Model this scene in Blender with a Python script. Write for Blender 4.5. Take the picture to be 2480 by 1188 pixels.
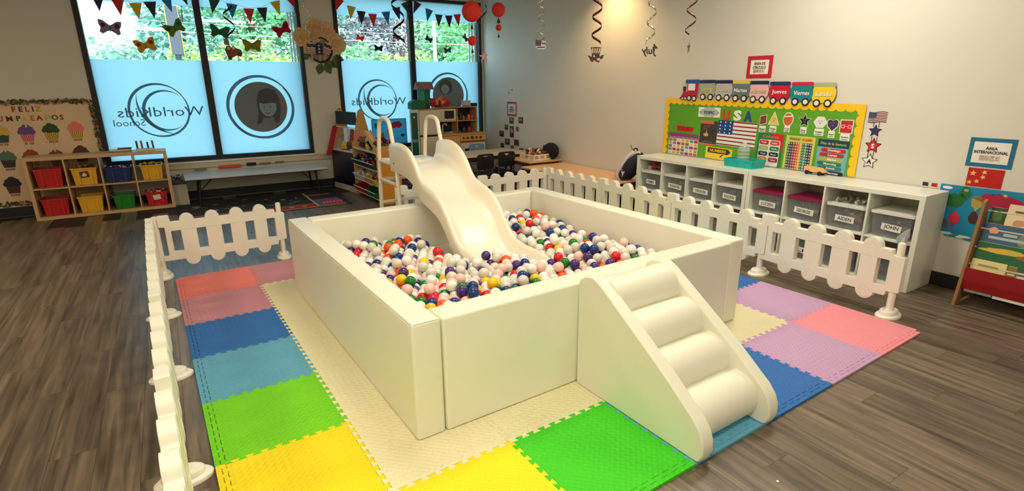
import bpy, bmesh, math, random
from mathutils import Vector, Matrix
from mathutils.geometry import tessellate_polygon
random.seed(7)
for o in list(bpy.data.objects): bpy.data.objects.remove(o)
SC = bpy.context.scene
COL = SC.collection
PI = math.pi

# ------------------------------------------------------------------ camera
cam = bpy.data.cameras.new('camera'); cam.sensor_width = 36.0; cam.lens = 36.0*1307.35/2480.0
cam.clip_start = 0.05; cam.clip_end = 200
camo = bpy.data.objects.new('camera', cam); COL.objects.link(camo)
camo.matrix_world = Matrix(((0.83056586, 0.16383134, -0.53227779, -0.02004),
                            (-0.55688459, 0.2334734, -0.79710082, -5.44713),
                            (-0.00631739, 0.95846203, 0.28515018, 1.63843), (0, 0, 0, 1)))
SC.camera = camo
# ------------------------------------------------------------------ view, world, sun
SC.view_settings.view_transform = 'Standard'; SC.view_settings.look = 'None'
SC.view_settings.gamma = 1.0; SC.view_settings.use_curve_mapping = False
SC.view_settings.exposure = 0.0
world = bpy.data.worlds.new('overcast_sky'); SC.world = world; world.use_nodes = True
bg = world.node_tree.nodes['Background']; bg.inputs[0].default_value = (0.66, 0.88, 1.0, 1); bg.inputs[1].default_value = 3.3
sl = bpy.data.lights.new('sun', 'SUN'); sl.energy = 5.0; sl.angle = 0.2; sl.color = (1, 0.97, 0.9)
so = bpy.data.objects.new('sun', sl); COL.objects.link(so); so.rotation_euler = (math.radians(42), 0, math.radians(-25)); so.location = (0, -10, 20)

# ------------------------------------------------------------------ constants
FZ = -0.014                      # floor level (the top of the foam mat is z = 0)
CEIL = 3.2
RA = math.radians(-1.7)          # the room is turned a little against the mat
RO = Vector((5.585, 3.895, 0))   # far right corner of the room
EX = Vector((math.cos(RA), math.sin(RA), 0)); EY = Vector((-math.sin(RA), math.cos(RA), 0))
def RW(rx, ry, z=0.0):
    v = RO+EX*rx+EY*ry; return Vector((v.x, v.y, z))

# ------------------------------------------------------------------ materials
def lin(c):
    f = lambda v: v/12.92 if v <= 0.04045 else ((v+0.055)/1.055)**2.4
    return (f(c[0]/255), f(c[1]/255), f(c[2]/255), 1)
MATS = {}
def mat(name, rgb=(200, 200, 200), rough=0.5, var=0.05, vs=9.0, bump=0.0, bs=60.0, metal=0.0, spec=0.5, alpha=1.0, coat=0.0, emit=0.0, trans=0.0, sheen=0.0, stretch=None):
    if name in MATS: return MATS[name]
    m = bpy.data.materials.new(name); m.use_nodes = True; MATS[name] = m
    nt = m.node_tree; b = nt.nodes['Principled BSDF']; L = nt.links.new
    c = lin(rgb)
    b.inputs['Roughness'].default_value = rough; b.inputs['Metallic'].default_value = metal
    b.inputs['Specular IOR Level'].default_value = spec; b.inputs['Alpha'].default_value = alpha
    b.inputs['Coat Weight'].default_value = coat; b.inputs['Transmission Weight'].default_value = trans
    b.inputs['Sheen Weight'].default_value = sheen
    tc = nt.nodes.new('ShaderNodeTexCoord'); no = nt.nodes.new('ShaderNodeTexNoise'); no.inputs['Scale'].default_value = vs
    src = tc.outputs['Object']
    if stretch:
        mp = nt.nodes.new('ShaderNodeMapping'); mp.inputs['Scale'].default_value = stretch; L(src, mp.inputs[0]); src = mp.outputs[0]
    L(src, no.inputs['Vector'])
    mx = nt.nodes.new('ShaderNodeMix'); mx.data_type = 'RGBA'
    mx.inputs['A'].default_value = tuple(v*(1-var) for v in c[:3])+(1,); mx.inputs['B'].default_value = tuple(min(1, v*(1+var)) for v in c[:3])+(1,)
    L(no.outputs['Fac'], mx.inputs['Factor']); L(mx.outputs['Result'], b.inputs['Base Color'])
    if emit:
        b.inputs['Emission Color'].default_value = c; b.inputs['Emission Strength'].default_value = emit
    if bump:
        n2 = nt.nodes.new('ShaderNodeTexNoise'); n2.inputs['Scale'].default_value = bs; L(src, n2.inputs['Vector'])
        bp = nt.nodes.new('ShaderNodeBump'); bp.inputs['Strength'].default_value = bump; bp.inputs['Distance'].default_value = 0.004
        L(n2.outputs['Fac'], bp.inputs['Height']); L(bp.outputs['Normal'], b.inputs['Normal'])
    return m
def C(r, g, b, rough=0.6): return mat('paint_%d_%d_%d' % (r, g, b), (r, g, b), rough, 0.04, 14)

def film_mat(name, rgb, tw=0.8):
    if name in MATS: return MATS[name]
    m = bpy.data.materials.new(name); m.use_nodes = True; MATS[name] = m; nt = m.node_tree; L = nt.links.new
    nt.nodes.remove(nt.nodes['Principled BSDF']); out = nt.nodes['Material Output']
    no = nt.nodes.new('ShaderNodeTexNoise'); no.inputs['Scale'].default_value = 2.0
    tc = nt.nodes.new('ShaderNodeTexCoord'); L(tc.outputs['Object'], no.inputs['Vector'])
    mx = nt.nodes.new('ShaderNodeMix'); mx.data_type = 'RGBA'; c = lin(rgb)
    mx.inputs['A'].default_value = tuple(v*0.95 for v in c[:3])+(1,); mx.inputs['B'].default_value = c
    L(no.outputs['Fac'], mx.inputs['Factor'])
    t = nt.nodes.new('ShaderNodeBsdfTranslucent'); d = nt.nodes.new('ShaderNodeBsdfDiffuse'); s = nt.nodes.new('ShaderNodeMixShader'); s.inputs[0].default_value = 1-tw
    L(mx.outputs['Result'], t.inputs[0]); L(mx.outputs['Result'], d.inputs[0]); L(t.outputs[0], s.inputs[1]); L(d.outputs[0], s.inputs[2]); L(s.outputs[0], out.inputs[0])
    return m
def glass_mat():
    m = bpy.data.materials.new('window_glass'); m.use_nodes = True; nt = m.node_tree; L = nt.links.new
    nt.nodes.remove(nt.nodes['Principled BSDF']); out = nt.nodes['Material Output']
    t = nt.nodes.new('ShaderNodeBsdfTransparent'); t.inputs[0].default_value = (0.93, 0.97, 0.97, 1)
    g = nt.nodes.new('ShaderNodeBsdfGlossy'); g.inputs['Roughness'].default_value = 0.02
    s = nt.nodes.new('ShaderNodeMixShader'); s.inputs[0].default_value = 0.05
    L(t.outputs[0], s.inputs[1]); L(g.outputs[0], s.inputs[2]); L(s.outputs[0], out.inputs[0]); return m

def plank_mat(name, island):
    m = bpy.data.materials.new(name); m.use_nodes = True; nt = m.node_tree; L = nt.links.new; b = nt.nodes['Principled BSDF']
    if island: r = nt.nodes.new('ShaderNodeNewGeometry').outputs['Random Per Island']
    else: r = nt.nodes.new('ShaderNodeObjectInfo').outputs['Random']
    tc = nt.nodes.new('ShaderNodeTexCoord'); ad = nt.nodes.new('ShaderNodeVectorMath'); ad.operation = 'ADD'
    sc = nt.nodes.new('ShaderNodeVectorMath'); sc.operation = 'SCALE'; sc.inputs[0].default_value = (37, 91, 13); L(r, sc.inputs['Scale'])
    L(tc.outputs['Object'], ad.inputs[0]); L(sc.outputs[0], ad.inputs[1])
    mp = nt.nodes.new('ShaderNodeMapping'); mp.inputs['Scale'].default_value = (26, 1.6, 1); L(ad.outputs[0], mp.inputs[0])
    n1 = nt.nodes.new('ShaderNodeTexNoise'); n1.inputs['Scale'].default_value = 1.0; n1.inputs['Detail'].default_value = 6; n1.inputs['Distortion'].default_value = 0.6; L(mp.outputs[0], n1.inputs['Vector'])
    n2 = nt.nodes.new('ShaderNodeTexNoise'); n2.inputs['Scale'].default_value = 2.2; L(ad.outputs[0], n2.inputs['Vector'])
    cr = nt.nodes.new('ShaderNodeValToRGB'); e = cr.color_ramp.elements
    e[0].position = 0.28; e[0].color = lin((64, 53, 44)); e[1].position = 0.75; e[1].color = lin((138, 121, 102))
    L(n1.outputs['Fac'], cr.inputs[0])
    mr = nt.nodes.new('ShaderNodeMapRange'); mr.inputs['To Min'].default_value = 0.8; mr.inputs['To Max'].default_value = 1.18; L(r, mr.inputs[0])
    m2 = nt.nodes.new('ShaderNodeMapRange'); m2.inputs['To Min'].default_value = 0.75; m2.inputs['To Max'].default_value = 1.25; L(n2.outputs['Fac'], m2.inputs[0])
    mu = nt.nodes.new('ShaderNodeMath'); mu.operation = 'MULTIPLY'; L(mr.outputs[0], mu.inputs[0]); L(m2.outputs[0], mu.inputs[1])
    vm = nt.nodes.new('ShaderNodeVectorMath'); vm.operation = 'SCALE'; L(cr.outputs[0], vm.inputs[0]); L(mu.outputs[0], vm.inputs['Scale'])
    L(vm.outputs[0], b.inputs['Base Color']); b.inputs['Roughness'].default_value = 0.34; b.inputs['Specular IOR Level'].default_value = 0.45
    bp = nt.nodes.new('ShaderNodeBump'); bp.inputs['Strength'].default_value = 0.15; bp.inputs['Distance'].default_value = 0.002; L(n1.outputs['Fac'], bp.inputs['Height']); L(bp.outputs[0], b.inputs['Normal'])
    return m

def foam_mat(name, rgb):
    if name in MATS: return MATS[name]
    m = mat(name, rgb, 0.62, 0.04, 5, spec=0.35); nt = m.node_tree; L = nt.links.new; b = nt.nodes['Principled BSDF']
    tc = nt.nodes.new('ShaderNodeTexCoord')
    ck = nt.nodes.new('ShaderNodeTexChecker'); ck.inputs['Scale'].default_value = 42
    rot = nt.nodes.new('ShaderNodeMapping'); rot.inputs['Rotation'].default_value = (0, 0, PI/4); L(tc.outputs['Object'], rot.inputs[0]); L(rot.outputs[0], ck.inputs['Vector'])
    ws = []
    for d in ('X', 'Y'):
        w = nt.nodes.new('ShaderNodeTexWave'); w.bands_direction = d; w.inputs['Scale'].default_value = 6.7; L(rot.outputs[0], w.inputs['Vector']); ws.append(w)
        w.inputs['Scale'].default_value = 13.4
    mx = nt.nodes.new('ShaderNodeMix'); mx.data_type = 'FLOAT'; L(ck.outputs['Fac'], mx.inputs['Factor']); L(ws[0].outputs['Fac'], mx.inputs['A']); L(ws[1].outputs['Fac'], mx.inputs['B'])
    bp = nt.nodes.new('ShaderNodeBump'); bp.inputs['Strength'].default_value = 0.6; bp.inputs['Distance'].default_value = 0.004
    L(mx.outputs['Result'], bp.inputs['Height']); L(bp.outputs[0], b.inputs['Normal'])
    return m

# ------------------------------------------------------------------ mesh helpers
def NB(): return bmesh.new()
def box(bm, x0, x1, y0, y1, z0, z1, bev=0.0, seg=2, mi=0):
    vs = [bm.verts.new((x, y, z)) for x in (x0, x1) for y in (y0, y1) for z in (z0, z1)]
    fs = []
    for q in ((0, 1, 3, 2), (4, 6, 7, 5), (0, 4, 5, 1), (2, 3, 7, 6), (0, 2, 6, 4), (1, 5, 7, 3)):
        f = bm.faces.new([vs[i] for i in q]); f.material_index = mi; fs.append(f)
    if bev > 0:
        es = list({e for f in fs for e in f.edges})
        r = bmesh.ops.bevel(bm, geom=es, offset=bev, segments=seg, affect='EDGES', profile=0.5)
        for f in r['faces']: f.material_index = mi
    return bm
def frame_of(d):
    d = d.normalized(); a = Vector((0, 0, 1)) if abs(d.z) < 0.9 else Vector((1, 0, 0))
    u = d.cross(a).normalized(); return u, u.cross(d).normalized()
def tube(bm, pts, r, n=8, closed=False, cap=True, mi=0):
    pts = [Vector(p) for p in pts]; rings = []; m = len(pts); u = None
    for i, p in enumerate(pts):
        if closed: t = pts[(i+1) % m]-pts[i-1]
        else: t = pts[min(i+1, m-1)]-pts[max(i-1, 0)]
        t.normalize()
        if u is None: u, v = frame_of(t)
        else:
            u = (u-t*u.dot(t)).normalized(); v = u.cross(t).normalized()
        rr = r[i] if isinstance(r, (list, tuple)) else r
        rings.append([bm.verts.new(p+u*(rr*math.cos(2*PI*k/n))+v*(rr*math.sin(2*PI*k/n))) for k in range(n)])
    for i in range(m if closed else m-1):
        a, b = rings[i], rings[(i+1) % m]
        for k in range(n):
            f = bm.faces.new((a[k], a[(k+1) % n], b[(k+1) % n], b[k])); f.material_index = mi
    if cap and not closed:
        f = bm.faces.new(rings[0][::-1]); f.material_index = mi
        f = bm.faces.new(rings[-1]); f.material_index = mi
    return bm
def cyl(bm, p0, p1, r0, r1=None, n=16, mi=0): return tube(bm, [p0, p1], [r0, r0 if r1 is None else r1], n, mi=mi)
def sph(bm, c, r, s=(1, 1, 1), u=14, v=9, mi=0, rot=None):
    c = Vector(c); rows = []
    T = rot or Matrix.Identity(3)
    def P(x, y, z): return bm.verts.new(c+T @ Vector((x*r*s[0], y*r*s[1], z*r*s[2])))
    top = P(0, 0, 1); bot = P(0, 0, -1)
    for j in range(1, v):
        a = PI*j/v; rows.append([P(math.sin(a)*math.cos(2*PI*k/u), math.sin(a)*math.sin(2*PI*k/u), math.cos(a)) for k in range(u)])
    fs = []
    for k in range(u):
        k2 = (k+1) % u
        fs.append(bm.faces.new((top, rows[0][k], rows[0][k2]))); fs.append(bm.faces.new((bot, rows[-1][k2], rows[-1][k])))
        for j in range(v-2): fs.append(bm.faces.new((rows[j][k], rows[j+1][k], rows[j+1][k2], rows[j][k2])))
    for f in fs: f.material_index = mi
    return bm
def lathe(bm, prof, c=(0, 0, 0), n=20, mi=0):
    rows = [[bm.verts.new((c[0]+r*math.cos(2*PI*k/n), c[1]+r*math.sin(2*PI*k/n), c[2]+z)) for k in range(n)] for r, z in prof]
    for a, b in zip(rows, rows[1:]):
        for k in range(n):
            f = bm.faces.new((a[k], a[(k+1) % n], b[(k+1) % n], b[k])); f.material_index = mi
    f = bm.faces.new(rows[0][::-1]); f.material_index = mi
    f = bm.faces.new(rows[-1]); f.material_index = mi
    return bm
def area2(l): return sum(a[0]*b[1]-b[0]*a[1] for a, b in zip(l, l[1:]+l[:1]))/2
AX = {'XZ': lambda a, b, d: (a, d, b), 'XY': lambda a, b, d: (a, b, d), 'YZ': lambda a, b, d: (d, a, b)}
def poly(bm, loops, d0, d1, plane='XZ', mi=0):
    """extrude an outline (first loop) with holes (other loops) from depth d0 to d1"""
    if not isinstance(loops[0][0], (list, tuple)): loops = [loops]
    L = []
    for i, l in enumerate(loops):
        l = [tuple(p) for p in l]
        if (area2(l) > 0) != (i == 0): l = l[::-1]
        L.append(l)
    f = AX[plane]
    tri = tessellate_polygon([[Vector((p[0], p[1], 0)) for p in l] for l in L])
    flat = [p for l in L for p in l]
    A = [bm.verts.new(f(p[0], p[1], d0)) for p in flat]; B = [bm.verts.new(f(p[0], p[1], d1)) for p in flat]
    for t in tri:
        for vs in ((A[t[0]], A[t[1]], A[t[2]]), (B[t[0]], B[t[2]], B[t[1]])):
            try: fc = bm.faces.new(vs); fc.material_index = mi
            except ValueError: pass
    o = 0
    for l in L:
        n = len(l)
        for k in range(n):
            a, b = o+k, o+(k+1) % n
            try: fc = bm.faces.new((A[a], A[b], B[b], B[a])); fc.material_index = mi
            except ValueError: pass
        o += n
    return bm
def obj(name, bm, m, parent=None, smooth=None, bevel=0.0, bseg=2, loc=None, rot=None):
    if isinstance(bm, bpy.types.Mesh): me = bm
    else:
        bmesh.ops.recalc_face_normals(bm, faces=bm.faces)
        me = bpy.data.meshes.new(name); bm.to_mesh(me); bm.free()
        for x in (m if isinstance(m, (list, tuple)) else [m]): me.materials.append(x)
        if smooth is not None:
            me.shade_smooth(); me.set_sharp_from_angle(angle=math.radians(smooth))
    o = bpy.data.objects.new(name, me); COL.objects.link(o)
    if parent: o.parent = parent
    if loc is not None: o.location = loc
    if rot is not None: o.rotation_euler = rot
    if bevel:
        b = o.modifiers.new('bevel', 'BEVEL'); b.width = bevel; b.segments = bseg; b.limit_method = 'ANGLE'; b.angle_limit = math.radians(40); b.harden_normals = False
    return o
def thing(name, label, cat, loc=(0, 0, 0), rz=0.0, group=None, rot=None):
    o = bpy.data.objects.new(name, None); COL.objects.link(o); o.empty_display_size = 0.1
    o.location = loc; o.rotation_euler = rot or (0, 0, rz); return tag(o, label, cat, group)
def tag(o, label, cat, group=None, kind=None):
    o['label'] = label; o['category'] = cat
    if group: o['group'] = group
    if kind: o['kind'] = kind
    return o
def struct_(o): o['kind'] = 'structure'; return o
def dup(root, loc=None, rz=None, label=None, group=None, parent=None):
    r = root.copy(); COL.objects.link(r); r.parent = parent
    if loc is not None: r.location = loc
    if rz is not None: r.rotation_euler = (0, 0, rz)
    if label: r['label'] = label
    if group: r['group'] = group
    for c in list(root.children): dup(c, parent=r)
    return r
TXT = {}
def text_loops(s, bold=0.0):
    k = (s, bold)
    if k in TXT: return TXT[k]
    cu = bpy.data.curves.new('t', 'FONT'); cu.body = s; cu.size = 1; cu.resolution_u = 2; cu.align_x = 'CENTER'; cu.align_y = 'CENTER'; cu.offset = bold; cu.fill_mode = 'FRONT'
    o = bpy.data.objects.new('t', cu); me = o.to_mesh()
    V = [(v.co.x, v.co.y) for v in me.vertices]; F = [tuple(p.vertices) for p in me.polygons]
    o.to_mesh_clear(); bpy.data.objects.remove(o); bpy.data.curves.remove(cu)
    TXT[k] = (V, F); return TXT[k]
def text(bm, s, x, z, h, y0, y1, w=None, bold=0.0, mirror=False, mi=0, rot=0.0, slant=0.0):
    """lettering of cap height h in the XZ plane, centred at x, z; w squeezes it to a width"""
    V, F = text_loops(s, bold)
    if not V: return bm
    xs = [v[0] for v in V]; zs = [v[1] for v in V]; cx = (min(xs)+max(xs))/2; cz = (min(zs)+max(zs))/2
    k = h/0.7; kx = k if w is None else w/max(1e-6, max(xs)-min(xs))
    def T(v):
        a, b = (v[0]-cx)*kx*(-1 if mirror else 1), (v[1]-cz)*k
        a += slant*b
        return x+a*math.cos(rot)-b*math.sin(rot), z+a*math.sin(rot)+b*math.cos(rot)
    P = [T(v) for v in V]
    A = [bm.verts.new((p[0], y0, p[1])) for p in P]; B = [bm.verts.new((p[0], y1, p[1])) for p in P]
    ec = {}
    for f in F:
        for a, b in zip(f, f[1:]+f[:1]): ec[(a, b)] = 1
        for vs in ([A[i] for i in f], [B[i] for i in f[::-1]]):
            try: fc = bm.faces.new(vs); fc.material_index = mi
            except ValueError: pass
    for a, b in ec:
        if (b, a) not in ec:
            try: fc = bm.faces.new((A[a], A[b], B[b], B[a])); fc.material_index = mi
            except ValueError: pass
    return bm
# 2D outlines
def circ(cx, cz, r, n=28, rz=None): return [(cx+r*math.cos(2*PI*k/n), cz+(rz or r)*math.sin(2*PI*k/n)) for k in range(n)]
def rect(x0, x1, z0, z1): return [(x0, z0), (x1, z0), (x1, z1), (x0, z1)]
def rrect(x0, x1, z0, z1, r, n=5):
    P = []
    for cx, cz, a in ((x1-r, z1-r, 0), (x0+r, z1-r, 90), (x0+r, z0+r, 180), (x1-r, z0+r, 270)):
        P += [(cx+r*math.cos(math.radians(a+90*k/n)), cz+r*math.sin(math.radians(a+90*k/n))) for k in range(n+1)]
    return P
def star(cx, cz, r, ri=0.42, n=5, a0=90): return [(cx+(r if k % 2 == 0 else r*ri)*math.cos(math.radians(a0+180*k/n)), cz+(r if k % 2 == 0 else r*ri)*math.sin(math.radians(a0+180*k/n))) for k in range(2*n)]
def shear(l, cx, cz, a): # rotate outline
    return [(cx+(x-cx)*math.cos(a)-(z-cz)*math.sin(a), cz+(x-cx)*math.sin(a)+(z-cz)*math.cos(a)) for x, z in l]
def blob(cx, cz, rx, rz, n=18, j=0.2, seed=0):
    rr = random.Random(seed); return [(cx+rx*math.cos(2*PI*k/n)*(1+rr.uniform(-j, j)), cz+rz*math.sin(2*PI*k/n)*(1+rr.uniform(-j, j))) for k in range(n)]
def flat(name, loops, lay, m, parent, th=0.0016, plane='XZ'):
    """thin printed/cut piece lying at layer lay in front of a wall-mounted thing (front is -y)"""
    bm = NB(); y = -0.0016*lay
    for l in (loops if isinstance(loops[0][0], (list, tuple)) and isinstance(loops[0][0][0], (list, tuple)) else [loops]): poly(bm, l, y, y-th)
    return obj(name, bm, m, parent)
def lettering(name, items, lay, m, parent, th=0.0016):
    """items: (string, x, z, height[, width[, bold[, rot]]])"""
    bm = NB(); y = -0.0016*lay
    for it in items:
        s, x, z, h = it[:4]; text(bm, s, x, z, h, y, y-th, it[4] if len(it) > 4 else None, it[5] if len(it) > 5 else 0.01, rot=it[6] if len(it) > 6 else 0)
    return obj(name, bm, m, parent)
def pile(name, label, cat, x0, x1, y0, y1, z0, z1, cols, n, size, loc=(0, 0, 0), rz=0.0, seed=1):
    """a heap of small things nobody could count"""
    rr = random.Random(seed); bm = NB(); ms = [C(*c) for c in cols]
    for k in range(n):
        x, y, z = rr.uniform(x0, x1), rr.uniform(y0, y1), rr.uniform(z0, z1); s = size*rr.uniform(0.5, 1.0); mi = k % len(ms); t = rr.random()
        T = Matrix.Rotation(rr.uniform(0, PI), 3, 'X') @ Matrix.Rotation(rr.uniform(0, PI), 3, 'Z')
        if t < 0.45: sph(bm, (x, y, z), s*0.6, (1.2, 0.6, 0.8), 8, 6, mi, T)
        elif t < 0.8:
            b2 = len(bm.verts); box(bm, -s*0.7, s*0.7, -s*0.35, s*0.35, -s*0.3, s*0.3, 0, mi=mi); bm.verts.ensure_lookup_table()
            for v in bm.verts[b2:]: v.co = T @ v.co+Vector((x, y, z))
        else: cyl(bm, Vector((x, y, z))-T @ Vector((0, 0, s*0.8)), Vector((x, y, z))+T @ Vector((0, 0, s*0.8)), s*0.25, n=7, mi=mi)
    o = obj(name, bm, ms, loc=loc, rot=(0, 0, rz), smooth=50); return tag(o, label, cat, kind='stuff')
# ================================================================== ROOM SHELL
M_wall = mat('wall_paint', (216, 211, 199), 0.62, 0.03, 1.5, 0.06, 220)
M_ceil = mat('ceiling_paint', (215, 208, 195), 0.8, 0.03)
M_black = mat('black_vinyl', (18, 17, 17), 0.5, 0.1)
M_frame = mat('window_frame_black', (7, 8, 11), 0.5, 0.1)
LX0, LY0 = -9.6, -12.4                       # the room's far sides, behind the camera
# floor slab with planks
bm = NB(); box(bm, -9.7, 0.3, -12.5, 0.25, FZ-0.12, FZ-0.006); flo = struct_(obj('floor', bm, mat('floor_grout', (40, 34, 30), 0.6), loc=RW(0, 0), rot=(0, 0, RA)))
MP1 = plank_mat('oak_vinyl_plank', False); MP2 = plank_mat('oak_vinyl_plank_far', True)
PW, PLN = 0.182, 1.22
def plank_mesh(l):
    bm = NB(); box(bm, -PW/2+0.0006, PW/2-0.0006, -l/2+0.0006, l/2-0.0006, -0.006, 0); me = bpy.data.meshes.new('plank'); bmesh.ops.recalc_face_normals(bm, faces=bm.faces); bm.to_mesh(me); bm.free(); me.materials.append(MP1); return me
PM = plank_mesh(PLN); allp = []; rp = random.Random(3)
nx = int(9.6/PW)
for i in range(nx+1):
    off = rp.uniform(0, PLN); x = -0.02-PW*(i+0.5); y = 0.0-off+PLN/2
    while y > -12.4:
        w = RW(x, y-PLN/2); y -= PLN
        ctr = RW(x, y)
        yc = y
        if -12.3 < y < 0.62:
            under = 0.12 < ctr.x < 4.08 and -3.55 < ctr.y < -0.65
            d = (ctr-Vector((-0.02, -5.447, 0))).length
            v = Matrix(camo.matrix_world).inverted() @ Vector((ctr.x, ctr.y, 0))
            inview = v.z < -0.3 and abs(v.x/v.z) < 1.15
            allp.append((0 if (inview and not under) else 1, d, x, y, under))
allp.sort()
far = NB(); cnt = 0
for k, d, x, y, under in allp:
    if under: continue
    if cnt < 300 and k == 0:
        o = obj('plank', PM, None, flo); o.location = (x, y, FZ); cnt += 1
    else: box(far, x-PW/2+0.0006, x+PW/2-0.0006, y-PLN/2+0.0006, y+PLN/2-0.0006, FZ-0.006, FZ)
o = obj('distant_planks', far, MP2, flo); o['kind'] = 'stuff'
# ceiling and walls
bm = NB(); box(bm, LX0-0.2, 0.2, LY0-0.2, 0.25, CEIL, CEIL+0.15); struct_(obj('ceiling', bm, M_ceil, loc=RW(0, 0), rot=(0, 0, RA)))
bm = NB(); box(bm, 0, 0.2, LY0-0.2, 0.25, FZ-0.1, CEIL); struct_(obj('wall_right', bm, M_wall, loc=RW(0, 0), rot=(0, 0, RA)))
bm = NB(); box(bm, LX0-0.2, LX0, LY0-0.2, 0.25, FZ-0.1, CEIL); struct_(obj('wall_left', bm, M_wall, loc=RW(0, 0), rot=(0, 0, RA)))
bm = NB(); box(bm, LX0, 0, LY0-0.2, LY0, FZ-0.1, CEIL); struct_(obj('wall_near', bm, M_wall, loc=RW(0, 0), rot=(0, 0, RA)))
WZ0, WZ1 = 0.565, 3.09
W1 = (-6.12, -3.28, -4.69); W2 = (-2.765, -0.04, -1.43)
bm = NB(); poly(bm, [rect(LX0, 0, FZ-0.1, CEIL), rect(W1[0], W1[1], WZ0, WZ1), rect(W2[0], W2[1], WZ0, WZ1)], 0, 0.22)
struct_(obj('wall_far', bm, M_wall, loc=RW(0, 0), rot=(0, 0, RA)))
bm = NB(); box(bm, LX0, -2.9, -0.012, 0, FZ, 0.115, 0.003); struct_(obj('baseboard_far', bm, M_black, loc=RW(0, 0), rot=(0, 0, RA)))
bm = NB(); box(bm, -0.012, 0, LY0, -0.4, FZ, 0.105, 0.003); struct_(obj('baseboard_right', bm, M_black, loc=RW(0, 0), rot=(0, 0, RA)))
# wooden apron ledge under the first window
bm = NB(); box(bm, -6.2, -2.9, -0.035, 0, 0.455, 0.53, 0.004); box(bm, -6.2, -2.9, -0.05, 0, 0.53, 0.548, 0.003); struct_(obj('trim_1', bm, mat('ledge_paint', (205, 188, 160), 0.5), loc=RW(0, 0), rot=(0, 0, RA)))
M_glass = glass_mat(); M_film = film_mat('frosted_film', (212, 238, 250), 0.88); M_print = film_mat('film_print_grey', (150, 168, 180), 0.72)
M_print2 = film_mat('film_photo_grey', (166, 152, 142), 0.66); M_hair = film_mat('film_photo_dark', (128, 118, 112), 0.68); M_face = film_mat('film_photo_light', (186, 174, 164), 0.66); M_white = film_mat('film_white', (240, 250, 252), 0.95)
def crescent(cx, cz, r, r2, dx, dz, a0, a1, n=40):
    """tapering arc between two offset circles"""
    P = [(cx+r*math.cos(math.radians(a0+(a1-a0)*k/n)), cz+r*math.sin(math.radians(a0+(a1-a0)*k/n))) for k in range(n+1)]
    Q = [(cx+dx+r2*math.cos(math.radians(a0+(a1-a0)*k/n)), cz+dz+r2*math.sin(math.radians(a0+(a1-a0)*k/n))) for k in range(n+1)]
    return P+Q[::-1]
def arc_taper(cx, cz, r, w, a0, a1, n=36):
    P, Q = [], []
    for k in range(n+1):
        t = k/n; a = math.radians(a0+(a1-a0)*t); ww = w*math.sin(PI*min(max(t, 0.03), 0.97))**0.8
        P.append((cx+(r+ww/2)*math.cos(a), cz+(r+ww/2)*math.sin(a))); Q.append((cx+(r-ww/2)*math.cos(a), cz+(r-ww/2)*math.sin(a)))
    return P+Q[::-1]
def window(name, W, ftop, logo, port):
    x0, x1, xm = W
    f = 0.055
    bm = NB()
    for a in ((x0, x0+f+0.01), (x1-f, x1), (xm-0.045, xm+0.045)): box(bm, a[0], a[1], -0.02, 0.10, WZ0, WZ1, 0.004)
    box(bm, x0, x1, -0.021, 0.10, WZ0, WZ0+0.065, 0.004); box(bm, x0, x1, -0.021, 0.10, WZ1-0.05, WZ1, 0.004)
    w = struct_(obj(name, bm, M_frame, loc=RW(0, 0), rot=(0, 0, RA)))
    bm = NB(); box(bm, x0, x1, -0.05, -0.005, WZ0-0.022, WZ0-0.001, 0.003); obj('window_sill', bm, mat('sill_white', (220, 225, 228), 0.35), w)
    for a, b in ((x0+f, xm-0.04), (xm+0.04, x1-f)):
        bm = NB(); box(bm, a, b, 0.05, 0.056, WZ0+0.05, WZ1-0.04); obj('pane', bm, M_glass, w)
        bm = NB(); box(bm, a+0.006, b-0.006, 0.046, 0.0475, WZ0+0.06, ftop); obj('film', bm, M_film, w)
        bm = NB(); box(bm, a+0.006, b-0.006, 0.046, 0.0475, 2.745, WZ1-0.05); obj('film_band', bm, M_film, w)
    # outer aluminium return seen beside the right edge of the glass
    bm = NB()
    for k in range(3): box(bm, x1-f-0.025-0.035*k, x1-f-0.002-0.035*k, 0.10+0.05*k, 0.14+0.05*k, WZ0+0.06, WZ1-0.05)
    obj('outer_return', bm, mat('return_blue_grey', (206, 220, 230), 0.5), w)
    # logo with mirrored lettering, printed on the outside and read from behind
    cx, cz, R = logo; y0, y1 = 0.044, 0.0455
    bm = NB()
    poly(bm, arc_taper(cx, cz, R*0.99, R*0.095, 35, 250), y0, y1); poly(bm, arc_taper(cx, cz, R*0.97, R*0.075, 205, 415), y0, y1)
    poly(bm, arc_taper(cx+R*0.22, cz-R*0.0, R*0.74, R*0.11, 50, 305), y0+0.0004, y1+0.0004)
    poly(bm, arc_taper(cx+R*0.55, cz+R*0.35, R*1.25, R*0.09, 168, 262), y0+0.0008, y1+0.0008)
    obj('logo', bm, M_print, w)
    bm = NB(); text(bm, 'WorldKids', cx+R*0.06, cz-R*0.04, R*0.36, y0-0.002, y1-0.002, R*2.86, mirror=True)
    obj('lettering', bm, M_print, w)
    if port:
        bm = NB(); text(bm, 'School', cx-R*1.05, cz-R*0.42, R*0.25, y0-0.002, y1-0.002, R*1.0, mirror=True); obj('lettering', bm, M_print, w)
    return w
w1 = window('window_1', W1, 2.01, (-5.36, 1.31, 0.375), True)
w2 = window('window_2', W2, 2.055, (-2.1, 1.39, 0.345), False)
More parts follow.
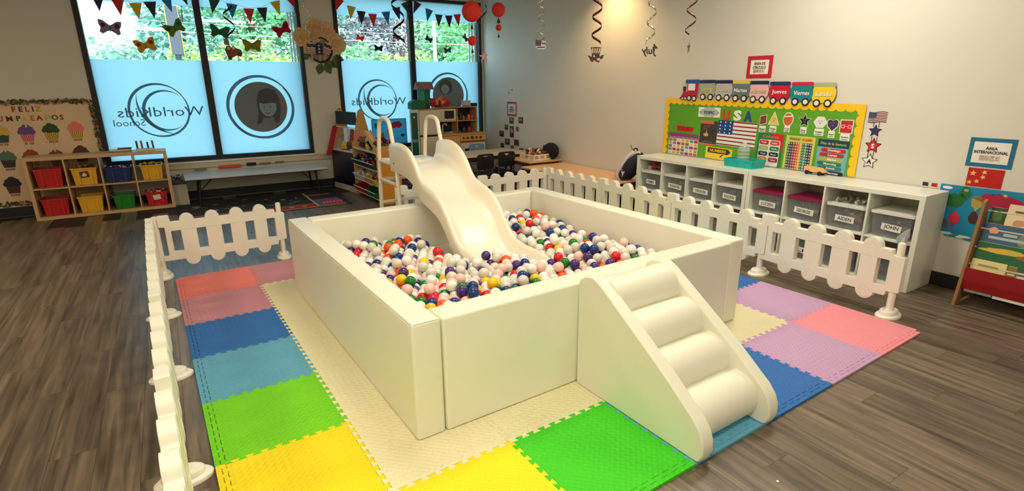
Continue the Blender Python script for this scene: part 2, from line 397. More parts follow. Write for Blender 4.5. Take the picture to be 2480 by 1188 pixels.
def portrait(w, cx, cz, R, kind):
    y0, y1 = 0.044, 0.0455
    bm = NB(); poly(bm, crescent(cx-R*0.02, cz, R, R*0.95, R*0.04, -R*0.03, 20, 250), y0, y1); poly(bm, crescent(cx+R*0.03, cz-R*0.03, R*0.98, R*0.93, -R*0.03, R*0.03, 200, 400), y0+0.0004, y1+0.0004)
    obj('portrait_swoosh', bm, M_print, w)
    S = lambda l: [(cx+R*a, cz+R*b) for a, b in l]
    if kind:      # a child with a dark fringe and long hair
        hair = S([(-0.12, 0.22), (-0.02, 0.5), (0.22, 0.6), (0.46, 0.52), (0.58, 0.28), (0.58, -0.1), (0.5, -0.48), (0.36, -0.5), (0.33, -0.3), (0.2, -0.36), (0.02, -0.32), (-0.04, -0.5), (-0.2, -0.55), (-0.1, -0.15)])
        face = S([(-0.05, 0.14), (0.08, 0.10), (0.22, 0.12), (0.36, 0.13), (0.46, 0.10), (0.45, -0.08), (0.38, -0.22), (0.24, -0.31), (0.10, -0.28), (-0.02, -0.16), (-0.06, 0.0)])
    else:
        hair = blob(cx-R*0.12, cz+R*0.36, R*0.34, R*0.34, 24, 0.06, 3); face = blob(cx-R*0.16, cz+R*0.27, R*0.2, R*0.21, 20, 0.03)
    bm = NB(); poly(bm, [circ(cx, cz, R*0.79, 48), hair], y0, y1); obj('portrait_print', bm, M_print2, w)
    bm = NB(); poly(bm, [hair, face], y0, y1); obj('hair_print', bm, M_hair, w)
    eyes = [circ(cx+R*a, cz+R*b, R*rx, 12, R*rz) for a, b, rx, rz in (((0.08, 0.0, 0.035, 0.014), (0.27, 0.01, 0.035, 0.014), (0.16, -0.1, 0.02, 0.01)) if kind else ((-0.22, 0.3, 0.03, 0.015), (-0.08, 0.3, 0.03, 0.015), (-0.16, 0.16, 0.05, 0.015)))]
    if kind: eyes.append(arc_taper(cx+R*0.17, cz-R*0.1, R*0.11, R*0.035, 215, 325, 12))
    bm = NB(); poly(bm, [face]+eyes, y0, y1); obj('face_print', bm, M_face, w)
    bm = NB()
    for e in eyes: poly(bm, e, y0, y1)
    obj('feature_print', bm, M_hair, w)
portrait(w1, -4.0, 1.325, 0.485, True); portrait(w2, -0.735, 1.46, 0.405, False)

# ================================================================== CEILING LAMPS (the room's own light, plus two fill panels added on the left)
M_diff = mat('lamp_diffuser', (255, 238, 205), 0.5, 0.0, emit=6.0)
def troffer(x, y, label, power, rz=0.0, col=(1, 0.80, 0.52)):
    t = thing('ceiling_light', label, 'light', (x, y, CEIL), rz, 'recessed ceiling lights')
    bm = NB(); poly(bm, [rect(-0.62, 0.62, -0.32, 0.32), rect(-0.58, 0.58, -0.28, 0.28)], -0.02, 0.0, 'XY'); obj('frame', bm, mat('lamp_frame', (230, 230, 225), 0.4), t)
    bm = NB(); box(bm, -0.58, 0.58, -0.28, 0.28, -0.012, -0.006); obj('diffuser', bm, M_diff, t)
    l = bpy.data.lights.new('troffer_lamp', 'AREA'); l.shape = 'RECTANGLE'; l.size = 1.14; l.size_y = 0.54; l.energy = power; l.color = col
    o = bpy.data.objects.new('troffer_lamp', l); COL.objects.link(o); o.parent = t; o.location = (0, 0, -0.03)
for x, y, lab, pw, lc_ in ((0.3, -5.0, 'recessed ceiling light panel above the viewer', 56, (1, 0.98, 0.79)), (1.8, -2.2, 'recessed ceiling light panel above the ball pit', 38, (1, 0.91, 0.73)), (4.1, -3.0, 'recessed ceiling light panel above the right-hand fence', 38, (1, 0.97, 0.84)),
                      (-2.8, -0.4, 'recessed ceiling light panel over the open floor on the left', 44, (1, 0.80, 0.52)), (-2.7, -4.2, 'recessed ceiling light panel left of the picket fence', 34, (1, 0.84, 0.58)), (-1.0, -8.2, 'recessed ceiling light panel behind the viewer', 42, (1, 0.98, 0.79)), (3.0, -8.2, 'recessed ceiling light panel at the back of the room', 26, (1, 0.98, 0.79))):  # the two left-hand panels are added to brighten the dim left side
    troffer(x, y, lab, pw, 0.0, lc_)
p = RW(-0.42, -3.7, CEIL)
t = thing('downlight', 'small round downlight close to the right wall', 'light', p)
bm = NB(); lathe(bm, [(0.085, 0.0), (0.085, -0.008), (0.06, -0.012), (0.055, -0.002)]); obj('bezel', bm, mat('lamp_frame', (230, 230, 225), 0.4), t)
l = bpy.data.lights.new('downlight_lamp', 'SPOT'); l.energy = 105; l.color = (1, 0.68, 0.32); l.spot_size = math.radians(125); l.spot_blend = 0.9; l.shadow_soft_size = 0.05
o = bpy.data.objects.new('downlight_lamp', l); COL.objects.link(o); o.parent = t; o.location = (0, 0, -0.03)
# ================================================================== FOAM PUZZLE MAT (7 x 7 tiles of 0.6 m)
TS = 0.6; TH = 0.0135
MC = {'S': foam_mat('foam_salmon', (242, 128, 120)), 'K': foam_mat('foam_pink', (240, 146, 158)), 'M': foam_mat('foam_mauve', (202, 138, 150)), 'P': foam_mat('foam_lilac', (198, 158, 200)), 'B': foam_mat('foam_blue', (44, 108, 182)), 'L': foam_mat('foam_light_blue', (98, 168, 198)),
      'G': foam_mat('foam_lime', (118, 210, 22)), 'D': foam_mat('foam_green', (62, 200, 24)), 'Y': foam_mat('foam_yellow', (246, 220, 20)), 'C': foam_mat('foam_cream', (238, 228, 188))}
ring = {}
for j, c in enumerate('SMBLGYG'): ring[(0, j)] = c
for i, c in enumerate('SMKPLBK'):
    if i: ring[(i, 0)] = c
for i, c in enumerate('.YDLBPK'):
    if i: ring[(i, 6)] = c
for j, c in enumerate('KGYLBPK'): ring[(6, j)] = c
ring[(1, 0)] = 'M'
def joint(L, n=9, a=0.0105, s=0.006, g=0.0):
    p = L/n; P = [(0.0, 0.0)]
    for k in range(n):
        P += [((k*p-s) if k else 0.006, -a+g), (k*p+p/2+s, -a+g), (k*p+p/2-s, a+g), ((k+1)*p+s if k < n-1 else L-0.006, a+g)]
    P.append((L, 0.0)); return P
EDG = 0.034
mat_t = thing('foam_play_mat', 'large floor mat of interlocking coloured foam tiles under the ball pit', 'mat', (0, 0, 0))
def tile_outline(i, j):
    """corners of cell i, j; joints are shared polylines so that neighbours interlock"""
    x0, x1 = i*TS, (i+1)*TS; y1, y0 = -j*TS, -(j+1)*TS
    if i == 0: x0 += EDG
    if i == 6: x1 -= EDG
    if j == 0: y1 -= EDG
    if j == 6: y0 += EDG
    J = lambda a, b: joint(abs(b-a))
    g = 0.0007
    bot = [(x0+t, y0+d+g) for t, d in J(x0, x1)]; top = [(x0+t, y1+d-g) for t, d in J(x0, x1)]
    lef = [(x0+d+g, y0+t) for t, d in J(y0, y1)]; rig = [(x1+d-g, y0+t) for t, d in J(y0, y1)]
    out = bot[:-1]+rig[:-1]+top[::-1][:-1]+lef[::-1][:-1]
    return out, (x0, x1, y0, y1, bot, top, lef, rig)
for i in range(7):
    for j in range(7):
        if 2 <= i <= 4 and 2 <= j <= 4: continue           # wholly under the ball pit
        m = MC[ring.get((i, j), 'C')]
        out, (x0, x1, y0, y1, bot, top, lef, rig) = tile_outline(i, j)
        bm = NB(); poly(bm, out, -TH, 0, 'XY'); obj('tile', bm, m, mat_t, bevel=0.0016, bseg=1)
        ed = 0.0012
        if i == 0: bm = NB(); poly(bm, [(x, y) for x, y in [(a-2*ed, b) for a, b in lef]]+[(0, y1), (0, y0)], -TH, -0.0004, 'XY'); obj('edge_strip', bm, m, mat_t)
        if i == 6: bm = NB(); poly(bm, [(a+2*ed, b) for a, b in rig]+[(7*TS, y1), (7*TS, y0)], -TH, -0.0004, 'XY'); obj('edge_strip', bm, m, mat_t)
        if j == 0: bm = NB(); poly(bm, [(a, b+2*ed) for a, b in top]+[(x1, 0), (x0, 0)], -TH, -0.0004, 'XY'); obj('edge_strip', bm, m, mat_t)
        if j == 6: bm = NB(); poly(bm, [(a, b-2*ed) for a, b in bot]+[(x1, -7*TS), (x0, -7*TS)], -TH, -0.0004, 'XY'); obj('edge_strip', bm, m, mat_t)

# ================================================================== BALL PIT
M_pad = mat('cream_vinyl_pad', (233, 230, 212), 0.42, 0.03, 3, 0.12, 420, spec=0.4)
PX0, PX1, PY0, PY1, PH, PT = 0.83, 3.315, -3.355, -0.895, 0.607, 0.15
pit = thing('ball_pit', 'square cream padded foam ball pit in the middle of the mat', 'ball pit', (0, 0, 0.001))
def pad(x0, x1, y0, y1, z1, b=0.016): bm = NB(); box(bm, x0, x1, y0, y1, 0.0, z1, b, 4); return obj('foam_wall', bm, M_pad, pit, smooth=35)
pad(PX0, PX0+PT, PY0, PY1, PH); pad(PX0+PT+0.006, PX1-PT-0.004, PY0-0.004, PY0+PT, PH-0.003); pad(PX1-PT, PX1, PY0, PY1, PH+0.004); pad(PX0+PT+0.002, PX1-PT-0.002, PY1-PT, PY1, PH-0.004)
bm = NB(); box(bm, PX0+PT+0.004, PX1-PT-0.004, PY0+PT+0.004, PY1-PT-0.004, 0.0, 0.205); obj('foam_base', bm, M_pad, pit)
# stitched seams along the top edges
bm = NB(); tube(bm, [(PX0+0.006, PY0+0.012, PH-0.004), (PX0+0.005, PY1-0.012, PH-0.004)], 0.0022, 6); tube(bm, [(PX0+0.012, PY0+0.006, PH-0.004), (PX0+PT-0.012, PY0+0.006, PH-0.004)], 0.0022, 6)
obj('seam_piping', bm, mat('seam_thread', (190, 180, 150), 0.6), pit)

# soft step block in front of the pit
st = thing('step_block', 'cream padded step block with four rounded steps leaning on the ball pit', 'steps', (0, 0, 0.001))
prof = [(-3.368, 0.0), (-3.362, 0.60), (-3.372, 0.63), (-3.405, 0.655), (-3.445, 0.665), (-3.49, 0.662), (-3.535, 0.64), (-3.97, 0.347), (-4.165, 0.196), (-4.205, 0.15), (-4.222, 0.105), (-4.226, 0.05), (-4.212, 0.012), (-4.195, 0.0)]
for x0, x1 in ((1.806, 1.882), (2.318, 2.394)):
    bm = NB(); poly(bm, prof, x0, x1, 'YZ'); obj('side_panel', bm, M_pad, st, smooth=30, bevel=0.014, bseg=3)
cY, cZ = -3.499, 0.53
for k in range(4):
    bm = NB(); y, z = cY-0.178*k, cZ-0.142*k; R = 0.124
    tube(bm, [(1.87, y, z), (1.876, y, z), (2.324, y, z), (2.33, y, z)], [R-0.008, R, R, R-0.008], 40); obj('step_roll', bm, M_pad, st, smooth=40)
bm = NB(); poly(bm, [(-3.368, 0.0), (-3.366, 0.55), (-3.45, 0.55), (-4.12, 0.02), (-4.1, 0.0)], 1.884, 2.316, 'YZ'); obj('core', bm, M_pad, st)

# ================================================================== SLIDE
M_slide = mat('slide_plastic', (236, 227, 208), 0.34, 0.02, 2, spec=0.5, coat=0.15)
M_rail = mat('rail_enamel', (234, 227, 208), 0.35, 0.03)
sld = thing('toddler_slide', 'cream plastic wavy slide dipping into the ball pit with tall handrails', 'slide', (2.15, -0.4, 0.0))
RY = [(-0.52, 1.118, 0.195, 0.26), (-0.60, 1.13, 0.20, 0.27), (-0.72, 1.138, 0.21, 0.28), (-0.83, 1.128, 0.21, 0.28), (-0.93, 1.098, 0.20, 0.27), (-1.01, 1.05, 0.19, 0.25), (-1.09, 0.975, 0.17, 0.225), (-1.16, 0.89, 0.145, 0.195), (-1.24, 0.835, 0.13, 0.175), (-1.36, 0.80, 0.125, 0.17), (-1.48, 0.768, 0.13, 0.175), (-1.57, 0.715, 0.135, 0.18),
      (-1.65, 0.64, 0.14, 0.185), (-1.72, 0.555, 0.14, 0.185), (-1.80, 0.475, 0.135, 0.18), (-1.90, 0.42, 0.135, 0.175), (-2.02, 0.398, 0.135, 0.17), (-2.16, 0.392, 0.14, 0.17), (-2.28, 0.385, 0.14, 0.17), (-2.345, 0.365, 0.125, 0.15)]
# smooth resample
def cr(P, n):
    out = []
    for i in range(len(P)-1):
        p0, p1, p2, p3 = P[max(i-1, 0)], P[i], P[i+1], P[min(i+2, len(P)-1)]
        for k in range(n):
            t = k/n; out.append(tuple(0.5*((2*b)+(-a+c)*t+(2*a-5*b+4*c-d)*t*t+(-a+3*b-3*c+d)*t**3) for a, b, c, d in zip(p0, p1, p2, p3)))
    return out+[P[-1]]
bm = NB(); rows = []
for yy, zr, dp, sk in cr(RY, 3):
    hw = 0.268
    sec = [(-hw, -sk), (-hw-0.006, -0.05), (-hw+0.001, -0.014), (-hw+0.016, 0.0), (-hw+0.032, -0.006), (-hw+0.045, -0.03), (-hw+0.06, -dp*0.62), (-hw+0.085, -dp*0.88), (-hw+0.13, -dp*0.99), (0, -dp)]
    sec = sec+[(-a, b) for a, b in sec[::-1][1:]]+[(0, -sk)]
    rows.append([bm.verts.new((a, yy+0.4, zr+b)) for a, b in sec])
for a, b in zip(rows, rows[1:]):
    n = len(a)
    for k in range(n): bm.faces.new((a[k], a[(k+1) % n], b[(k+1) % n], b[k]))
bm.faces.new(rows[0]); bm.faces.new(rows[-1][::-1])
obj('chute', bm, M_slide, sld, smooth=60)
for sx in (-0.25, 0.25):
    P = [(sx, 0.285, 0.0), (sx, 0.245, 0.5), (sx, 0.215, 0.95), (sx, 0.175, 1.18), (sx, 0.15, 1.28), (sx, 0.115, 1.32), (sx, 0.06, 1.335), (sx, -0.03, 1.335), (sx, -0.085, 1.32), (sx, -0.12, 1.28), (sx, -0.145, 1.2), (sx, -0.215, 0.95), (sx, -0.25, 0.5), (sx, -0.27, 0.0)]
    bm = NB(); tube(bm, cr(P, 3), 0.02, 12); h = obj('handrail', bm, M_rail, sld, smooth=60)
    for yy, z in ((0.232, 0.72), (0.215, 0.94), (-0.216, 0.94), (-0.235, 0.72)):
        b2 = NB(); sph(b2, (sx-0.0215, yy, z), 0.006, (1, 1, 1), 8, 6); obj('bolt', b2, M_black, h, smooth=60)
bm = NB(); box(bm, -0.24, 0.24, -0.17, 0.22, 0.915, 0.94, 0.006); obj('platform', bm, M_slide, sld, smooth=35)
for z, yy in ((0.49, 0.245), (0.725, 0.231), (0.25, 0.262)):
    bm = NB(); box(bm, -0.25, 0.25, yy-0.018, yy+0.018, z-0.014, z+0.014, 0.006); obj('ladder_rung', bm, M_rail, sld, smooth=35)
for sx in (-0.25, 0.25):
    bm = NB(); box(bm, sx-0.012, sx+0.012, -0.24, 0.235, 0.72, 0.745, 0.004); box(bm, sx-0.012, sx+0.012, -0.22, 0.222, 0.905, 0.93, 0.004); obj('side_bar', bm, M_rail, sld, smooth=35)

# ================================================================== PLAY BALLS
import numpy as np
def settle_balls():
    """pack balls of 76 mm into the pit: jittered layers that sink and push each other apart"""
    rg = np.random.default_rng(5); r = 0.038; D = 2*r
    x0, x1, y0, y1 = 0.99, 3.155, -3.195, -1.055
    SY = np.array([-2.36, -2.2, -1.93, -1.76, -1.63, -1.49, -1.18, -1.1, -1.0]); SZ = np.array([0.245, 0.25, 0.285, 0.35, 0.5, 0.61, 0.70, 0.80, 0.9])
    def ground(P):
        x, y = P[:, 0], P[:, 1]
        z = 0.245+0.018*np.sin(3.1*x+1)*np.sin(2.7*y)+0.012*np.sin(7*x+5*y)+0.05*np.clip((x-2.6)/0.5, 0, 1)*np.clip((y+1.7)/0.6, 0, 1)+0.02*np.clip((x-2.5)/0.6, 0, 1)
        b = np.interp(y, SY, SZ)+0.012; inn = (x > 1.92) & (x < 2.38) & (y > -2.38)
        return np.where(inn, np.maximum(z, b), z)
    L = []
    for l in range(3):
        y = y0+r+(l % 2)*0.02; row = 0
        while y < y1-r:
            x = x0+r+(row % 2)*D*0.51+(l % 2)*D*0.34
            while x < x1-r:
                if not (l == 2 and rg.random() < 0.72): L.append((x+rg.normal(0, 0.004), y+rg.normal(0, 0.004), 0.30+l*0.075+rg.normal(0, 0.004)))
                x += D*1.02
            y += D*0.9; row += 1
    P = np.array(L)
    zone = (P[:, 0] > 1.839) & (P[:, 0] < 2.461) & (P[:, 1] > -2.36)
    bed = np.interp(P[:, 1], SY, SZ)
    P = P[~(zone & ((bed+0.03 > P[:, 2]-r) | (P[:, 0] < 1.966) | (P[:, 0] > 2.334)))]
    for it in range(220):
        P[:, 2] -= 0.0018 if it < 170 else 0.0004
        if it % 6 == 0:
            Q = P.astype(np.float32); d2 = ((Q[:, None, :]-Q[None, :, :])**2).sum(-1); pi_, pj_ = np.where(np.triu(d2 < (D*1.3)**2, 1))
        for s in range(2):
            d = P[pi_]-P[pj_]; q = np.sqrt((d**2).sum(1))+1e-9; m = q < D
            c = d[m]/q[m][:, None]*((D-q[m])*0.3)[:, None]
            np.add.at(P, pi_[m], c); np.add.at(P, pj_[m], -c)
            P[:, 2] = np.maximum(P[:, 2], ground(P)+r)
            P[:, 0] = np.clip(P[:, 0], x0+r, x1-r); P[:, 1] = np.clip(P[:, 1], y0+r, y1-r)
            near = P[:, 1] > -2.38
            inn = near & (P[:, 0] > 1.9) & (P[:, 0] < 2.4); P[inn, 0] = np.clip(P[inn, 0], 1.966, 2.334)
            lo = near & (P[:, 0] <= 1.9); P[lo, 0] = np.minimum(P[lo, 0], 1.865-r)
            hi = near & (P[:, 0] >= 2.4); P[hi, 0] = np.maximum(P[hi, 0], 2.435+r)
    P = P[(P[:, 2] < 0.5) & ~((P[:, 0] > 1.9) & (P[:, 0] < 2.4) & (P[:, 1] > -2.02))]
    # how much of each ball shows over the pit walls decides which become objects of their own
    MI = np.array(camo.matrix_world.inverted()); V = P @ MI[:3, :3].T+MI[:3, 3]
    f = 653.7; u = 620-f*V[:, 0]/V[:, 2]; v = 297+f*V[:, 1]/V[:, 2]; dist = np.linalg.norm(V, axis=1); rp = f*r/dist
    ID = -np.ones((594, 1240), int); cam_p = np.array(camo.location)
    for k in np.argsort(-dist):
        a0, a1, b0, b1 = int(v[k]-rp[k]), int(v[k]+rp[k])+1, int(u[k]-rp[k]), int(u[k]+rp[k])+1
        if a0 < 0 or b0 < 0 or a1 > 593 or b1 > 1239: continue
        yy, xx = np.mgrid[a0:a1, b0:b1]; ID[a0:a1, b0:b1][(yy-v[k])**2+(xx-u[k])**2 < rp[k]**2] = k
    cnt = np.bincount(ID[ID >= 0], minlength=len(P)).astype(float)
    for k in range(len(P)):
        d = P[k]-cam_p; q = cam_p+d*((-3.2-cam_p[1])/d[1]); q2 = cam_p+d*((0.985-cam_p[0])/d[0])
        if q[2]+r*0.3 < 0.605 or ((0.985-cam_p[0])/d[0] < 1 and -3.35 < q2[1] < -0.9 and q2[2] < 0.605): cnt[k] = 0
    o = np.argsort(-cnt, kind='stable'); P, cnt = P[o], cnt[o]
    col = np.where(rg.random(len(P)) < 0.6, 0, 1); hid = cnt < 15
    col[hid] = rg.choice(9, hid.sum(), p=[0.26, 0.17, 0.1, 0.09, 0.07, 0.07, 0.06, 0.06, 0.12])
    spots = {2: [(138, -117), (160, -135), (164, -156), (155, -157), (145, -167), (136, -174), (125, -164), (140, -216), (188, -134), (191, -144), (311, -106), (306, -154), (281, -182), (274, -236), (270, -245), (307, -214), (224, -228), (196, -259), (161, -264), (147, -275), (122, -267), (271, -135), (263, -153), (311, -257), (295, -179), (296, -185)],
             3: [(159, -168), (163, -191), (120, -208), (157, -230), (128, -234), (172, -244), (184, -233), (205, -208), (211, -234), (235, -231), (264, -181), (306, -186), (267, -254), (264, -198), (245, -265), (247, -272), (260, -272), (294, -262), (195, -197), (160, -274)],
             4: [(120, -134), (175, -176), (137, -250), (124, -248), (132, -260), (146, -238), (206, -243), (239, -237), (277, -271), (282, -122), (253, -211), (283, -153)],
             5: [(137, -144), (148, -147), (143, -156), (134, -189), (127, -207), (173, -137), (164, -138), (170, -192), (211, -218), (263, -163), (299, -125), (287, -146), (297, -214), (134, -272)],
             6: [(152, -201), (123, -218), (132, -200), (152, -226), (163, -250), (174, -249), (182, -252), (171, -268), (211, -270), (285, -136), (263, -216)],
             7: [(146, -134), (150, -131), (126, -228), (155, -215), (139, -228), (144, -250), (173, -259), (256, -199), (274, -228), (244, -253), (154, -274), (120, -274)],
             8: [(151, -185), (145, -202), (145, -228), (159, -242), (128, -256), (141, -268), (128, -270), (197, -212), (195, -230), (190, -242), (218, -255), (231, -258), (252, -247), (253, -259), (286, -251), (312, -249), (279, -167), (283, -205), (307, -176), (165, -206), (120, -228), (121, -175), (121, -239), (139, -239), (153, -251), (127, -197), (266, -216)]}
    free = np.where(cnt > 15, 0.0, 1e9)
    for c, l in spots.items():
        for x, y in l:
            k = int(np.argmin((P[:, 0]-x/100)**2+(P[:, 1]-y/100)**2+free)); free[k] = 1e9; col[k] = c
    return P.tolist(), col.tolist()
BP, bc = settle_balls(); nb = len(BP)
BC = [('white', (238, 234, 226)), ('pearly translucent', (228, 222, 210)), ('dark blue', (14, 50, 118)), ('purple', (66, 38, 112)), ('red', (214, 18, 30)), ('orange', (240, 84, 22)), ('yellow', (248, 196, 20)), ('green', (22, 118, 28)), ('pale pink', (246, 196, 188))]
BM_ = [mat('ball_'+n.replace(' ', '_'), c, 0.28 if i != 1 else 0.2, 0.03, 20, spec=0.5) for i, (n, c) in enumerate(BC)]
b = BM_[1].node_tree.nodes['Principled BSDF']; b.inputs['Transmission Weight'].default_value = 0.12; b.inputs['Subsurface Weight'].default_value = 0.0
bmesh_b = []
for m in BM_:
    bm = NB(); sph(bm, (0, 0, 0), 0.038, (1, 1, 1), 20, 12); me = bpy.data.meshes.new('play_ball'); bmesh.ops.recalc_face_normals(bm, faces=bm.faces); bm.to_mesh(me); bm.free(); me.materials.append(m); me.shade_smooth(); bmesh_b.append(me)
for k in range(300):
    c = bc[k]; o = obj('play_ball', bmesh_b[c], None); o.location = BP[k]
    x, y = BP[k][0], BP[k][1]
    where = 'at the foot of the slide' if 1.88 <= x <= 2.42 else 'left of the slide' if x < 1.88 and y > -2.1 else 'near the front left corner' if x < 1.88 else 'in the far right corner' if y > -1.6 else 'right of the slide' if y > -2.2 else 'near the right end of the front wall'
    tag(o, '%s plastic ball in the ball pit, %s' % (BC[c][0], where), 'ball', '%s balls %s' % (BC[c][0], where))
bm = NB()
for k in range(300, nb): sph(bm, BP[k], 0.038, (1, 1, 1), 10, 7, mi=bc[k])
tag(obj('ball_fill', bm, BM_, smooth=80), 'the remaining mixed coloured balls filling the ball pit', 'balls', kind='stuff')

# ================================================================== PICKET FENCE PANELS
M_fence = mat('fence_plastic', (238, 234, 220), 0.42, 0.03, 4)
FP = 1.09
def fence_outline():
    c = [0.25, 0.469, 0.688, 0.907]; r = 0.0635
    top = []
    for x in c:
        zc = 0.499; a0 = 0; top += [(x+r*math.cos(a), zc+r*math.sin(a)) for a in [math.radians(180-180*k/12) for k in range(13)]]
    bot = []
    for x in c[::-1]: bot += [(x+r*math.cos(a), 0.150-r*math.sin(a)) for a in [math.radians(180*k/12) for k in range(13)]]
    out = [(0.006, 0.464), (0.006, 0.552), (0.014, 0.56), (0.098, 0.56), (0.106, 0.552), (0.112, 0.499)]+top+[(1.045, 0.499), (1.05, 0.462), (1.132, 0.459), (1.136, 0.452), (1.136, 0.2), (1.13, 0.195), (1.055, 0.19), (1.045, 0.152)]+bot+[(0.012, 0.152), (0.006, 0.158), (0.006, 0.188), (0.056, 0.192), (0.056, 0.458)]
    slots = [rrect(x-0.041, x+0.041, 0.224, 0.421, 0.006, 2) for x in (0.145, 0.3595, 0.5785, 0.7975, 1.0)]
    return [out]+slots
def fence_panel(label):
    t = thing('fence_panel', label, 'fence')
    bm = NB(); poly(bm, fence_outline(), -0.028, 0.028); obj('picket_board', bm, M_fence, t, smooth=30, bevel=0.008, bseg=3)
    for x in (0.25, 0.469, 0.688, 0.907):
        for z in (0.492, 0.152):
            for s in (-1, 1):
                bm = NB(); tube(bm, [(x+0.047*math.cos(2*PI*k/20), s*0.0282, z+0.047*math.sin(2*PI*k/20)) for k in range(20)], 0.0018, 5, closed=True)
                tube(bm, [(x+0.02*math.cos(a)-0.012, s*0.0282, z+0.02*math.sin(a)) for a in [k*0.5 for k in range(8)]], 0.0016, 5)
                tube(bm, [(x+0.016*math.cos(a)+0.018, s*0.0282, z-0.012+0.016*math.sin(a)) for a in [k*0.5 for k in range(9)]], 0.0016, 5)
                obj('embossed_medallion', bm, M_fence, t, smooth=60)
    return t
def fence_post(parent, x):
    bm = NB(); tube(bm, [(x, 0, 0.03), (x, 0, 0.548), (x, 0, 0.557), (x, 0, 0.561)], [0.025, 0.025, 0.022, 0.015], 14); obj('post', bm, M_fence, parent, smooth=40)
    bm = NB(); lathe(bm, [(0.092, 0.0), (0.092, 0.012), (0.085, 0.02), (0.07, 0.024), (0.066, 0.045), (0.058, 0.052), (0.03, 0.05), (0.026, 0.06)], (0, 0, 0), 24)
    for v in bm.verts: v.co.x = x+v.co.x*0.8; v.co.y *= 1.25
    obj('foot', bm, M_fence, parent, smooth=40)
fp0 = fence_panel('x'); first = [True]
def place_panel(a, b, label, left_post=False):
    a, b = Vector(a), Vector(b); d = b-a; rz = math.atan2(d.y, d.x)
    if first[0]: o = fp0; first[0] = False; o.location = (a.x, a.y, FZ); o.rotation_euler = (0, 0, rz); o['label'] = label
    else: o = dup(fp0, (a.x, a.y, FZ), rz, label)
    o['group'] = 'cream picket fence panels around the mat'
    o.scale = (d.length/FP, 1, 1)
    return o
runs = []
def run(pts, labels, closed_start=True):
    for i, lab in enumerate(labels): runs.append((pts[i], pts[i+1], lab, i == 0 and closed_start))
run([(4.53, 0.47), (4.52, -0.61), (4.46, -1.73), (4.395, -2.85), (4.325, -3.935)],
    ['cream picket fence panel by the peach table, farthest of the right-hand run', 'cream picket fence panel beside the backpack, second of the right-hand run', 'cream picket fence panel in front of the white cubby shelf, third of the right-hand run', 'cream picket fence panel with a free end, nearest of the right-hand run'])
run([(2.27, 0.31), (3.385, 0.38), (4.49, 0.48)], ['cream picket fence panel behind the slide ladder', 'cream picket fence panel behind the far corner of the ball pit'])
run([(-0.06, 0.145), (0.955, 0.155)], ['short cream picket fence panel across the far left end of the mat'])
run([(-0.11, 0.13), (-0.118, -0.90), (-0.12, -1.95), (-0.12, -3.0), (-0.118, -4.05)],
    ['cream picket fence panel seen end-on, farthest of the left-hand run', 'cream picket fence panel seen end-on, second of the left-hand run', 'cream picket fence panel seen end-on, third of the left-hand run', 'cream picket fence panel seen end-on, nearest of the left-hand run'])
for a, b, lab, lp in runs: place_panel(a, b, lab)
fpanels = [o for o in bpy.data.objects if o.name.startswith('fence_panel') and o.parent is None]
corner = {}
for (a, b, lab, lp), o in zip(runs, sorted(fpanels, key=lambda o: [r[2] for r in runs].index(o['label']))):
    fence_post(o, FP)
    if lp and lab.split()[-1] != 'run' or lab.startswith('cream picket fence panel behind the slide'): fence_post(o, -0.012)
# ================================================================== CUBBY SHELVES
def cubby(name, label, L, D, H, m, loc, rz):
    t = thing(name, label, 'shelf', loc, rz); T, I = 0.04, 0.017
    bm = NB(); box(bm, 0, L, 0, D, H-T, H, 0.003); obj('top_panel', bm, m, t)
    bm = NB(); box(bm, 0, L, 0, D, 0, T, 0.003); obj('bottom_panel', bm, m, t)
    for x in (0, L-T): bm = NB(); box(bm, x, x+T, 0, D, T, H-T, 0.002); obj('side_panel', bm, m, t)
    cw = (L-2*T-3*I)/4
    bm = NB(); box(bm, T, L-T, 0.004, D-0.004, H/2-I/2, H/2+I/2, 0.001); obj('shelf_board', bm, m, t)
    for k in range(3):
        x = T+cw*(k+1)+I*k; bm = NB(); box(bm, x, x+I, 0.003, D-0.003, T, H-T, 0.001); obj('divider', bm, m, t)
    return t, [T+cw*(k+0.5)+I*k for k in range(4)], cw
M_birch = mat('birch_laminate', (206, 170, 120), 0.42, 0.08, 3, stretch=(2, 30, 30)); M_whitelam = mat('white_laminate', (232, 232, 220), 0.22, 0.02, 2)
KL, KD, KH = 1.545, 0.41, 0.79
kz = FZ
kloc = RW(-6.925, -0.505, kz)
kt, kx, kcw = cubby('cubby_shelf', 'light wood eight-cube toy shelf standing under the window', KL, KD, KH+0.014, M_birch, kloc, RA)
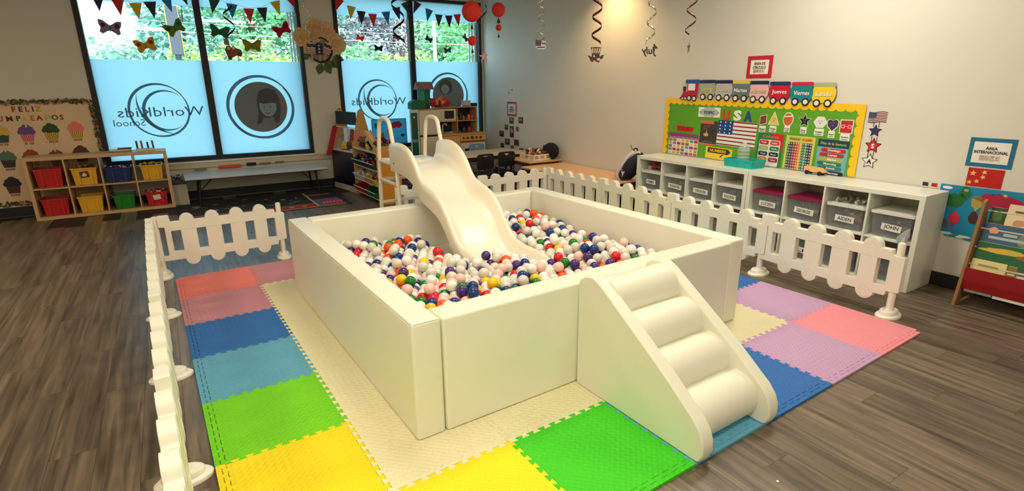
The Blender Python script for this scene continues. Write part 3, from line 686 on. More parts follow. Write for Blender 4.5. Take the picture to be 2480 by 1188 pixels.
def tub(name, label, w, d, h, rgb, loc, rz, cat='bin', sticker=None, handle=True, group=None):
    t = thing(name, label, cat, loc, rz, group); m = mat('tub_%d_%d_%d' % rgb, rgb, 0.42, 0.05, 6); k = 0.86; th = 0.004
    bm = NB()
    def ring(s, z, ins=0.0): return [bm.verts.new((a*(w/2*s-ins), b*(d/2*s-ins), z)) for a, b in ((-1, -1), (1, -1), (1, 1), (-1, 1))]
    R = [ring(k, 0), ring(1, h), ring(1, h, th), ring(k, th, th)]
    bm.faces.new(R[0][::-1])
    for a, b in zip(R, R[1:]):
        for q in range(4): bm.faces.new((a[q], a[(q+1) % 4], b[(q+1) % 4], b[q]))
    bm.faces.new(R[3])
    obj('body', bm, m, t, bevel=0.008)
    bm = NB(); poly(bm, [rrect(-w/2-0.012, w/2+0.012, -d/2-0.012, d/2+0.012, 0.02, 3), rrect(-w/2+0.003, w/2-0.003, -d/2+0.003, d/2-0.003, 0.012, 3)], h-0.016, h, 'XY'); obj('rim', bm, m, t, bevel=0.003)
    for s in (-0.25, 0.25): bm = NB(); poly(bm, [(s*w-0.012, 0.01), (s*w+0.012, 0.01), (s*w+0.014, h-0.018), (s*w-0.014, h-0.018)], -d/2*0.94, -d/2*1.015); obj('rib', bm, m, t)
    if sticker:
        bm = NB(); poly(bm, shear(rect(-0.045, 0.045, h*0.45, h*0.8), 0, h*0.62, 0.1), -d/2-0.001, -d/2-0.004); s_ = obj('sticker', bm, C(*sticker), t)
        bm = NB(); poly(bm, blob(0.0, h*0.62, 0.02, 0.022, 9, 0.3, 2), -d/2-0.004, -d/2-0.0055); poly(bm, blob(-0.02, h*0.56, 0.012, 0.012, 7, 0.3, 3), -d/2-0.004, -d/2-0.0055); obj('print', bm, C(226, 214, 196), s_)
    return t
RED, YEL, BLU, GRN = (196, 26, 26), (232, 178, 34), (20, 40, 108), (26, 130, 36)
z_up, z_lo = kz+(KH+0.014)/2+0.0095, kz+0.041
def kl(x, y, z): return kloc+EX*x+EY*y+Vector((0, 0, z-kz))
spec = [('red plastic bin in the upper left cube of the wood shelf', 0, 1, RED, None, 0.24, 0.285), ('yellow plastic bin with brown sticker in the wood shelf', 1, 1, YEL, (110, 40, 24), 0.225, 0.27), ('dark blue plastic bin in the upper row of the wood shelf', 2, 1, BLU, None, 0.20, 0.275), ('yellow plastic bin in the upper right cube of the wood shelf', 3, 1, YEL, None, 0.205, 0.255),
        ('red plastic bin in the lower left cube of the wood shelf', 0, 0, RED, None, 0.22, 0.275), ('yellow plastic bin in the lower row of the wood shelf', 1, 0, YEL, None, 0.215, 0.265), ('green plastic bin in the lower row of the wood shelf', 2, 0, GRN, None, 0.19, 0.24), ('red plastic bin with white sticker in the lower right cube', 3, 0, (200, 24, 34), (226, 214, 196), 0.195, 0.255)]
for lab, cx, up, c, stk, h, w in spec:
    tub('storage_bin', lab, w, 0.30, h, c, kl(kx[cx]+(0.01 if cx == 3 else 0), 0.19, z_up if up else z_lo), RA, sticker=stk)
for lab, cx, up, cols, h, sd in (('dark blocks heaped in the yellow bin with brown sticker', 1, 1, [(70, 34, 30), (120, 80, 60), (40, 30, 60)], 0.225, 3), ('purple and white toys heaped in the dark blue bin', 2, 1, [(120, 70, 140), (220, 210, 220), (60, 40, 90)], 0.20, 4), ('brown toys heaped in the upper right yellow bin', 3, 1, [(120, 70, 40), (230, 190, 90), (90, 60, 40)], 0.205, 5), ('pink and white toys heaped in the lower right red bin', 3, 0, [(210, 120, 120), (220, 210, 200), (150, 60, 60)], 0.195, 6)):
    w = dict((s[1]+10*s[2], s[6]) for s in spec)[cx+10*up]; p = kl(kx[cx], 0.19, z_up if up else z_lo)
    pile('toy_heap', lab, 'toys', -w/2+0.03, w/2-0.03, -0.11, 0.11, h-0.06, h+0.008, cols, 46, 0.035, p, RA, sd)
# things on top of the wood shelf
zt = kz+KH+0.014
t = thing('paper_tray', 'flat tray of papers lying on the wood shelf', 'tray', kl(1.02, 0.22, zt), RA)
bm = NB(); box(bm, -0.15, 0.12, -0.10, 0.10, 0.0, 0.018, 0.004); obj('tray', bm, C(150, 120, 92), t)
bm = NB(); box(bm, -0.12, 0.11, -0.08, 0.08, 0.018, 0.034, 0.002); obj('paper_stack', bm, C(226, 218, 206), t)
bm = NB(); box(bm, -0.03, 0.13, -0.07, 0.07, 0.0345, 0.05, 0.003); obj('notebook', bm, C(96, 52, 36), t)
t = thing('marker_stand', 'white marker stand with four upright markers on the wood shelf', 'stand', kl(1.31, 0.20, zt), RA)
bm = NB(); box(bm, -0.11, 0.11, -0.05, 0.05, 0.0, 0.03, 0.005); obj('base', bm, C(222, 214, 206), t)
for k, x in enumerate((-0.09, -0.035, 0.035, 0.095)):
    bm = NB(); cyl(bm, (x, 0, 0.0305), (x-0.004, 0, 0.135-0.02*(k == 2)), 0.013, 0.012, 10); obj('marker', bm, C(*((90, 50, 44), (150, 90, 92), (96, 60, 70), (120, 72, 66))[k]), t, smooth=40)
t = thing('spray_bottle', 'small pale blue bottle in an upper cube of the wood shelf', 'bottle', kl(kx[2]-0.155, 0.33, z_up), RA)
bm = NB(); lathe(bm, [(0.02, 0), (0.022, 0.01), (0.022, 0.13), (0.012, 0.16), (0.012, 0.18)]); obj('body', bm, C(170, 200, 216), t, smooth=40)
bm = NB(); lathe(bm, [(0.014, 0.1805), (0.014, 0.21)]); obj('cap', bm, C(225, 232, 236), t, smooth=40)

# ================================================================== BIRTHDAY BOARD
bb = thing('birthday_board', 'paper birthday board with cupcakes and dark tinsel border on the far wall', 'bulletin board', RW(-7.0, -0.002, 0), RA)
X = lambda rx: rx+7.0
bm = NB(); box(bm, -0.62, 0.875, -0.006, 0.0, 0.14, 1.475); obj('backing_paper', bm, mat('board_paper', (226, 196, 160), 0.8, 0.08, 4), bb)
rr = random.Random(4); bm = NB()
def tinsel(a, b, n):
    for k in range(n):
        t = (k+rr.random())/n; x = a[0]+(b[0]-a[0])*t+rr.uniform(-0.025, 0.025); z = a[1]+(b[1]-a[1])*t+rr.uniform(-0.025, 0.025); s = rr.uniform(0.012, 0.03); an = rr.uniform(0, PI)
        T = Matrix.Rotation(an, 3, 'Y') @ Matrix.Rotation(rr.uniform(-0.8, 0.8), 3, 'X')
        q = [T @ Vector(v) for v in ((-s, 0, -s*0.4), (s, 0, -s*0.4), (s*0.6, 0, s*0.4), (-s*0.6, 0, s*0.4))]; y = -0.014-rr.random()*0.018
        f = bm.faces.new([bm.verts.new((x+v.x, y+v.y, z+v.z)) for v in q]); f.material_index = k % 3
tinsel((-0.6, 1.465), (0.86, 1.465), 260); tinsel((0.86, 1.465), (0.865, 0.16), 230); tinsel((-0.6, 0.16), (0.86, 0.16), 200)
o = obj('tinsel_border', bm, [mat('tinsel_dark', (70, 56, 48), 0.3, 0.2), mat('tinsel_green', (74, 78, 58), 0.35, 0.2), mat('tinsel_tan', (170, 130, 90), 0.25, 0.1)], bb); o['kind'] = 'stuff'  # strands alternate between dark, green and tan
lets = [('F', -6.955, 1.375), ('E', -6.885, 1.375), ('L', -6.82, 1.375), ('I', -6.765, 1.375), ('Z', -6.71, 1.375), ('C', -7.2, 1.26), ('U', -7.11, 1.26), ('M', -7.02, 1.26), ('P', -6.93, 1.26), ('L', -6.855, 1.26), ('E', -6.79, 1.26), ('A', -6.72, 1.26), ('Ñ', -6.635, 1.262), ('O', -6.56, 1.26), ('S', -6.49, 1.26)]
lc = [(150, 34, 30), (40, 66, 48), (172, 36, 30), (60, 40, 44), (190, 150, 60), (120, 60, 50), (170, 90, 50), (70, 40, 36), (60, 76, 50), (214, 180, 120), (196, 110, 70), (160, 34, 30), (190, 170, 110), (84, 92, 56), (150, 40, 34)]
for (s, x, z), c in zip(lets, lc):
    bm = NB(); text(bm, s, X(x), z, 0.062, -0.0062, -0.010, bold=0.03); obj('letter', bm, C(*c), bb)
def cupcake(x, z, ic, wc, lin_, candles=(), s=1.0, wrap=True):
    g = bpy.data.objects.new('cupcake', None)
    bm = NB(); poly(bm, [(x+s*a, z+s*b) for a, b in ((-0.085, 0.0), (-0.095, 0.03), (-0.075, 0.055), (-0.07, 0.08), (-0.04, 0.095), (-0.02, 0.12), (0.02, 0.12), (0.045, 0.098), (0.072, 0.08), (0.078, 0.052), (0.095, 0.028), (0.085, 0.0), (0.05, -0.012), (0.02, 0.0), (-0.02, -0.012), (-0.05, 0.002))], -0.0062, -0.0105); ice = obj('cupcake_icing', bm, C(*ic), bb)
    bm = NB(); poly(bm, [(x-0.075*s, z+0.002*s), (x+0.075*s, z+0.002*s), (x+0.055*s, z-0.10*s), (x-0.055*s, z-0.10*s)], -0.0061, -0.009); wr = obj('cupcake_wrapper', bm, C(*wc), bb)
    bm = NB()
    for k in range(7): a = -0.068+0.0227*k; poly(bm, [(x+s*a-0.003, z), (x+s*a+0.003, z), (x+s*a*0.75+0.003, z-0.10*s), (x+s*a*0.75-0.003, z-0.10*s)], -0.009, -0.0096)
    obj('pleat', bm, C(*lin_), wr)
    bm = NB(); poly(bm, rect(x-0.045*s, x+0.045*s, z-0.135*s, z-0.112*s), -0.0061, -0.009); nt_ = obj('name_tag', bm, C(96, 60, 40), bb)
    bm = NB(); poly(bm, rect(x-0.036*s, x+0.036*s, z-0.127*s, z-0.12*s), -0.009, -0.0096); obj('name_print', bm, C(220, 190, 150), nt_)
    for dx, dz, an in candles:
        bm = NB(); poly(bm, shear(rect(x+dx-0.009, x+dx+0.009, z+dz-0.045, z+dz+0.045), x+dx, z+dz, an), -0.0106, -0.013); cd = obj('candle', bm, C(214, 200, 170), bb)
        bm = NB(); poly(bm, [(x+dx+a+math.sin(-an)*0.05, z+dz+0.045+b) for a, b in ((-0.009, 0), (0.009, 0), (0.0, 0.028))], -0.0106, -0.013); obj('flame', bm, C(226, 170, 70), cd)
cupcake(X(-7.14), 1.06, (216, 176, 60), (26, 84, 86), (20, 50, 56), ((0, 0.15, 0),))
cupcake(X(-6.885), 1.06, (98, 76, 128), (196, 74, 96), (240, 150, 160), ((-0.06, 0.14, 0.5), (0.01, 0.13, 0.05)))
cupcake(X(-6.635), 1.07, (28, 72, 30), (214, 176, 60), (110, 80, 30), ((0.02, 0.15, 0.25),))
cupcake(X(-6.37), 1.08, (238, 118, 120), (224, 178, 80), (120, 70, 40), ())
cupcake(X(-7.14), 0.74, (84, 110, 96), (60, 50, 44), (40, 34, 30), ((0, 0.15, 0),))
cupcake(X(-6.90), 0.74, (156, 60, 44), (200, 160, 100), (120, 70, 50), ((0.01, 0.16, 0),))
cupcake(X(-6.64), 0.72, (120, 70, 50), (200, 160, 100), (120, 70, 50), ((-0.06, 0.17, 0.1), (0.05, 0.17, -0.1), (0, 0.14, 0)))
cupcake(X(-6.37), 0.76, (82, 44, 40), (120, 60, 50), (70, 40, 36), ())
cupcake(X(-7.16), 0.40, (30, 26, 40), (96, 44, 52), (60, 30, 40), ())

# ================================================================== LOW BENCH TABLE, LEDGE ITEMS, RUG
t = thing('low_bench', 'long low table with pale top and black legs under the window', 'table', RW(-4.24, -0.41, FZ), RA)
bm = NB(); box(bm, -0.98, 0.98, -0.33, 0.33, 0.395, 0.42, 0.004); obj('table_top', bm, mat('bench_laminate', (206, 208, 212), 0.22, 0.03), t)
bm = NB(); box(bm, -0.984, 0.984, -0.334, 0.334, 0.385, 0.3945, 0.003); obj('edge_band', bm, M_black, t)
for sx in (-1, 1):
    bm = NB(); box(bm, sx*0.80-0.02, sx*0.80+0.02, -0.28, 0.28, 0.36, 0.384, 0.004); obj('leg_bracket', bm, M_black, t)
    for sy in (-1, 1): bm = NB(); tube(bm, [(sx*0.8, sy*0.25, 0.365), (sx*0.84, sy*0.26, 0.0)], 0.014, 10); obj('leg', bm, M_black, t, smooth=40)
    bm = NB(); tube(bm, [(sx*0.6, 0, 0.38), (sx*0.82, 0, 0.16)], 0.007, 8); tube(bm, [(sx*0.82, -0.25, 0.16), (sx*0.82, 0.25, 0.16)], 0.007, 8); obj('brace', bm, M_black, t, smooth=40)
def onwall(name, label, cat, rx0, rx1, z0, z1, c, d=0.02):
    bm = NB(); box(bm, rx0, rx1, -0.036-d, -0.036, z0, z1, 0.003); return tag(obj(name, bm, C(*c), loc=RW(0, 0), rot=(0, 0, RA)), label, cat)
for nm, lab, cat, u0, u1, z0, z1, c in (('paper_strip', 'orange paper strip taped to the ledge above the low table', 'strip', -4.73, -4.42, 0.425, 0.475, (214, 84, 44)), ('paper_strip', 'black paper strip taped to the ledge above the low table', 'strip', -4.34, -4.20, 0.435, 0.485, (24, 24, 30)), ('paper_strip', 'grey green paper strip taped to the ledge, left of the orange one', 'strip', -5.06, -4.90, 0.42, 0.45, (128, 138, 124)), ('paper_strip', 'leafy green paper strip taped to the ledge, right of the black one', 'strip', -4.15, -3.98, 0.44, 0.47, (112, 116, 84)), ('paper_strip', 'short olive paper strip taped to the ledge near its right end', 'strip', -3.92, -3.78, 0.45, 0.475, (120, 112, 80))):
    onwall(nm, lab, cat, u0, u1, z0, z1, c, 0.004)
t = thing('craft_box', 'small shelf box with clutter between wood shelf and low table', 'box', RW(-5.30, -0.30, FZ), RA)
bm = NB(); box(bm, -0.12, 0.10, -0.12, 0.12, 0.0, 0.30, 0.004); obj('body', bm, C(176, 168, 156), t)
bm = NB(); box(bm, -0.10, 0.07, -0.09, 0.10, 0.301, 0.35, 0.004); obj('tray', bm, C(74, 54, 44), t)
pile('craft_clutter', 'dark craft clutter on the small box beside the wood shelf', 'toys', -0.08, 0.05, -0.07, 0.08, 0.375, 0.42, [(70, 60, 50), (96, 96, 84), (40, 40, 44)], 14, 0.035, RW(-5.30, -0.30, FZ), RA, 8)
M_rug = mat('rug_dark', (34, 36, 38), 0.9, 0.3, 14, 0.4, 300)
rug = thing('play_rug', 'dark printed rug with red border lying in front of the low table', 'rug', RW(-4.28, -1.0, FZ), RA)
bm = NB(); poly(bm, rrect(-1.1, 1.1, -0.68, 0.66, 0.05), 0.0005, 0.007, 'XY'); obj('pile_base', bm, M_rug, rug)
def rugp(name, l, c, lay=1): bm = NB(); poly(bm, l, 0.007+0.0006*(lay-1), 0.007+0.0006*lay, 'XY'); return obj(name, bm, mat('rug_%d_%d_%d' % c, c, 0.9, 0.25, 40), rug)
rugp('border', rect(-1.02, 0.62, -0.6, -0.42), (150, 34, 26)); rugp('border', rect(0.66, 1.02, -0.6, -0.1), (96, 92, 110)); rugp('border', rect(-1.02, 1.02, -0.665, -0.61), (176, 120, 60))
rugp('stripe', rect(0.62, 0.65, -0.6, 0.5), (206, 170, 110), 2); rugp('stripe', rect(-1.0, 0.62, -0.41, -0.38), (196, 120, 60), 2); rugp('panel', rect(0.66, 1.0, 0.2, 0.32), (176, 84, 40), 1); rugp('panel', [(0.70, -0.52), (1.0, -0.55), (1.02, -0.3), (0.82, -0.2)], (190, 40, 84), 2)
rr = random.Random(9)
for k in range(26): x, y = rr.uniform(-0.95, 0.5), rr.uniform(-0.3, 0.55); rugp('motif', blob(x, y, rr.uniform(0.02, 0.06), rr.uniform(0.02, 0.05), 9, 0.3, k), rr.choice([(96, 100, 84), (60, 84, 60), (150, 150, 130), (120, 110, 60), (70, 80, 110)]), 1)
for k in range(9): rugp('motif', blob(-0.9+0.17*k, -0.51, 0.035, 0.028, 8, 0.3, k+50), rr.choice([(206, 120, 40), (220, 170, 60), (96, 30, 30)]), 2)
for k in range(6): rugp('motif', rect(0.74+0.05*k, 0.77+0.05*k, -0.44, -0.36), (230, 120, 150), 3)

# ================================================================== BLUE CABINET, EASEL, TOY RACK
M_wood = mat('honey_wood', (214, 160, 84), 0.45, 0.12, 3, stretch=(4, 4, 30)); M_wood2 = mat('tan_wood', (196, 148, 92), 0.5, 0.12, 3, stretch=(4, 4, 26)); M_orange = mat('orange_melamine', (204, 136, 36), 0.45, 0.06, 3)
t = thing('blue_cabinet', 'low cabinet with dark blue back panel and white top near the window', 'cabinet', (2.57, 3.85, FZ), 0.148)
bm = NB(); box(bm, 0.0, 0.34, -0.80, 0, 0.09, 0.628, 0.003); obj('carcass', bm, C(60, 60, 66), t)
bm = NB(); box(bm, -0.016, -0.0005, -0.80, 0, 0.095, 0.63, 0.002); obj('back_panel', bm, mat('navy_panel', (8, 15, 46), 0.35, 0.05), t)
bm = NB(); box(bm, -0.02, 0.36, -0.81, 0, 0.6305, 0.655, 0.003); obj('top_board', bm, C(214, 208, 198, 0.3), t)
bm = NB(); box(bm, -0.02, 0.34, -0.80, 0, 0.0, 0.0895, 0.003); obj('plinth', bm, C(204, 186, 158), t)
es = thing('paper_easel', 'wooden A-frame tabletop easel with black board and red cloth on the blue cabinet', 'easel', (2.57, 3.85, FZ+0.6555), 0.148)
for yy in (-0.04, -0.765):
    bm = NB(); pr = [(-0.02, 0.0), (0.06, 0.0), (0.12, 0.2), (0.22, 0.2), (0.28, 0.0), (0.36, 0.0), (0.235, 0.52), (0.215, 0.61), (0.17, 0.65), (0.125, 0.61), (0.105, 0.52)]
    poly(bm, pr, yy-0.012, yy+0.012); obj('frame_side', bm, M_wood2, es)
bm = NB(); box(bm, 0.085, 0.103, -0.75, -0.055, 0.40, 0.60, 0.003); obj('black_board', bm, mat('chalkboard', (14, 16, 24), 0.6), es)
bm = NB(); cyl(bm, (0.075, -0.79, 0.355), (0.075, -0.02, 0.355), 0.009, n=10); obj('paper_rod', bm, C(220, 210, 196), es, smooth=40)
bm = NB(); box(bm, 0.055, 0.062, -0.50, -0.36, 0.02, 0.345, 0.002); obj('paper_sheet', bm, C(232, 234, 236), es); bm = NB(); box(bm, 0.055, 0.062, -0.68, -0.52, 0.06, 0.345, 0.002); obj('paper_sheet', bm, C(206, 206, 210), es)
bm = NB(); poly(bm, [(0.04, 0.36), (0.10, 0.37), (-0.055, -0.10), (-0.12, -0.11)], -0.08, 0.0); obj('red_cloth', bm, mat('red_cloth', (176, 22, 28), 0.8, 0.1), es, bevel=0.008)
bm = NB(); poly(bm, [(0.03, 0.34), (0.06, 0.34), (0.02, 0.15), (-0.005, 0.16)], -0.75, -0.66); obj('red_cloth', bm, mat('red_cloth', (176, 22, 28), 0.8, 0.1), es, bevel=0.006)
# hard hat and bag on the blue cabinet
cz = FZ+0.6555
t = thing('toy_helmet', 'yellow toy hard hat on the blue cabinet', 'helmet', (2.70, 3.50, cz), 0.1)
bm = NB(); lathe(bm, [(0.075, 0.025), (0.076, 0.05), (0.07, 0.09), (0.052, 0.125), (0.028, 0.143), (0.008, 0.148)]); obj('shell', bm, mat('helmet_yellow', (240, 176, 24), 0.35), t, smooth=60)
bm = NB(); lathe(bm, [(0.10, 0.016), (0.10, 0.022), (0.078, 0.027), (0.07, 0.02)]); obj('brim', bm, mat('helmet_yellow', (240, 176, 24), 0.35), t, smooth=60)
bm = NB(); lathe(bm, [(0.08, 0.0), (0.084, 0.002), (0.084, 0.0155)]); obj('band', bm, C(150, 30, 24), t, smooth=40)
t = thing('toy_purse', 'black sequined toy bag slumped on the blue cabinet', 'bag', (2.75, 3.26, cz), 0.1)
bm = NB(); poly(bm, [(-0.06, 0), (0.06, 0), (0.075, 0.09), (0.05, 0.14), (0.0, 0.125), (-0.05, 0.145), (-0.08, 0.10)], -0.13, 0.13); obj('pouch', bm, mat('black_sequin', (26, 26, 32), 0.3, 0.4, 90, 0.6, 120), t, bevel=0.02, bseg=3)
bm = NB(); tube(bm, [(0.0, -0.08, 0.13), (-0.03, -0.06, 0.17), (-0.03, 0.05, 0.17), (0.0, 0.08, 0.13)], 0.006, 8); obj('strap', bm, M_black, t, smooth=50)
t = thing('toy_tag', 'small white card standing on the blue cabinet', 'card', (2.675, 3.16, cz), 0.15)
bm = NB(); box(bm, -0.004, 0.004, -0.045, 0.045, 0.0, 0.035, 0.002); obj('card', bm, C(220, 218, 212), t); bm = NB(); box(bm, -0.0055, -0.0045, -0.03, 0.03, 0.012, 0.02); obj('print', bm, C(90, 90, 96), t)
# toy rack with tilted bins
tr = thing('toy_rack', 'three-tier toy rack with orange end panel full of toys', 'rack', (2.64, 1.96, FZ), 0)
for y0, m in ((0.0, M_orange), (1.02, M_wood)):
    bm = NB(); pr = [(0.0, 0.0), (0.36, 0.0), (0.36, 0.80), (0.345, 0.83), (0.02, 0.83), (0.0, 0.80)]
    hole = rrect(0.15, 0.24, 0.755, 0.785, 0.013, 3)
    poly(bm, [pr, hole], y0, y0+0.02); obj('end_panel', bm, m, tr)
bm = NB(); box(bm, 0.342, 0.356, 0.02, 1.02, 0.05, 0.8, 0.002); obj('back_panel', bm, M_wood, tr)
bm = NB(); box(bm, 0.0, 0.34, 0.02, 1.02, 0.725, 0.742, 0.002); obj('top_shelf', bm, C(220, 206, 180), tr)
for z in (0.485, 0.265, 0.07):
    bm = NB(); tube(bm, [(0.0, 0.02, z), (0.0, 1.02, z)], 0.008, 8); obj('rail', bm, C(228, 224, 218), tr, smooth=40)
    bm = NB(); tube(bm, [(0.20, 0.02, z+0.07), (0.20, 1.02, z+0.07)], 0.008, 8); obj('rail', bm, C(228, 224, 218), tr, smooth=40)
def tilt_bin(y0, y1, z, c, label):
    t = thing('rack_bin', label, 'bin', (2.64, 1.96, FZ+z)); m = mat('tub_%d_%d_%d' % c, c, 0.42, 0.05, 6)
    pr = [(-0.045, 0.02), (0.22, 0.09), (0.20, 0.0), (0.04, -0.075), (-0.005, -0.06)]
    bm = NB(); poly(bm, pr[1:]+pr[:1], y0, y0+0.004, 'XZ'); poly(bm, pr[1:]+pr[:1], y1-0.004, y1, 'XZ')
    for a, b in zip(pr[1:], pr[2:]+pr[:1]):
        d = Vector((b[0]-a[0], b[1]-a[1])).normalized(); n = Vector((-d.y, d.x))*0.003
        poly(bm, [(a[0], a[1]), (b[0], b[1]), (b[0]+n.x, b[1]+n.y), (a[0]+n.x, a[1]+n.y)], y0+0.004, y1-0.004, 'XZ')
    obj('body', bm, m, t)
    bm = NB(); tube(bm, [(-0.045, y0, 0.02), (-0.045, y1, 0.02)], 0.006, 8); obj('lip', bm, C(226, 222, 216), t, smooth=40)
    return t
tilt_bin(0.05, 0.50, 0.14, (16, 96, 44), 'dark green bin in the bottom tier of the toy rack'); tilt_bin(0.53, 0.99, 0.14, (170, 24, 26), 'red bin in the bottom tier of the toy rack')
tilt_bin(0.05, 0.50, 0.335, (216, 170, 40), 'yellow bin in the middle tier of the toy rack'); tilt_bin(0.53, 0.99, 0.335, (222, 216, 208), 'white bin in the middle tier of the toy rack')
tilt_bin(0.05, 0.99, 0.555, (30, 70, 50), 'long dark green bin in the upper tier of the toy rack')
TY = (2.64, 1.96, FZ)
pile('toy_heap', 'mixed dark toys heaped in the upper tier of the toy rack', 'toys', 0.0, 0.17, 0.08, 0.95, 0.55, 0.615, [(30, 60, 50), (190, 40, 40), (40, 40, 60), (220, 150, 150), (90, 60, 40)], 60, 0.05, TY, 0, 11)
pile('toy_heap', 'white and yellow toys heaped in the middle tier of the toy rack', 'toys', 0.0, 0.17, 0.08, 0.95, 0.335, 0.40, [(226, 220, 206), (190, 120, 120), (220, 170, 50), (70, 50, 40)], 50, 0.05, TY, 0, 12)
pile('toy_heap', 'red, green and yellow toys heaped on top of the toy rack', 'toys', 0.06, 0.28, 0.12, 0.95, 0.77, 0.90, [(196, 30, 34), (24, 24, 26), (30, 110, 44), (30, 28, 30), (210, 50, 40)], 80, 0.075, TY, 0, 13)
t = thing('toy_figure', 'yellow plastic toy standing on the toy rack', 'toy', (2.70, 2.42, FZ+0.742))
bm = NB(); sph(bm, (0, 0, 0.055), 0.055, (0.8, 0.9, 1)); sph(bm, (0, 0.005, 0.135), 0.042); obj('body', bm, mat('toy_yellow', (236, 190, 24), 0.35), t, smooth=60)
t = thing('toy_ramp', 'light wooden ramp leaning on the heap of toys', 'toy', (2.72, 2.05, FZ+0.742), 0.1)
bm = NB(); poly(bm, [(0.0, 0.003), (0.03, 0.003), (0.36, 0.26), (0.345, 0.28)], -0.05, 0.05, 'YZ'); obj('board', bm, C(222, 190, 140), t)
bm = NB()
for s in (-0.05, 0.042): poly(bm, [(0.0, 0.0255), (0.0, 0.045), (0.33, 0.30), (0.345, 0.283)], s, s+0.008, 'YZ')
obj('guide', bm, C(206, 170, 120), t)
# picture of the world on the window
wp = thing('window_map', 'small world map poster leaning on the second window', 'poster', RW(-2.0, -0.055, 0), RA)
bm = NB(); box(bm, -0.285, 0.355, 0.0, 0.006, 0.64, 1.075, 0.001); obj('sheet', bm, film_mat('map_sheet', (120, 206, 226), 0.6), wp)
bm = NB(); poly(bm, [rect(-0.285, 0.355, 0.64, 1.075), rect(-0.275, 0.345, 0.65, 1.065)], 0, -0.002); obj('border', bm, C(20, 76, 96), wp)
for l, c in ((blob(-0.17, 0.96, 0.07, 0.06, 14, 0.25, 1), (70, 150, 90)), (blob(-0.10, 0.78, 0.035, 0.07, 12, 0.25, 2), (216, 150, 90)), (blob(0.04, 0.85, 0.05, 0.07, 12, 0.25, 3), (220, 196, 90)), (blob(0.16, 0.97, 0.13, 0.06, 16, 0.3, 4), (226, 90, 110)), (blob(0.27, 0.78, 0.035, 0.025, 12, 0.25, 5), (40, 110, 150)), (blob(0.03, 0.99, 0.04, 0.035, 10, 0.25, 6), (130, 190, 120))): flat('continent', l, 1, film_mat('map_ink_%d_%d' % c[:2], c, 0.5), wp)

# ================================================================== PLAY KITCHEN
kt_ = thing('play_kitchen', 'wooden play kitchen with white fridge door, microwave and stove in the corner', 'play kitchen', RW(-1.54, -0.03, FZ), RA)
M_cream = mat('kitchen_cream', (226, 212, 186), 0.4, 0.04)
D0 = -0.38
def kb(name, x0, x1, y0, y1, z0, z1, m, par=None, bev=0.003): bm = NB(); box(bm, x0, x1, y0, y1, z0+0.014, z1+0.014, bev); return obj(name, bm, m, par or kt_)
kb('fridge_body', 0.0, 0.40, D0+0.02, 0, 0.0, 1.22, M_wood); kb('fridge_top', -0.005, 0.405, D0, 0, 1.2205, 1.235, M_wood2)
d1 = kb('fridge_door', 0.005, 0.395, D0, D0+0.0195, 0.79, 1.215, M_cream); kb('fridge_door', 0.005, 0.395, D0, D0+0.0195, 0.08, 0.755, M_cream); kb('door_gap', 0.005, 0.395, D0+0.008, D0+0.0195, 0.757, 0.788, M_black)
kb('kick_plate', 0.0, 1.33, D0+0.03, D0+0.04, 0.0, 0.075, M_wood2)
# hutch: open upper shelves
kb('hutch_side', 0.405, 0.425, -0.26, 0, 0.79, 1.24, M_wood); kb('hutch_side', 1.205, 1.225, -0.26, 0, 0.79, 1.24, M_wood); kb('hutch_divider', 0.80, 0.815, -0.26, -0.01, 0.79, 1.225, M_wood)
kb('hutch_back', 0.425, 1.205, -0.012, 0, 0.79, 1.24, mat('hutch_dark', (30, 26, 26), 0.6)); kb('hutch_top', 0.405, 1.225, -0.27, 0, 1.2405, 1.255, M_wood2); kb('hutch_shelf', 0.425, 1.205, -0.26, -0.012, 0.995, 1.01, M_wood)
mw = kb('microwave', 0.435, 0.785, -0.255, -0.02, 1.012, 1.225, M_cream); kb('microwave_window', 0.55, 0.74, -0.258, -0.2552, 1.05, 1.19, M_black, mw)
kb('counter', 0.40, 1.34, D0-0.01, 0, 0.755, 0.785, M_wood); kb('stove_body', 0.405, 1.33, D0+0.02, 0, 0.02, 0.754, M_wood)
kp = kb('knob_panel', 0.80, 1.33, D0, D0+0.0195, 0.64, 0.75, mat('knob_wood', (224, 178, 106), 0.45, 0.1))
for k, x in enumerate((0.86, 0.945, 1.04, 1.13, 1.22)):
    bm = NB(); r = 0.032 if k == 2 else 0.024; cyl(bm, (x, D0-0.001, 0.71), (x, D0-0.022, 0.71), r, r*0.85, 16); obj('knob', bm, C(110, 48, 24), kp, smooth=40)
kb('red_stripe', 0.80, 1.33, D0+0.002, D0+0.0195, 0.615, 0.637, C(176, 40, 34)); ov = kb('oven_door', 0.80, 1.32, D0, D0+0.0195, 0.10, 0.605, M_cream); kb('oven_window', 0.88, 1.24, D0-0.004, D0-0.0005, 0.22, 0.50, M_black, ov)
kb('sink_door', 0.42, 0.79, D0, D0+0.0195, 0.10, 0.74, mat('knob_wood', (224, 178, 106), 0.45, 0.1))
bm = NB(); lathe(bm, [(0.13, 0.80), (0.13, 0.806), (0.11, 0.808), (0.10, 0.80)], (0.62, -0.13, 0.0), 24); obj('sink', bm, C(214, 204, 186), kt_, smooth=40)
bm = NB(); tube(bm, cr([(0.58, -0.08, 0.80), (0.58, -0.08, 0.90), (0.59, -0.09, 0.955), (0.62, -0.12, 0.965), (0.645, -0.145, 0.935)], 4), 0.014, 10); sph(bm, (0.66, -0.06, 0.95), 0.03); obj('faucet', bm, mat('faucet_white', (222, 218, 214), 0.25), kt_, smooth=60)
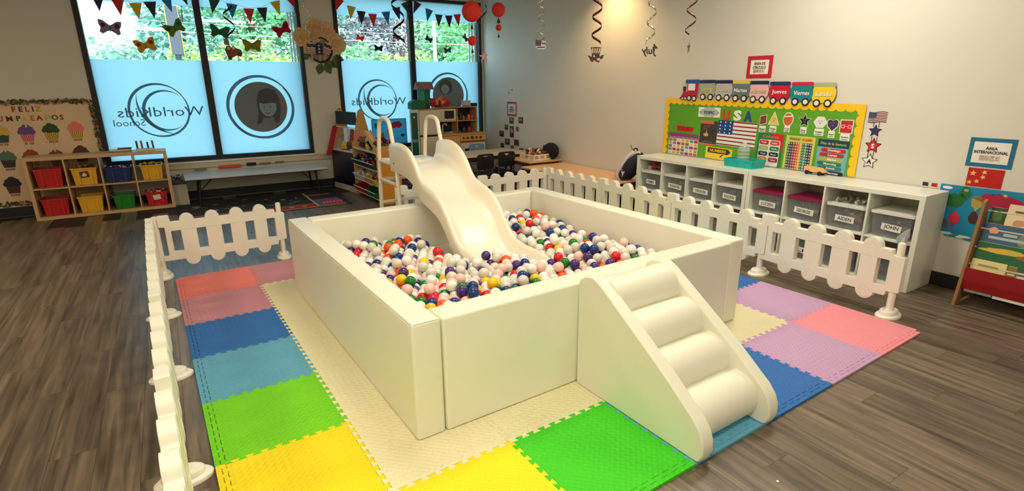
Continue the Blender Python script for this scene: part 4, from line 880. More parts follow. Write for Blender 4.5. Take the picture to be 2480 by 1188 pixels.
# green tall panel standing left of the fridge
t = thing('green_divider', 'tall green panel with white frame left of the play fridge', 'panel', RW(-1.60, -0.40, FZ), RA)
bm = NB(); box(bm, -0.10, 0.03, -0.012, 0.012, 0.0, 1.19, 0.004); obj('panel', bm, mat('green_sheet', (14, 86, 66), 0.3, 0.2, 3), t)
bm = NB(); poly(bm, [rect(-0.115, 0.045, 0.0, 1.245), rect(-0.095, 0.025, 0.05, 1.20)], -0.018, -0.0125); obj('frame', bm, C(206, 222, 222), t); bm = NB(); box(bm, -0.10, 0.03, -0.022, -0.0185, 0.69, 0.74); obj('cross_bar', bm, C(120, 160, 150), t)
bm = NB(); sph(bm, (-0.035, -0.016, 1.12), 0.018, (1, 0.4, 1)); obj('magnet', bm, C(232, 236, 238), t, smooth=60)
# paper barn with silo
t = thing('paper_barn', 'green paper barn with tall silo and brown roof on top of the play fridge', 'craft', RW(-1.46, -0.25, FZ+1.25), RA)
M_gp = mat('green_card', (18, 104, 66), 0.6, 0.08); M_gp2 = mat('teal_card', (40, 160, 150), 0.6, 0.05)
bm = NB(); poly(bm, [(-0.19, 0.0), (0.06, 0.0), (0.06, 0.10)]+[(-0.065+0.125*math.cos(a), 0.085+0.075*math.sin(a)) for a in [PI*k/10 for k in range(11)]]+[(-0.19, 0.09)], -0.10, 0.06); obj('barn', bm, M_gp, t)
bm = NB(); box(bm, 0.0, 0.17, -0.095, 0.05, 0.0005, 0.33, 0.002); s_ = obj('silo', bm, M_gp, t); bm = NB(); box(bm, -0.001, 0.07, -0.0975, -0.0955, 0.15, 0.32); obj('silo_panel', bm, M_gp2, s_)
bm = NB(); poly(bm, [(0.09, 0.0), (0.15, 0.0), (0.15, 0.10), (0.12, 0.13), (0.09, 0.10)], -0.1, -0.0955); obj('door', bm, C(70, 46, 30), s_)
bm = NB(); poly(bm, [(-0.15, 0.3), (0.10, 0.3), (-0.02, 0.43)], -0.06, 0.24, 'YZ'); r_ = obj('roof', bm, mat('brown_card', (130, 74, 60), 0.6), t); r_.location = (0, 0, 0.031)
# folded paper flowers
t = thing('paper_flowers', 'red and orange folded paper flowers on the play kitchen', 'craft', RW(-1.07, -0.20, FZ+1.27), RA)
rr = random.Random(5)
for cx, col, s in ((-0.10, (200, 40, 30), 0.12), (0.0, (236, 120, 50), 0.17), (0.12, (190, 24, 34), 0.15), (0.03, (240, 170, 110), 0.12)):
    bm = NB()
    for k in range(10):
        a = rr.uniform(0.15, PI-0.15); b = rr.uniform(-0.7, 0.7); tip = Vector((cx+s*math.cos(a), s*0.5*math.sin(b), 0.06+s*math.sin(a))); n = Vector((-math.sin(a), rr.uniform(-0.5, 0.5), math.cos(a)))*0.035
        base = Vector((cx*0.6, 0, 0.01)); v = [bm.verts.new(p) for p in (base, base.lerp(tip, 0.5)+n, tip, base.lerp(tip, 0.5)-n)]; w = bm.verts.new(base.lerp(tip, 0.5)+Vector((0, -0.03, 0)))
        for q in range(4): bm.faces.new((v[q], v[(q+1) % 4], w))
    obj('petal_cluster', bm, C(*col), t)
bm = NB(); lathe(bm, [(0.06, 0.0), (0.09, 0.015), (0.08, 0.035)]); obj('holder', bm, C(110, 50, 40), t, smooth=40)
t = thing('glue_box', 'small black box on the right end of the play kitchen hutch', 'box', RW(-0.30, -0.14, FZ+1.27), RA)
bm = NB(); box(bm, -0.05, 0.04, -0.06, 0.06, 0.0, 0.05, 0.004); obj('body', bm, M_black, t); bm = NB(); box(bm, -0.045, 0.035, -0.055, 0.055, 0.0505, 0.058, 0.002); obj('lid', bm, C(60, 66, 70), t)
t = thing('small_basket', 'white rounded basket on the play kitchen hutch', 'basket', RW(-0.48, -0.16, FZ+1.27), RA)
bm = NB(); lathe(bm, [(0.06, 0), (0.085, 0.02), (0.092, 0.10), (0.088, 0.105), (0.08, 0.03)]); obj('body', bm, C(196, 204, 208), t, smooth=40)
# toys on the hutch shelves
for x, z, h, r, c, lab in ((0.86, 1.025, 0.06, 0.022, (150, 110, 80), 'small tan toy jar on the hutch shelf'), (0.925, 1.025, 0.13, 0.018, (96, 96, 84), 'tall grey toy bottle on the hutch shelf'), (0.985, 1.025, 0.08, 0.024, (180, 130, 60), 'amber toy jar on the hutch shelf'), (1.04, 1.025, 0.06, 0.02, (140, 60, 40), 'small brown toy cup on the hutch shelf'), (1.095, 1.025, 0.10, 0.03, (226, 130, 60), 'orange toy pot on the hutch shelf'), (1.165, 1.025, 0.10, 0.028, (206, 84, 50), 'red orange toy pot at the right of the hutch shelf'), (0.88, 0.80, 0.07, 0.022, (60, 60, 110), 'dark blue toy cup under the hutch shelf'), (0.98, 0.80, 0.12, 0.055, (26, 28, 34), 'black toy kettle under the hutch shelf'), (1.10, 0.80, 0.11, 0.05, (160, 30, 40), 'red toy kettle under the hutch shelf')):
    t = thing('toy_pot', lab, 'toy', RW(-1.54, -0.03, FZ+0.014)+EX*x+EY*(-0.16)+Vector((0, 0, z-FZ-0.014+FZ)), RA); t.location.z = FZ+z
    bm = NB(); lathe(bm, [(r*0.8, 0), (r, 0.006), (r, h*0.7), (r*0.8, h*0.85)], n=14); obj('body', bm, C(*c, 0.35), t, smooth=40); bm = NB(); lathe(bm, [(r*0.85, h*0.855), (r*0.5, h*0.95), (r*0.25, h)], n=14); obj('lid', bm, C(*[min(255, int(v*1.15)) for v in c], 0.35), t, smooth=40)
t = thing('apron', 'dark olive apron hanging at the end of the play kitchen', 'apron', RW(-0.27, -0.06, FZ), RA)
bm = NB(); poly(bm, [(-0.04, 1.20), (0.03, 1.20), (0.06, 1.05), (0.05, 0.82), (-0.05, 0.82), (-0.035, 1.02)], -0.05, -0.02); obj('cloth', bm, mat('olive_cloth', (96, 84, 44), 0.85, 0.15), t, bevel=0.008); bm = NB(); poly(bm, rect(-0.01, 0.05, 0.92, 0.96), -0.053, -0.0505); obj('pocket', bm, C(220, 214, 200), t)
bm = NB(); cyl(bm, (0.0, 0.058, 1.205), (0.0, -0.05, 1.205), 0.008, n=8); obj('hook', bm, M_black, t)

# ================================================================== CHILD TABLE AND CHAIRS, BACK TABLES
t = thing('child_table', 'wooden child table in front of the play kitchen', 'table', (4.72, 2.42, FZ), RA)
bm = NB(); box(bm, -0.66, 0.66, -0.36, 0.36, 0.54, 0.565, 0.006); obj('table_top', bm, mat('maple_top', (214, 186, 150), 0.3, 0.06, 3, stretch=(20, 3, 3)), t)
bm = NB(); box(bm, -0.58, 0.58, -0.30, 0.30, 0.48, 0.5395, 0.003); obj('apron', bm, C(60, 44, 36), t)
for sx in (-0.56, 0.56):
    for sy in (-0.28, 0.28): bm = NB(); tube(bm, [(sx, sy, 0.48), (sx, sy, 0)], 0.02, 10); obj('leg', bm, C(40, 34, 34), t, smooth=40)
M_navy = mat('navy_plastic', (7, 8, 15), 0.45, 0.1)
def chair(label, loc, rz, m):
    t = thing('child_chair', label, 'chair', loc, rz)
    bm = NB(); box(bm, -0.16, 0.16, -0.16, 0.16, 0.29, 0.315, 0.012, 3); obj('seat', bm, m, t, smooth=40)
    bm = NB(); poly(bm, [rrect(-0.155, 0.155, 0.40, 0.635, 0.05, 4), [(-0.045, 0.605), (0.045, 0.605), (0.0, 0.565)]], -0.185, -0.165); obj('backrest', bm, m, t, bevel=0.006)
    for sx in (-0.14, 0.14):
        bm = NB(); tube(bm, [(sx, -0.17, 0.42), (sx, -0.15, 0.29), (sx*1.1, -0.18, 0.0)], 0.011, 8); obj('leg', bm, mat('chair_chrome', (120, 120, 124), 0.25, metal=0.8), t, smooth=40)
        bm = NB(); tube(bm, [(sx, 0.13, 0.29), (sx*1.1, 0.16, 0.0)], 0.011, 8); obj('leg', bm, mat('chair_chrome', (120, 120, 124), 0.25, metal=0.8), t, smooth=40)
    return t
chair('dark navy child chair at the table, left of the pair', (4.28, 1.90, FZ), 0.05, M_navy); chair('dark navy child chair at the table, nearer the photo wall', (4.74, 1.98, FZ), -0.05, M_navy)
chair('pale blue child chair across the table under the stove', (4.95, 2.95, FZ), PI, mat('sky_plastic', (112, 150, 186), 0.5))
t = thing('wooden_chair', 'small wooden chair with slatted back at the child table', 'chair', (4.33, 3.0, FZ), PI+0.1)
for x in (-0.13, 0.13):
    bm = NB(); box(bm, x-0.015, x+0.015, -0.15, -0.12, 0.0, 0.72, 0.004); obj('back_leg', bm, M_wood, t); bm = NB(); box(bm, x-0.015, x+0.015, 0.12, 0.15, 0.0, 0.30, 0.004); obj('front_leg', bm, M_wood, t)
bm = NB(); box(bm, -0.16, 0.16, -0.16, 0.16, 0.3005, 0.325, 0.005); obj('seat', bm, M_wood, t)
bm = NB(); poly(bm, [(-0.15, 0.66), (0.15, 0.66), (0.15, 0.74), (0.10, 0.765), (-0.10, 0.765), (-0.15, 0.74)], -0.152, -0.122); obj('crest_rail', bm, M_wood, t)
for x in (-0.075, 0.0, 0.075): bm = NB(); box(bm, x-0.02, x+0.02, -0.145, -0.13, 0.3255, 0.66, 0.002); obj('slat', bm, M_wood, t)
M_peach = mat('peach_laminate', (226, 178, 132), 0.35, 0.04)
t = thing('long_table', 'low peach table along the right wall behind the fence', 'table', RW(-0.45, -3.55, FZ), RA)
bm = NB(); box(bm, -0.40, 0.435, -0.93, 0.93, 0.435, 0.46, 0.005); obj('table_top', bm, M_peach, t)
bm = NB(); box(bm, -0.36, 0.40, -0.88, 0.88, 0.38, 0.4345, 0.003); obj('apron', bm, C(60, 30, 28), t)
for sx in (-0.33, 0.37):
    for sy in (-0.82, 0.82): bm = NB(); tube(bm, [(sx, sy, 0.38), (sx, sy, 0)], 0.02, 10); obj('leg', bm, C(30, 28, 30), t, smooth=40)
t = thing('small_table', 'small square wooden table in the corner holding a white crate', 'table', RW(-0.34, -2.22, FZ), RA)
bm = NB(); box(bm, -0.32, 0.32, -0.34, 0.34, 0.478, 0.50, 0.005); obj('table_top', bm, mat('tan_top', (206, 166, 116), 0.4, 0.08, 3), t)
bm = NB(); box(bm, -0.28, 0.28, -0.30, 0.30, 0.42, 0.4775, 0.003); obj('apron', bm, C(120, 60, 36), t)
for sx in (-0.26, 0.26):
    for sy in (-0.28, 0.28): bm = NB(); tube(bm, [(sx, sy, 0.42), (sx, sy, 0)], 0.02, 10); obj('leg', bm, C(60, 34, 28), t, smooth=40)
cr_ = thing('plastic_crate', 'cream slotted plastic crate on the small corner table', 'crate', RW(-0.36, -2.30, FZ+0.5005), RA+0.12)
bm = NB(); box(bm, -0.19, 0.19, -0.17, 0.17, 0.0, 0.006); obj('bottom', bm, C(226, 206, 170), cr_)
for a, b, rzz in ((0.19, 0.17, 0), (0.17, 0.19, PI/2), (0.19, 0.17, PI), (0.17, 0.19, -PI/2)):
    bm = NB(); lp = [rect(-a, a, 0.006, 0.095)]
    for k in range(3):
        for z in (0.03, 0.055): lp.append(rect(-a+0.03+k*(2*a-0.02)/3, -a+0.03+k*(2*a-0.02)/3+0.075, z, z+0.014))
    poly(bm, lp, -b, -b+0.005); o = obj('side', bm, C(232, 214, 178), cr_); o.rotation_euler = (0, 0, rzz)
pile('toy_heap', 'brown and white toys heaped in the cream crate', 'toys', -0.14, 0.14, -0.12, 0.12, 0.05, 0.16, [(96, 54, 40), (220, 196, 170), (140, 70, 50), (60, 40, 40)], 60, 0.05, RW(-0.36, -2.30, FZ+0.5005), RA, 21)
t = thing('felt_bag', 'black felt bag leaning on the wall behind the cream crate', 'bag', RW(-0.13, -2.42, FZ+0.5005), RA)
bm = NB(); sph(bm, (0, 0, 0.13), 0.145, (0.62, 1.1, 0.9), 20, 12)
for v in bm.verts: v.co.z = max(0.0, v.co.z); v.co.y += (0.10 if v.co.y > 0.05 else 0)*(1-v.co.z/0.3)
obj('body', bm, mat('black_felt', (16, 15, 16), 0.9, 0.2, 30, 0.3, 200), t, smooth=60)
bm = NB(); tube(bm, [(-0.09, 0.02, 0.17), (-0.11, 0.06, 0.22), (-0.09, 0.11, 0.18)], 0.008, 8); obj('handle', bm, M_black, t, smooth=50)
# backpack hung on the end of the white shelf
bp_ = thing('backpack', 'dark navy backpack with white straps slumped against the white shelf end', 'backpack', RW(-0.30, -4.45, FZ+0.46), RA)
bm = NB(); sph(bm, (0, 0, 0.17), 0.17, (0.8, 0.62, 1.15), 24, 16)
for v in bm.verts:
    v.co.z = max(0.0, v.co.z); v.co.y += 0.16*(0.5-v.co.z/0.36); v.co.x -= 0.06*(1-v.co.z/0.36)
M_pack = mat('navy_fabric', (20, 22, 36), 0.7, 0.2, 20, 0.25, 120)
obj('body', bm, M_pack, bp_, smooth=60)
for a, b in ((0.0, 0.0), (0.10, -0.075)):
    bm = NB(); P = cr([(-0.04+a*0.3, b-0.02, 0.375), (-0.12+a*0.2, b+0.02, 0.30), (-0.175+a*0.2, b+0.07, 0.18), (-0.195+a*0.2, b+0.13, 0.06), (-0.15+a*0.2, b+0.15, 0.01)], 4)
    rows = [[bm.verts.new((p[0], p[1]+q*0.022, p[2]+q*0.012)) for q in (-1, 1)] for p in P]
    for r0, r1 in zip(rows, rows[1:]): bm.faces.new((r0[0], r0[1], r1[1], r1[0]))
    o = obj('strap', bm, C(206, 194, 200), bp_, smooth=50); q = o.modifiers.new('thick', 'SOLIDIFY'); q.thickness = 0.008
bm = NB(); tube(bm, cr([(-0.03, 0.0, 0.365), (-0.01, 0.0, 0.40), (0.03, 0.0, 0.40), (0.05, 0.0, 0.365)], 4), 0.009, 8); obj('grab_handle', bm, M_black, bp_, smooth=50)
bm = NB(); sph(bm, (-0.14, 0.06, 0.07), 0.07, (0.6, 0.8, 1.0), 14, 10); obj('front_pocket', bm, M_pack, bp_, smooth=60)
bm = NB(); cyl(bm, (-0.02, 0.02, 0.38), (-0.035, 0.05, 0.45), 0.010, 0.007, 8); obj('tag', bm, C(150, 140, 110), bp_)
# ================================================================== RIGHT WALL: WHITE CUBBIES WITH NAME BINS
RR = RA-PI/2
def wallR(name, label, cat, ry, z=0.0, off=0.001, group=None): return thing(name, label, cat, RW(-off, ry, z), RR, group)
wloc = [RW(-0.425, -4.62, FZ), RW(-0.425, -6.176, FZ)]
LW = 1.55
sh = [cubby('white_cubby_shelf', lab, LW, 0.412, KH+0.014, M_whitelam, wl, RR) for lab, wl in (('white cubby shelf against the right wall, unit beside the backpack', wloc[0]), ('white cubby shelf against the right wall, unit beside the bookcase', wloc[1]))]
M_clear = mat('clear_plastic', (168, 172, 174), 0.18, 0.03, alpha=0.38); M_lidw = mat('lid_white', (226, 226, 218), 0.35, 0.03); M_lidm = mat('lid_magenta', (150, 18, 74), 0.35, 0.05); M_label = C(236, 234, 226)
def wl(u, x, y, z): return wloc[u]+(-EY)*x+EX*y+Vector((0, 0, z))
ORD = ['first', 'second', 'third', 'fourth']
def name_bin(u, c, up, lidm, name, label, cols, tw=0.30, h=0.205, lid=True, yo=0.0):
    z = (KH+0.014)/2+0.0095 if up else 0.041; w, d, k = tw, 0.34, 0.9
    t = thing('name_bin', label, 'bin', wl(u, sh[u][1][c], 0.20+yo, z), RR); th = 0.003
    bm = NB()
    def ring(s, zz, ins=0.0): return [bm.verts.new((a*(w/2*s-ins), b*(d/2*s-ins), zz)) for a, b in ((-1, -1), (1, -1), (1, 1), (-1, 1))]
    R = [ring(k, 0), ring(1, h)]
    bm.faces.new(R[0][::-1])
    for q in range(4): bm.faces.new((R[0][q], R[0][(q+1) % 4], R[1][(q+1) % 4], R[1][q]))
    obj('tub', bm, M_clear, t, bevel=0.01)
    if lid:
        bm = NB(); poly(bm, rrect(-w/2-0.01, w/2+0.01, -d/2-0.01, d/2+0.01, 0.02, 3), h+0.0005, h+0.012, 'XY'); poly(bm, rrect(-w/2+0.02, w/2-0.02, -d/2+0.02, d/2-0.02, 0.02, 3), h+0.012, h+0.019, 'XY'); poly(bm, [rrect(-w/2-0.01, w/2+0.01, -d/2-0.01, d/2+0.01, 0.02, 3), rrect(-w/2-0.004, w/2+0.004, -d/2-0.004, d/2+0.004, 0.018, 3)], h-0.012, h+0.0005, 'XY'); obj('lid', bm, lidm, t, bevel=0.002)
    if name:
        yf = -d/2*(k+(1-k)*0.35)-0.004; lw = 0.15+0.012*max(0, len(name)-4)
        bm = NB(); box(bm, -lw/2, lw/2, yf-0.002, yf, h*0.30, h*0.30+0.055); s_ = obj('name_strip', bm, M_label, t)
        bm = NB(); text(bm, name, 0, h*0.30+0.0275, 0.03, yf-0.002, yf-0.0032, lw*0.72, 0.008); obj('lettering', bm, C(30, 30, 30), s_)
        s_.rotation_euler = (0, 0.06 if c % 2 else 0.03, 0)
    p = wl(u, sh[u][1][c], 0.20+yo, z)
    pile('bin_contents', 'clothes inside the '+label, 'clothes', -w/2*k+0.04, w/2*k-0.04, -d/2*k+0.05, d/2*k-0.05, 0.035, h*0.72, cols, 34, 0.05, p, RR, u*10+c+(40 if up else 0))
G1, G2, G3 = [(120, 116, 110), (90, 90, 92), (150, 146, 140)], [(40, 44, 50), (60, 66, 70), (150, 150, 146)], [(170, 90, 70), (200, 198, 194), (40, 44, 60)]
U0, U1 = 'in shelf beside backpack', 'in shelf beside bookcase'
name_bin(0, 0, 1, M_lidw, 'REMY', 'clear bin, first cubby, top row '+U0, [(100, 60, 50), (130, 120, 110), (80, 60, 60)], 0.29)
name_bin(0, 1, 1, M_lidw, 'THURSTON', 'clear bin, second cubby, top row '+U0, G1); name_bin(0, 2, 1, M_lidw, 'THEODORE', 'clear bin, third cubby, top row '+U0, G1); name_bin(0, 3, 1, M_lidw, 'KADEN', 'clear bin, fourth cubby, top row '+U0, G2)
name_bin(1, 0, 1, M_lidm, 'LUCIEN', 'magenta-lidded clear bin, first cubby, top row '+U1, [(60, 60, 62), (150, 150, 150), (90, 90, 92)], 0.31); name_bin(1, 1, 1, M_lidm, 'GEORGIE', 'magenta-lidded clear bin, second cubby, top row '+U1, [(60, 120, 120), (180, 180, 176), (90, 96, 96)], 0.31)
name_bin(1, 2, 1, M_lidw, 'AIDEN', 'clear bin under papers, third cubby, top row '+U1, G3, 0.31); name_bin(1, 3, 1, M_lidw, 'JOHN', 'grey-lidded clear bin, fourth cubby, top row '+U1, G2, 0.31)
low = [(0, 0, M_lidw, '', G2), (0, 1, M_lidw, '', G1), (0, 2, M_lidw, 'NOAH', G1), (0, 3, M_lidm, '', [(120, 40, 40), (90, 50, 44), (60, 40, 40)]), (1, 0, M_lidw, '', G1), (1, 1, M_lidw, 'ELI', [(60, 110, 60), (170, 170, 150), (120, 120, 70)]), (1, 2, M_lidm, '', [(90, 64, 44), (110, 80, 60)]), (1, 3, M_lidw, '', [(60, 60, 90), (120, 120, 150), (90, 90, 110)])]
for u, c, lm, nm, cols in low:
    name_bin(u, c, 0, lm, nm if nm != 'NOAH' else '', 'clear bin, %s cubby, bottom row %s' % (ORD[c], (U0, U1)[u]), cols, 0.30)
# clothes and papers on two lids
pile('folded_clothes', 'red and white clothes on the lid in the first top cubby', 'clothes', -0.10, 0.10, -0.12, 0.06, 0.245, 0.31, [(150, 30, 34), (206, 200, 196), (120, 90, 80), (170, 40, 44)], 36, 0.06, wl(0, sh[0][1][0], 0.2, (KH+0.014)/2+0.0095), RR, 61)
pile('paper_pile', 'loose papers on the lid in the third top cubby by the bookcase', 'papers', -0.12, 0.12, -0.13, 0.1, 0.235, 0.25, [(180, 172, 160), (120, 104, 90), (206, 200, 190)], 30, 0.05, wl(1, sh[1][1][2], 0.2, (KH+0.014)/2+0.0095), RR, 62)
t = thing('white_cloth', 'white cloth hanging out of the last cubby by the bookcase', 'cloth', wl(1, LW-0.05, -0.004, 0.42), RR)
bm = NB(); poly(bm, [(-0.09, 0.02), (-0.05, 0.08), (-0.005, 0.12), (0.0, 0.05), (-0.03, -0.04), (-0.02, -0.10), (-0.055, -0.13), (-0.07, -0.03)], -0.02, 0.0); obj('cloth', bm, mat('grey_cloth', (176, 176, 184), 0.85, 0.1), t, bevel=0.006)
bm = NB(); poly(bm, [(-0.05, 0.02), (-0.02, 0.06), (-0.02, -0.03), (-0.045, -0.06)], -0.026, -0.0205); obj('fold', bm, mat('grey_cloth2', (200, 200, 206), 0.85, 0.1), t, bevel=0.003)
zt2 = FZ+KH+0.014
# teal basket with water bottle
bk = thing('teal_basket', 'teal plastic basket on top of the white shelf', 'basket', RW(-0.20, -5.96, zt2), RR); M_teal = mat('teal_plastic', (28, 178, 172), 0.35, 0.05)
bm = NB(); box(bm, -0.165, 0.165, -0.105, 0.105, 0, 0.005); obj('bottom', bm, M_teal, bk)
for a, b, rzz in ((0.165, 0.105, 0), (0.105, 0.165, PI/2), (0.165, 0.105, PI), (0.105, 0.165, -PI/2)):
    bm = NB()
    for z0, z1, g in ((0.005, 0.022, 0), (0.026, 0.042, 0.003), (0.046, 0.062, 0.006), (0.066, 0.085, 0.009)): poly(bm, rect(-a-g, a+g, z0, z1), -b-g, -b-g+0.004)
    for k in range(5): x = -a+0.004+k*(2*a-0.008)/4; poly(bm, rect(x-0.004, x+0.004, 0.005, 0.085), -b-0.004, -b)
    o = obj('side', bm, M_teal, bk); o.rotation_euler = (0, 0, rzz)
bt = thing('water_bottle', 'large clear ribbed water bottle standing upside down in the teal basket', 'bottle', RW(-0.20, -5.94, zt2+0.006), RR); M_pet = mat('clear_pet', (206, 216, 218), 0.08, 0.02, alpha=0.34)
bm = NB(); P = [(0.055, 0.0), (0.062, 0.01)]
for k in range(4): P += [(0.064, 0.02+0.035*k), (0.057, 0.032+0.035*k), (0.057, 0.042+0.035*k), (0.064, 0.052+0.035*k)]
P += [(0.063, 0.165), (0.052, 0.20), (0.03, 0.228), (0.018, 0.238)]
lathe(bm, P, n=24); obj('body', bm, M_pet, bt, smooth=60)
bm = NB(); lathe(bm, [(0.02, 0.2385), (0.021, 0.243), (0.02, 0.258), (0.016, 0.26)]); obj('cap', bm, C(222, 226, 228), bt, smooth=40)
t = thing('toy_car', 'tan wooden toy car on the white shelf under the weekday chart', 'toy', RW(-0.10, -6.665, zt2), RR)
bm = NB(); poly(bm, [(-0.10, 0.04), (-0.10, 0.075), (0.05, 0.07), (0.095, 0.045), (0.10, 0.028), (-0.02, 0.025)], -0.03, 0.03); obj('body', bm, C(232, 176, 112), t, bevel=0.004)
for x in (-0.06, 0.06):
    for y in (-0.034, 0.034): bm = NB(); cyl(bm, (x, y-0.005, 0.02), (x, y+0.005, 0.02), 0.02, n=14); obj('wheel', bm, M_black, t, smooth=40)
for nm, ry, c, lab in (('wall_card', -7.545, (36, 36, 52), 'small dark blue card stuck low on the right wall'), ('wall_card', -7.61, (176, 26, 40), 'small red card stuck low on the right wall')):
    t = wallR(nm, lab, 'card', ry, 0.795); bm = NB(); box(bm, -0.02, 0.02, -0.004, 0, 0.0, 0.04, 0.001); obj('card', bm, C(*c), t); bm = NB(); box(bm, -0.02, 0.02, -0.0055, -0.0041, 0.0, 0.009); obj('white_edge', bm, C(230, 228, 220), t)

# ================================================================== GREEN BULLETIN BOARD
gb = wallR('green_bulletin_board', 'green bulletin board with yellow scalloped border above the white shelf', 'bulletin board', -5.81, 0.0)
X = lambda ry: -5.81-ry
def H(ry): return 1.468-0.022*(X(ry)+1.155)/2.31   # the top edge sinks slightly to the right
bm = NB(); poly(bm, [(-1.155, 0.80), (1.16, 0.80), (1.16, 1.446), (-1.155, 1.468)], 0, -0.005); obj('green_paper', bm, mat('green_felt', (92, 158, 30), 0.75, 0.1, 5, 0.15, 200), gb)
M_yel = mat('yellow_border', (246, 196, 30), 0.35, 0.05)
def scal_h(x0, x1, zt, dz, w, sag):
    n = max(1, round((x1-x0)/0.086)); p = (x1-x0)/n; out = [(x0, zt), (x1, zt-sag)]
    for k in range(n-1, -1, -1):
        for q in range(9):
            a = PI*q/8; out.append((x0+p*(k+0.5)+p/2*math.cos(a), zt-sag*(k+0.5)/n-dz-w*math.sin(a)))
    return out
bm = NB(); poly(bm, scal_h(-1.165, 1.17, 1.472, 0.045, 0.028, 0.022), -0.005, -0.0085); obj('border_strip', bm, M_yel, gb)
def scal_v(x, d, z0, z1, w):
    n = round((z1-z0)/0.086); p = (z1-z0)/n; out = [(x, z1), (x, z0)]
    for k in range(n):
        for q in range(9):
            a = -PI/2+PI*q/8; out.append((x+d*(0.045+w*math.cos(a)), z0+p*(k+0.5)+p/2*math.sin(a)))
    return out
bm = NB(); poly(bm, scal_v(-1.168, 1, 0.80, 1.465, 0.026), -0.0086, -0.012); obj('border_strip', bm, M_yel, gb)
bm = NB(); poly(bm, scal_v(1.173, -1, 0.80, 1.443, 0.026), -0.0086, -0.012); obj('border_strip', bm, M_yel, gb)
L0 = 4   # layer just in front of the paper
def sheet(name, label, ry0, ry1, z0, z1, c, tilt=0.0, lay=L0, cat='poster'):
    t = wallR(name, label, cat, (ry0+ry1)/2, (z0+z1)/2, 0.001+0.0016*lay); t.rotation_euler = (0, tilt, RR)
    w, h = abs(ry1-ry0), abs(z1-z0); bm = NB(); poly(bm, rect(-w/2, w/2, -h/2, h/2), 0, -0.0015); obj('sheet', bm, C(*c), t); return t, w, h
# TOPIC card
t, w, h = sheet('topic_card', 'white card reading TOPIC with grey cloud on the green board', -5.151, -5.452, 1.266, 1.376, (232, 236, 226), cat='card')
bm = NB()
for k, (x, z, r) in enumerate(((-0.085, 0.0, 0.035), (-0.045, 0.018, 0.038), (0, 0.022, 0.042), (0.045, 0.018, 0.038), (0.085, 0.0, 0.035), (0.045, -0.018, 0.035), (-0.045, -0.018, 0.035), (0, -0.015, 0.035))): poly(bm, circ(x, z, r, 16), -0.0015-0.0001*k, -0.0022-0.0001*k)
obj('cloud', bm, C(176, 182, 180), t); lettering('lettering', [('TOPIC', 0, -0.004, 0.034, 0.15, 0.02)], 2.2, C(50, 52, 58), t)
bm = NB()
for x in (-0.125, 0.125): poly(bm, star(x, 0.0, 0.012), -0.0026, -0.0034); poly(bm, star(x*0.9, -0.018, 0.01), -0.0026, -0.0034)
obj('star_print', bm, C(90, 92, 92), t)
# U S A letters
for s, ry, z, c in (('U', -5.535, 1.302, (206, 60, 26)), ('S', -5.678, 1.300, (236, 236, 226)), ('A', -5.81, 1.296, (22, 74, 130))):
    t = wallR('board_letter', 'thick %s paper letter %s on the green board' % ({'U': 'red', 'S': 'white', 'A': 'blue'}[s], s), 'letter', ry, z, 0.0075); bm = NB(); text(bm, s, 0, 0, 0.098, 0, -0.004, 0.10, 0.05); obj('letter', bm, C(*c), t)
# flag
t, w, h = sheet('paper_flag', 'large paper flag with stars and stripes in the middle of the green board', -5.44, -5.928, 0.962, 1.235, (236, 230, 224), -0.02+0.045, cat='flag')
bm = NB(); sh_ = h/13
for k in range(0, 13, 2): poly(bm, rect(-w/2, w/2, h/2-sh_*(k+1)+sh_*0.25, h/2-sh_*k-sh_*0.1), -0.0015, -0.0022)
obj('stripe', bm, C(130, 22, 40), t)
bm = NB(); poly(bm, rect(-w/2, -w/2+w*0.40, h/2-sh_*7, h/2+0.002), -0.0023, -0.003); cn = obj('canton', bm, C(24, 62, 128), t)
bm = NB()
for i in range(4):
    for j in range(3): poly(bm, circ(-w/2+0.03+j*0.065, h/2-0.018-i*0.038, 0.0085, 10), -0.003, -0.0036)
obj('star', bm, C(240, 240, 240), cn)
# fireworks picture
t, w, h = sheet('night_photo', 'dark night photo with orange edges left of the paper flag', -5.20, -5.432, 0.95, 1.225, (58, 52, 46), 0.03, cat='photo')
bm = NB(); poly(bm, rect(-w/2, w/2*0.55, h/2-0.035, h/2), -0.0015, -0.0021); poly(bm, rect(-w/2, w/2, -h/2, -h/2+0.02), -0.0015, -0.0021); obj('orange_edge', bm, C(206, 110, 70), t)
bm = NB(); poly(bm, blob(-0.03, -0.02, 0.035, 0.022, 12, 0.2, 1), -0.0015, -0.0021); poly(bm, [(-0.035, 0.0), (-0.02, 0.0), (-0.026, 0.06)], -0.0022, -0.0028); obj('boat_print', bm, C(200, 160, 80), t)
bm = NB(); poly(bm, star(-0.055, 0.06, 0.05, 0.3, 8), -0.0029, -0.0034); poly(bm, star(0.0, 0.08, 0.035, 0.3, 8), -0.0029, -0.0034); obj('firework_print', bm, C(120, 66, 70), t)
bm = NB(); [poly(bm, circ(-0.06+0.03*k, -0.10, 0.006, 8), -0.0015, -0.0021) for k in range(5)]; obj('light_print', bm, C(150, 150, 150), t)
# numbers card
t, w, h = sheet('numbers_card', 'yellow card reading NUMBERS on the green board behind the basket', -5.303, -5.66, 0.80, 0.934, (240, 206, 60), 0.03, cat='card')
flat('banner', [(-w*0.42, 0.0), (w*0.36, 0.0), (w*0.44, 0.03), (w*0.36, 0.058), (-w*0.42, 0.058)], 1, C(66, 38, 20), t); lettering('lettering', [('NUMBERS', -0.01, 0.029, 0.032, 0.22, 0.02)], 2, C(238, 190, 60), t); flat('squiggle', [(0.02, -0.03), (0.06, -0.005), (0.065, -0.012), (0.03, -0.04)], 1, C(66, 38, 20), t)
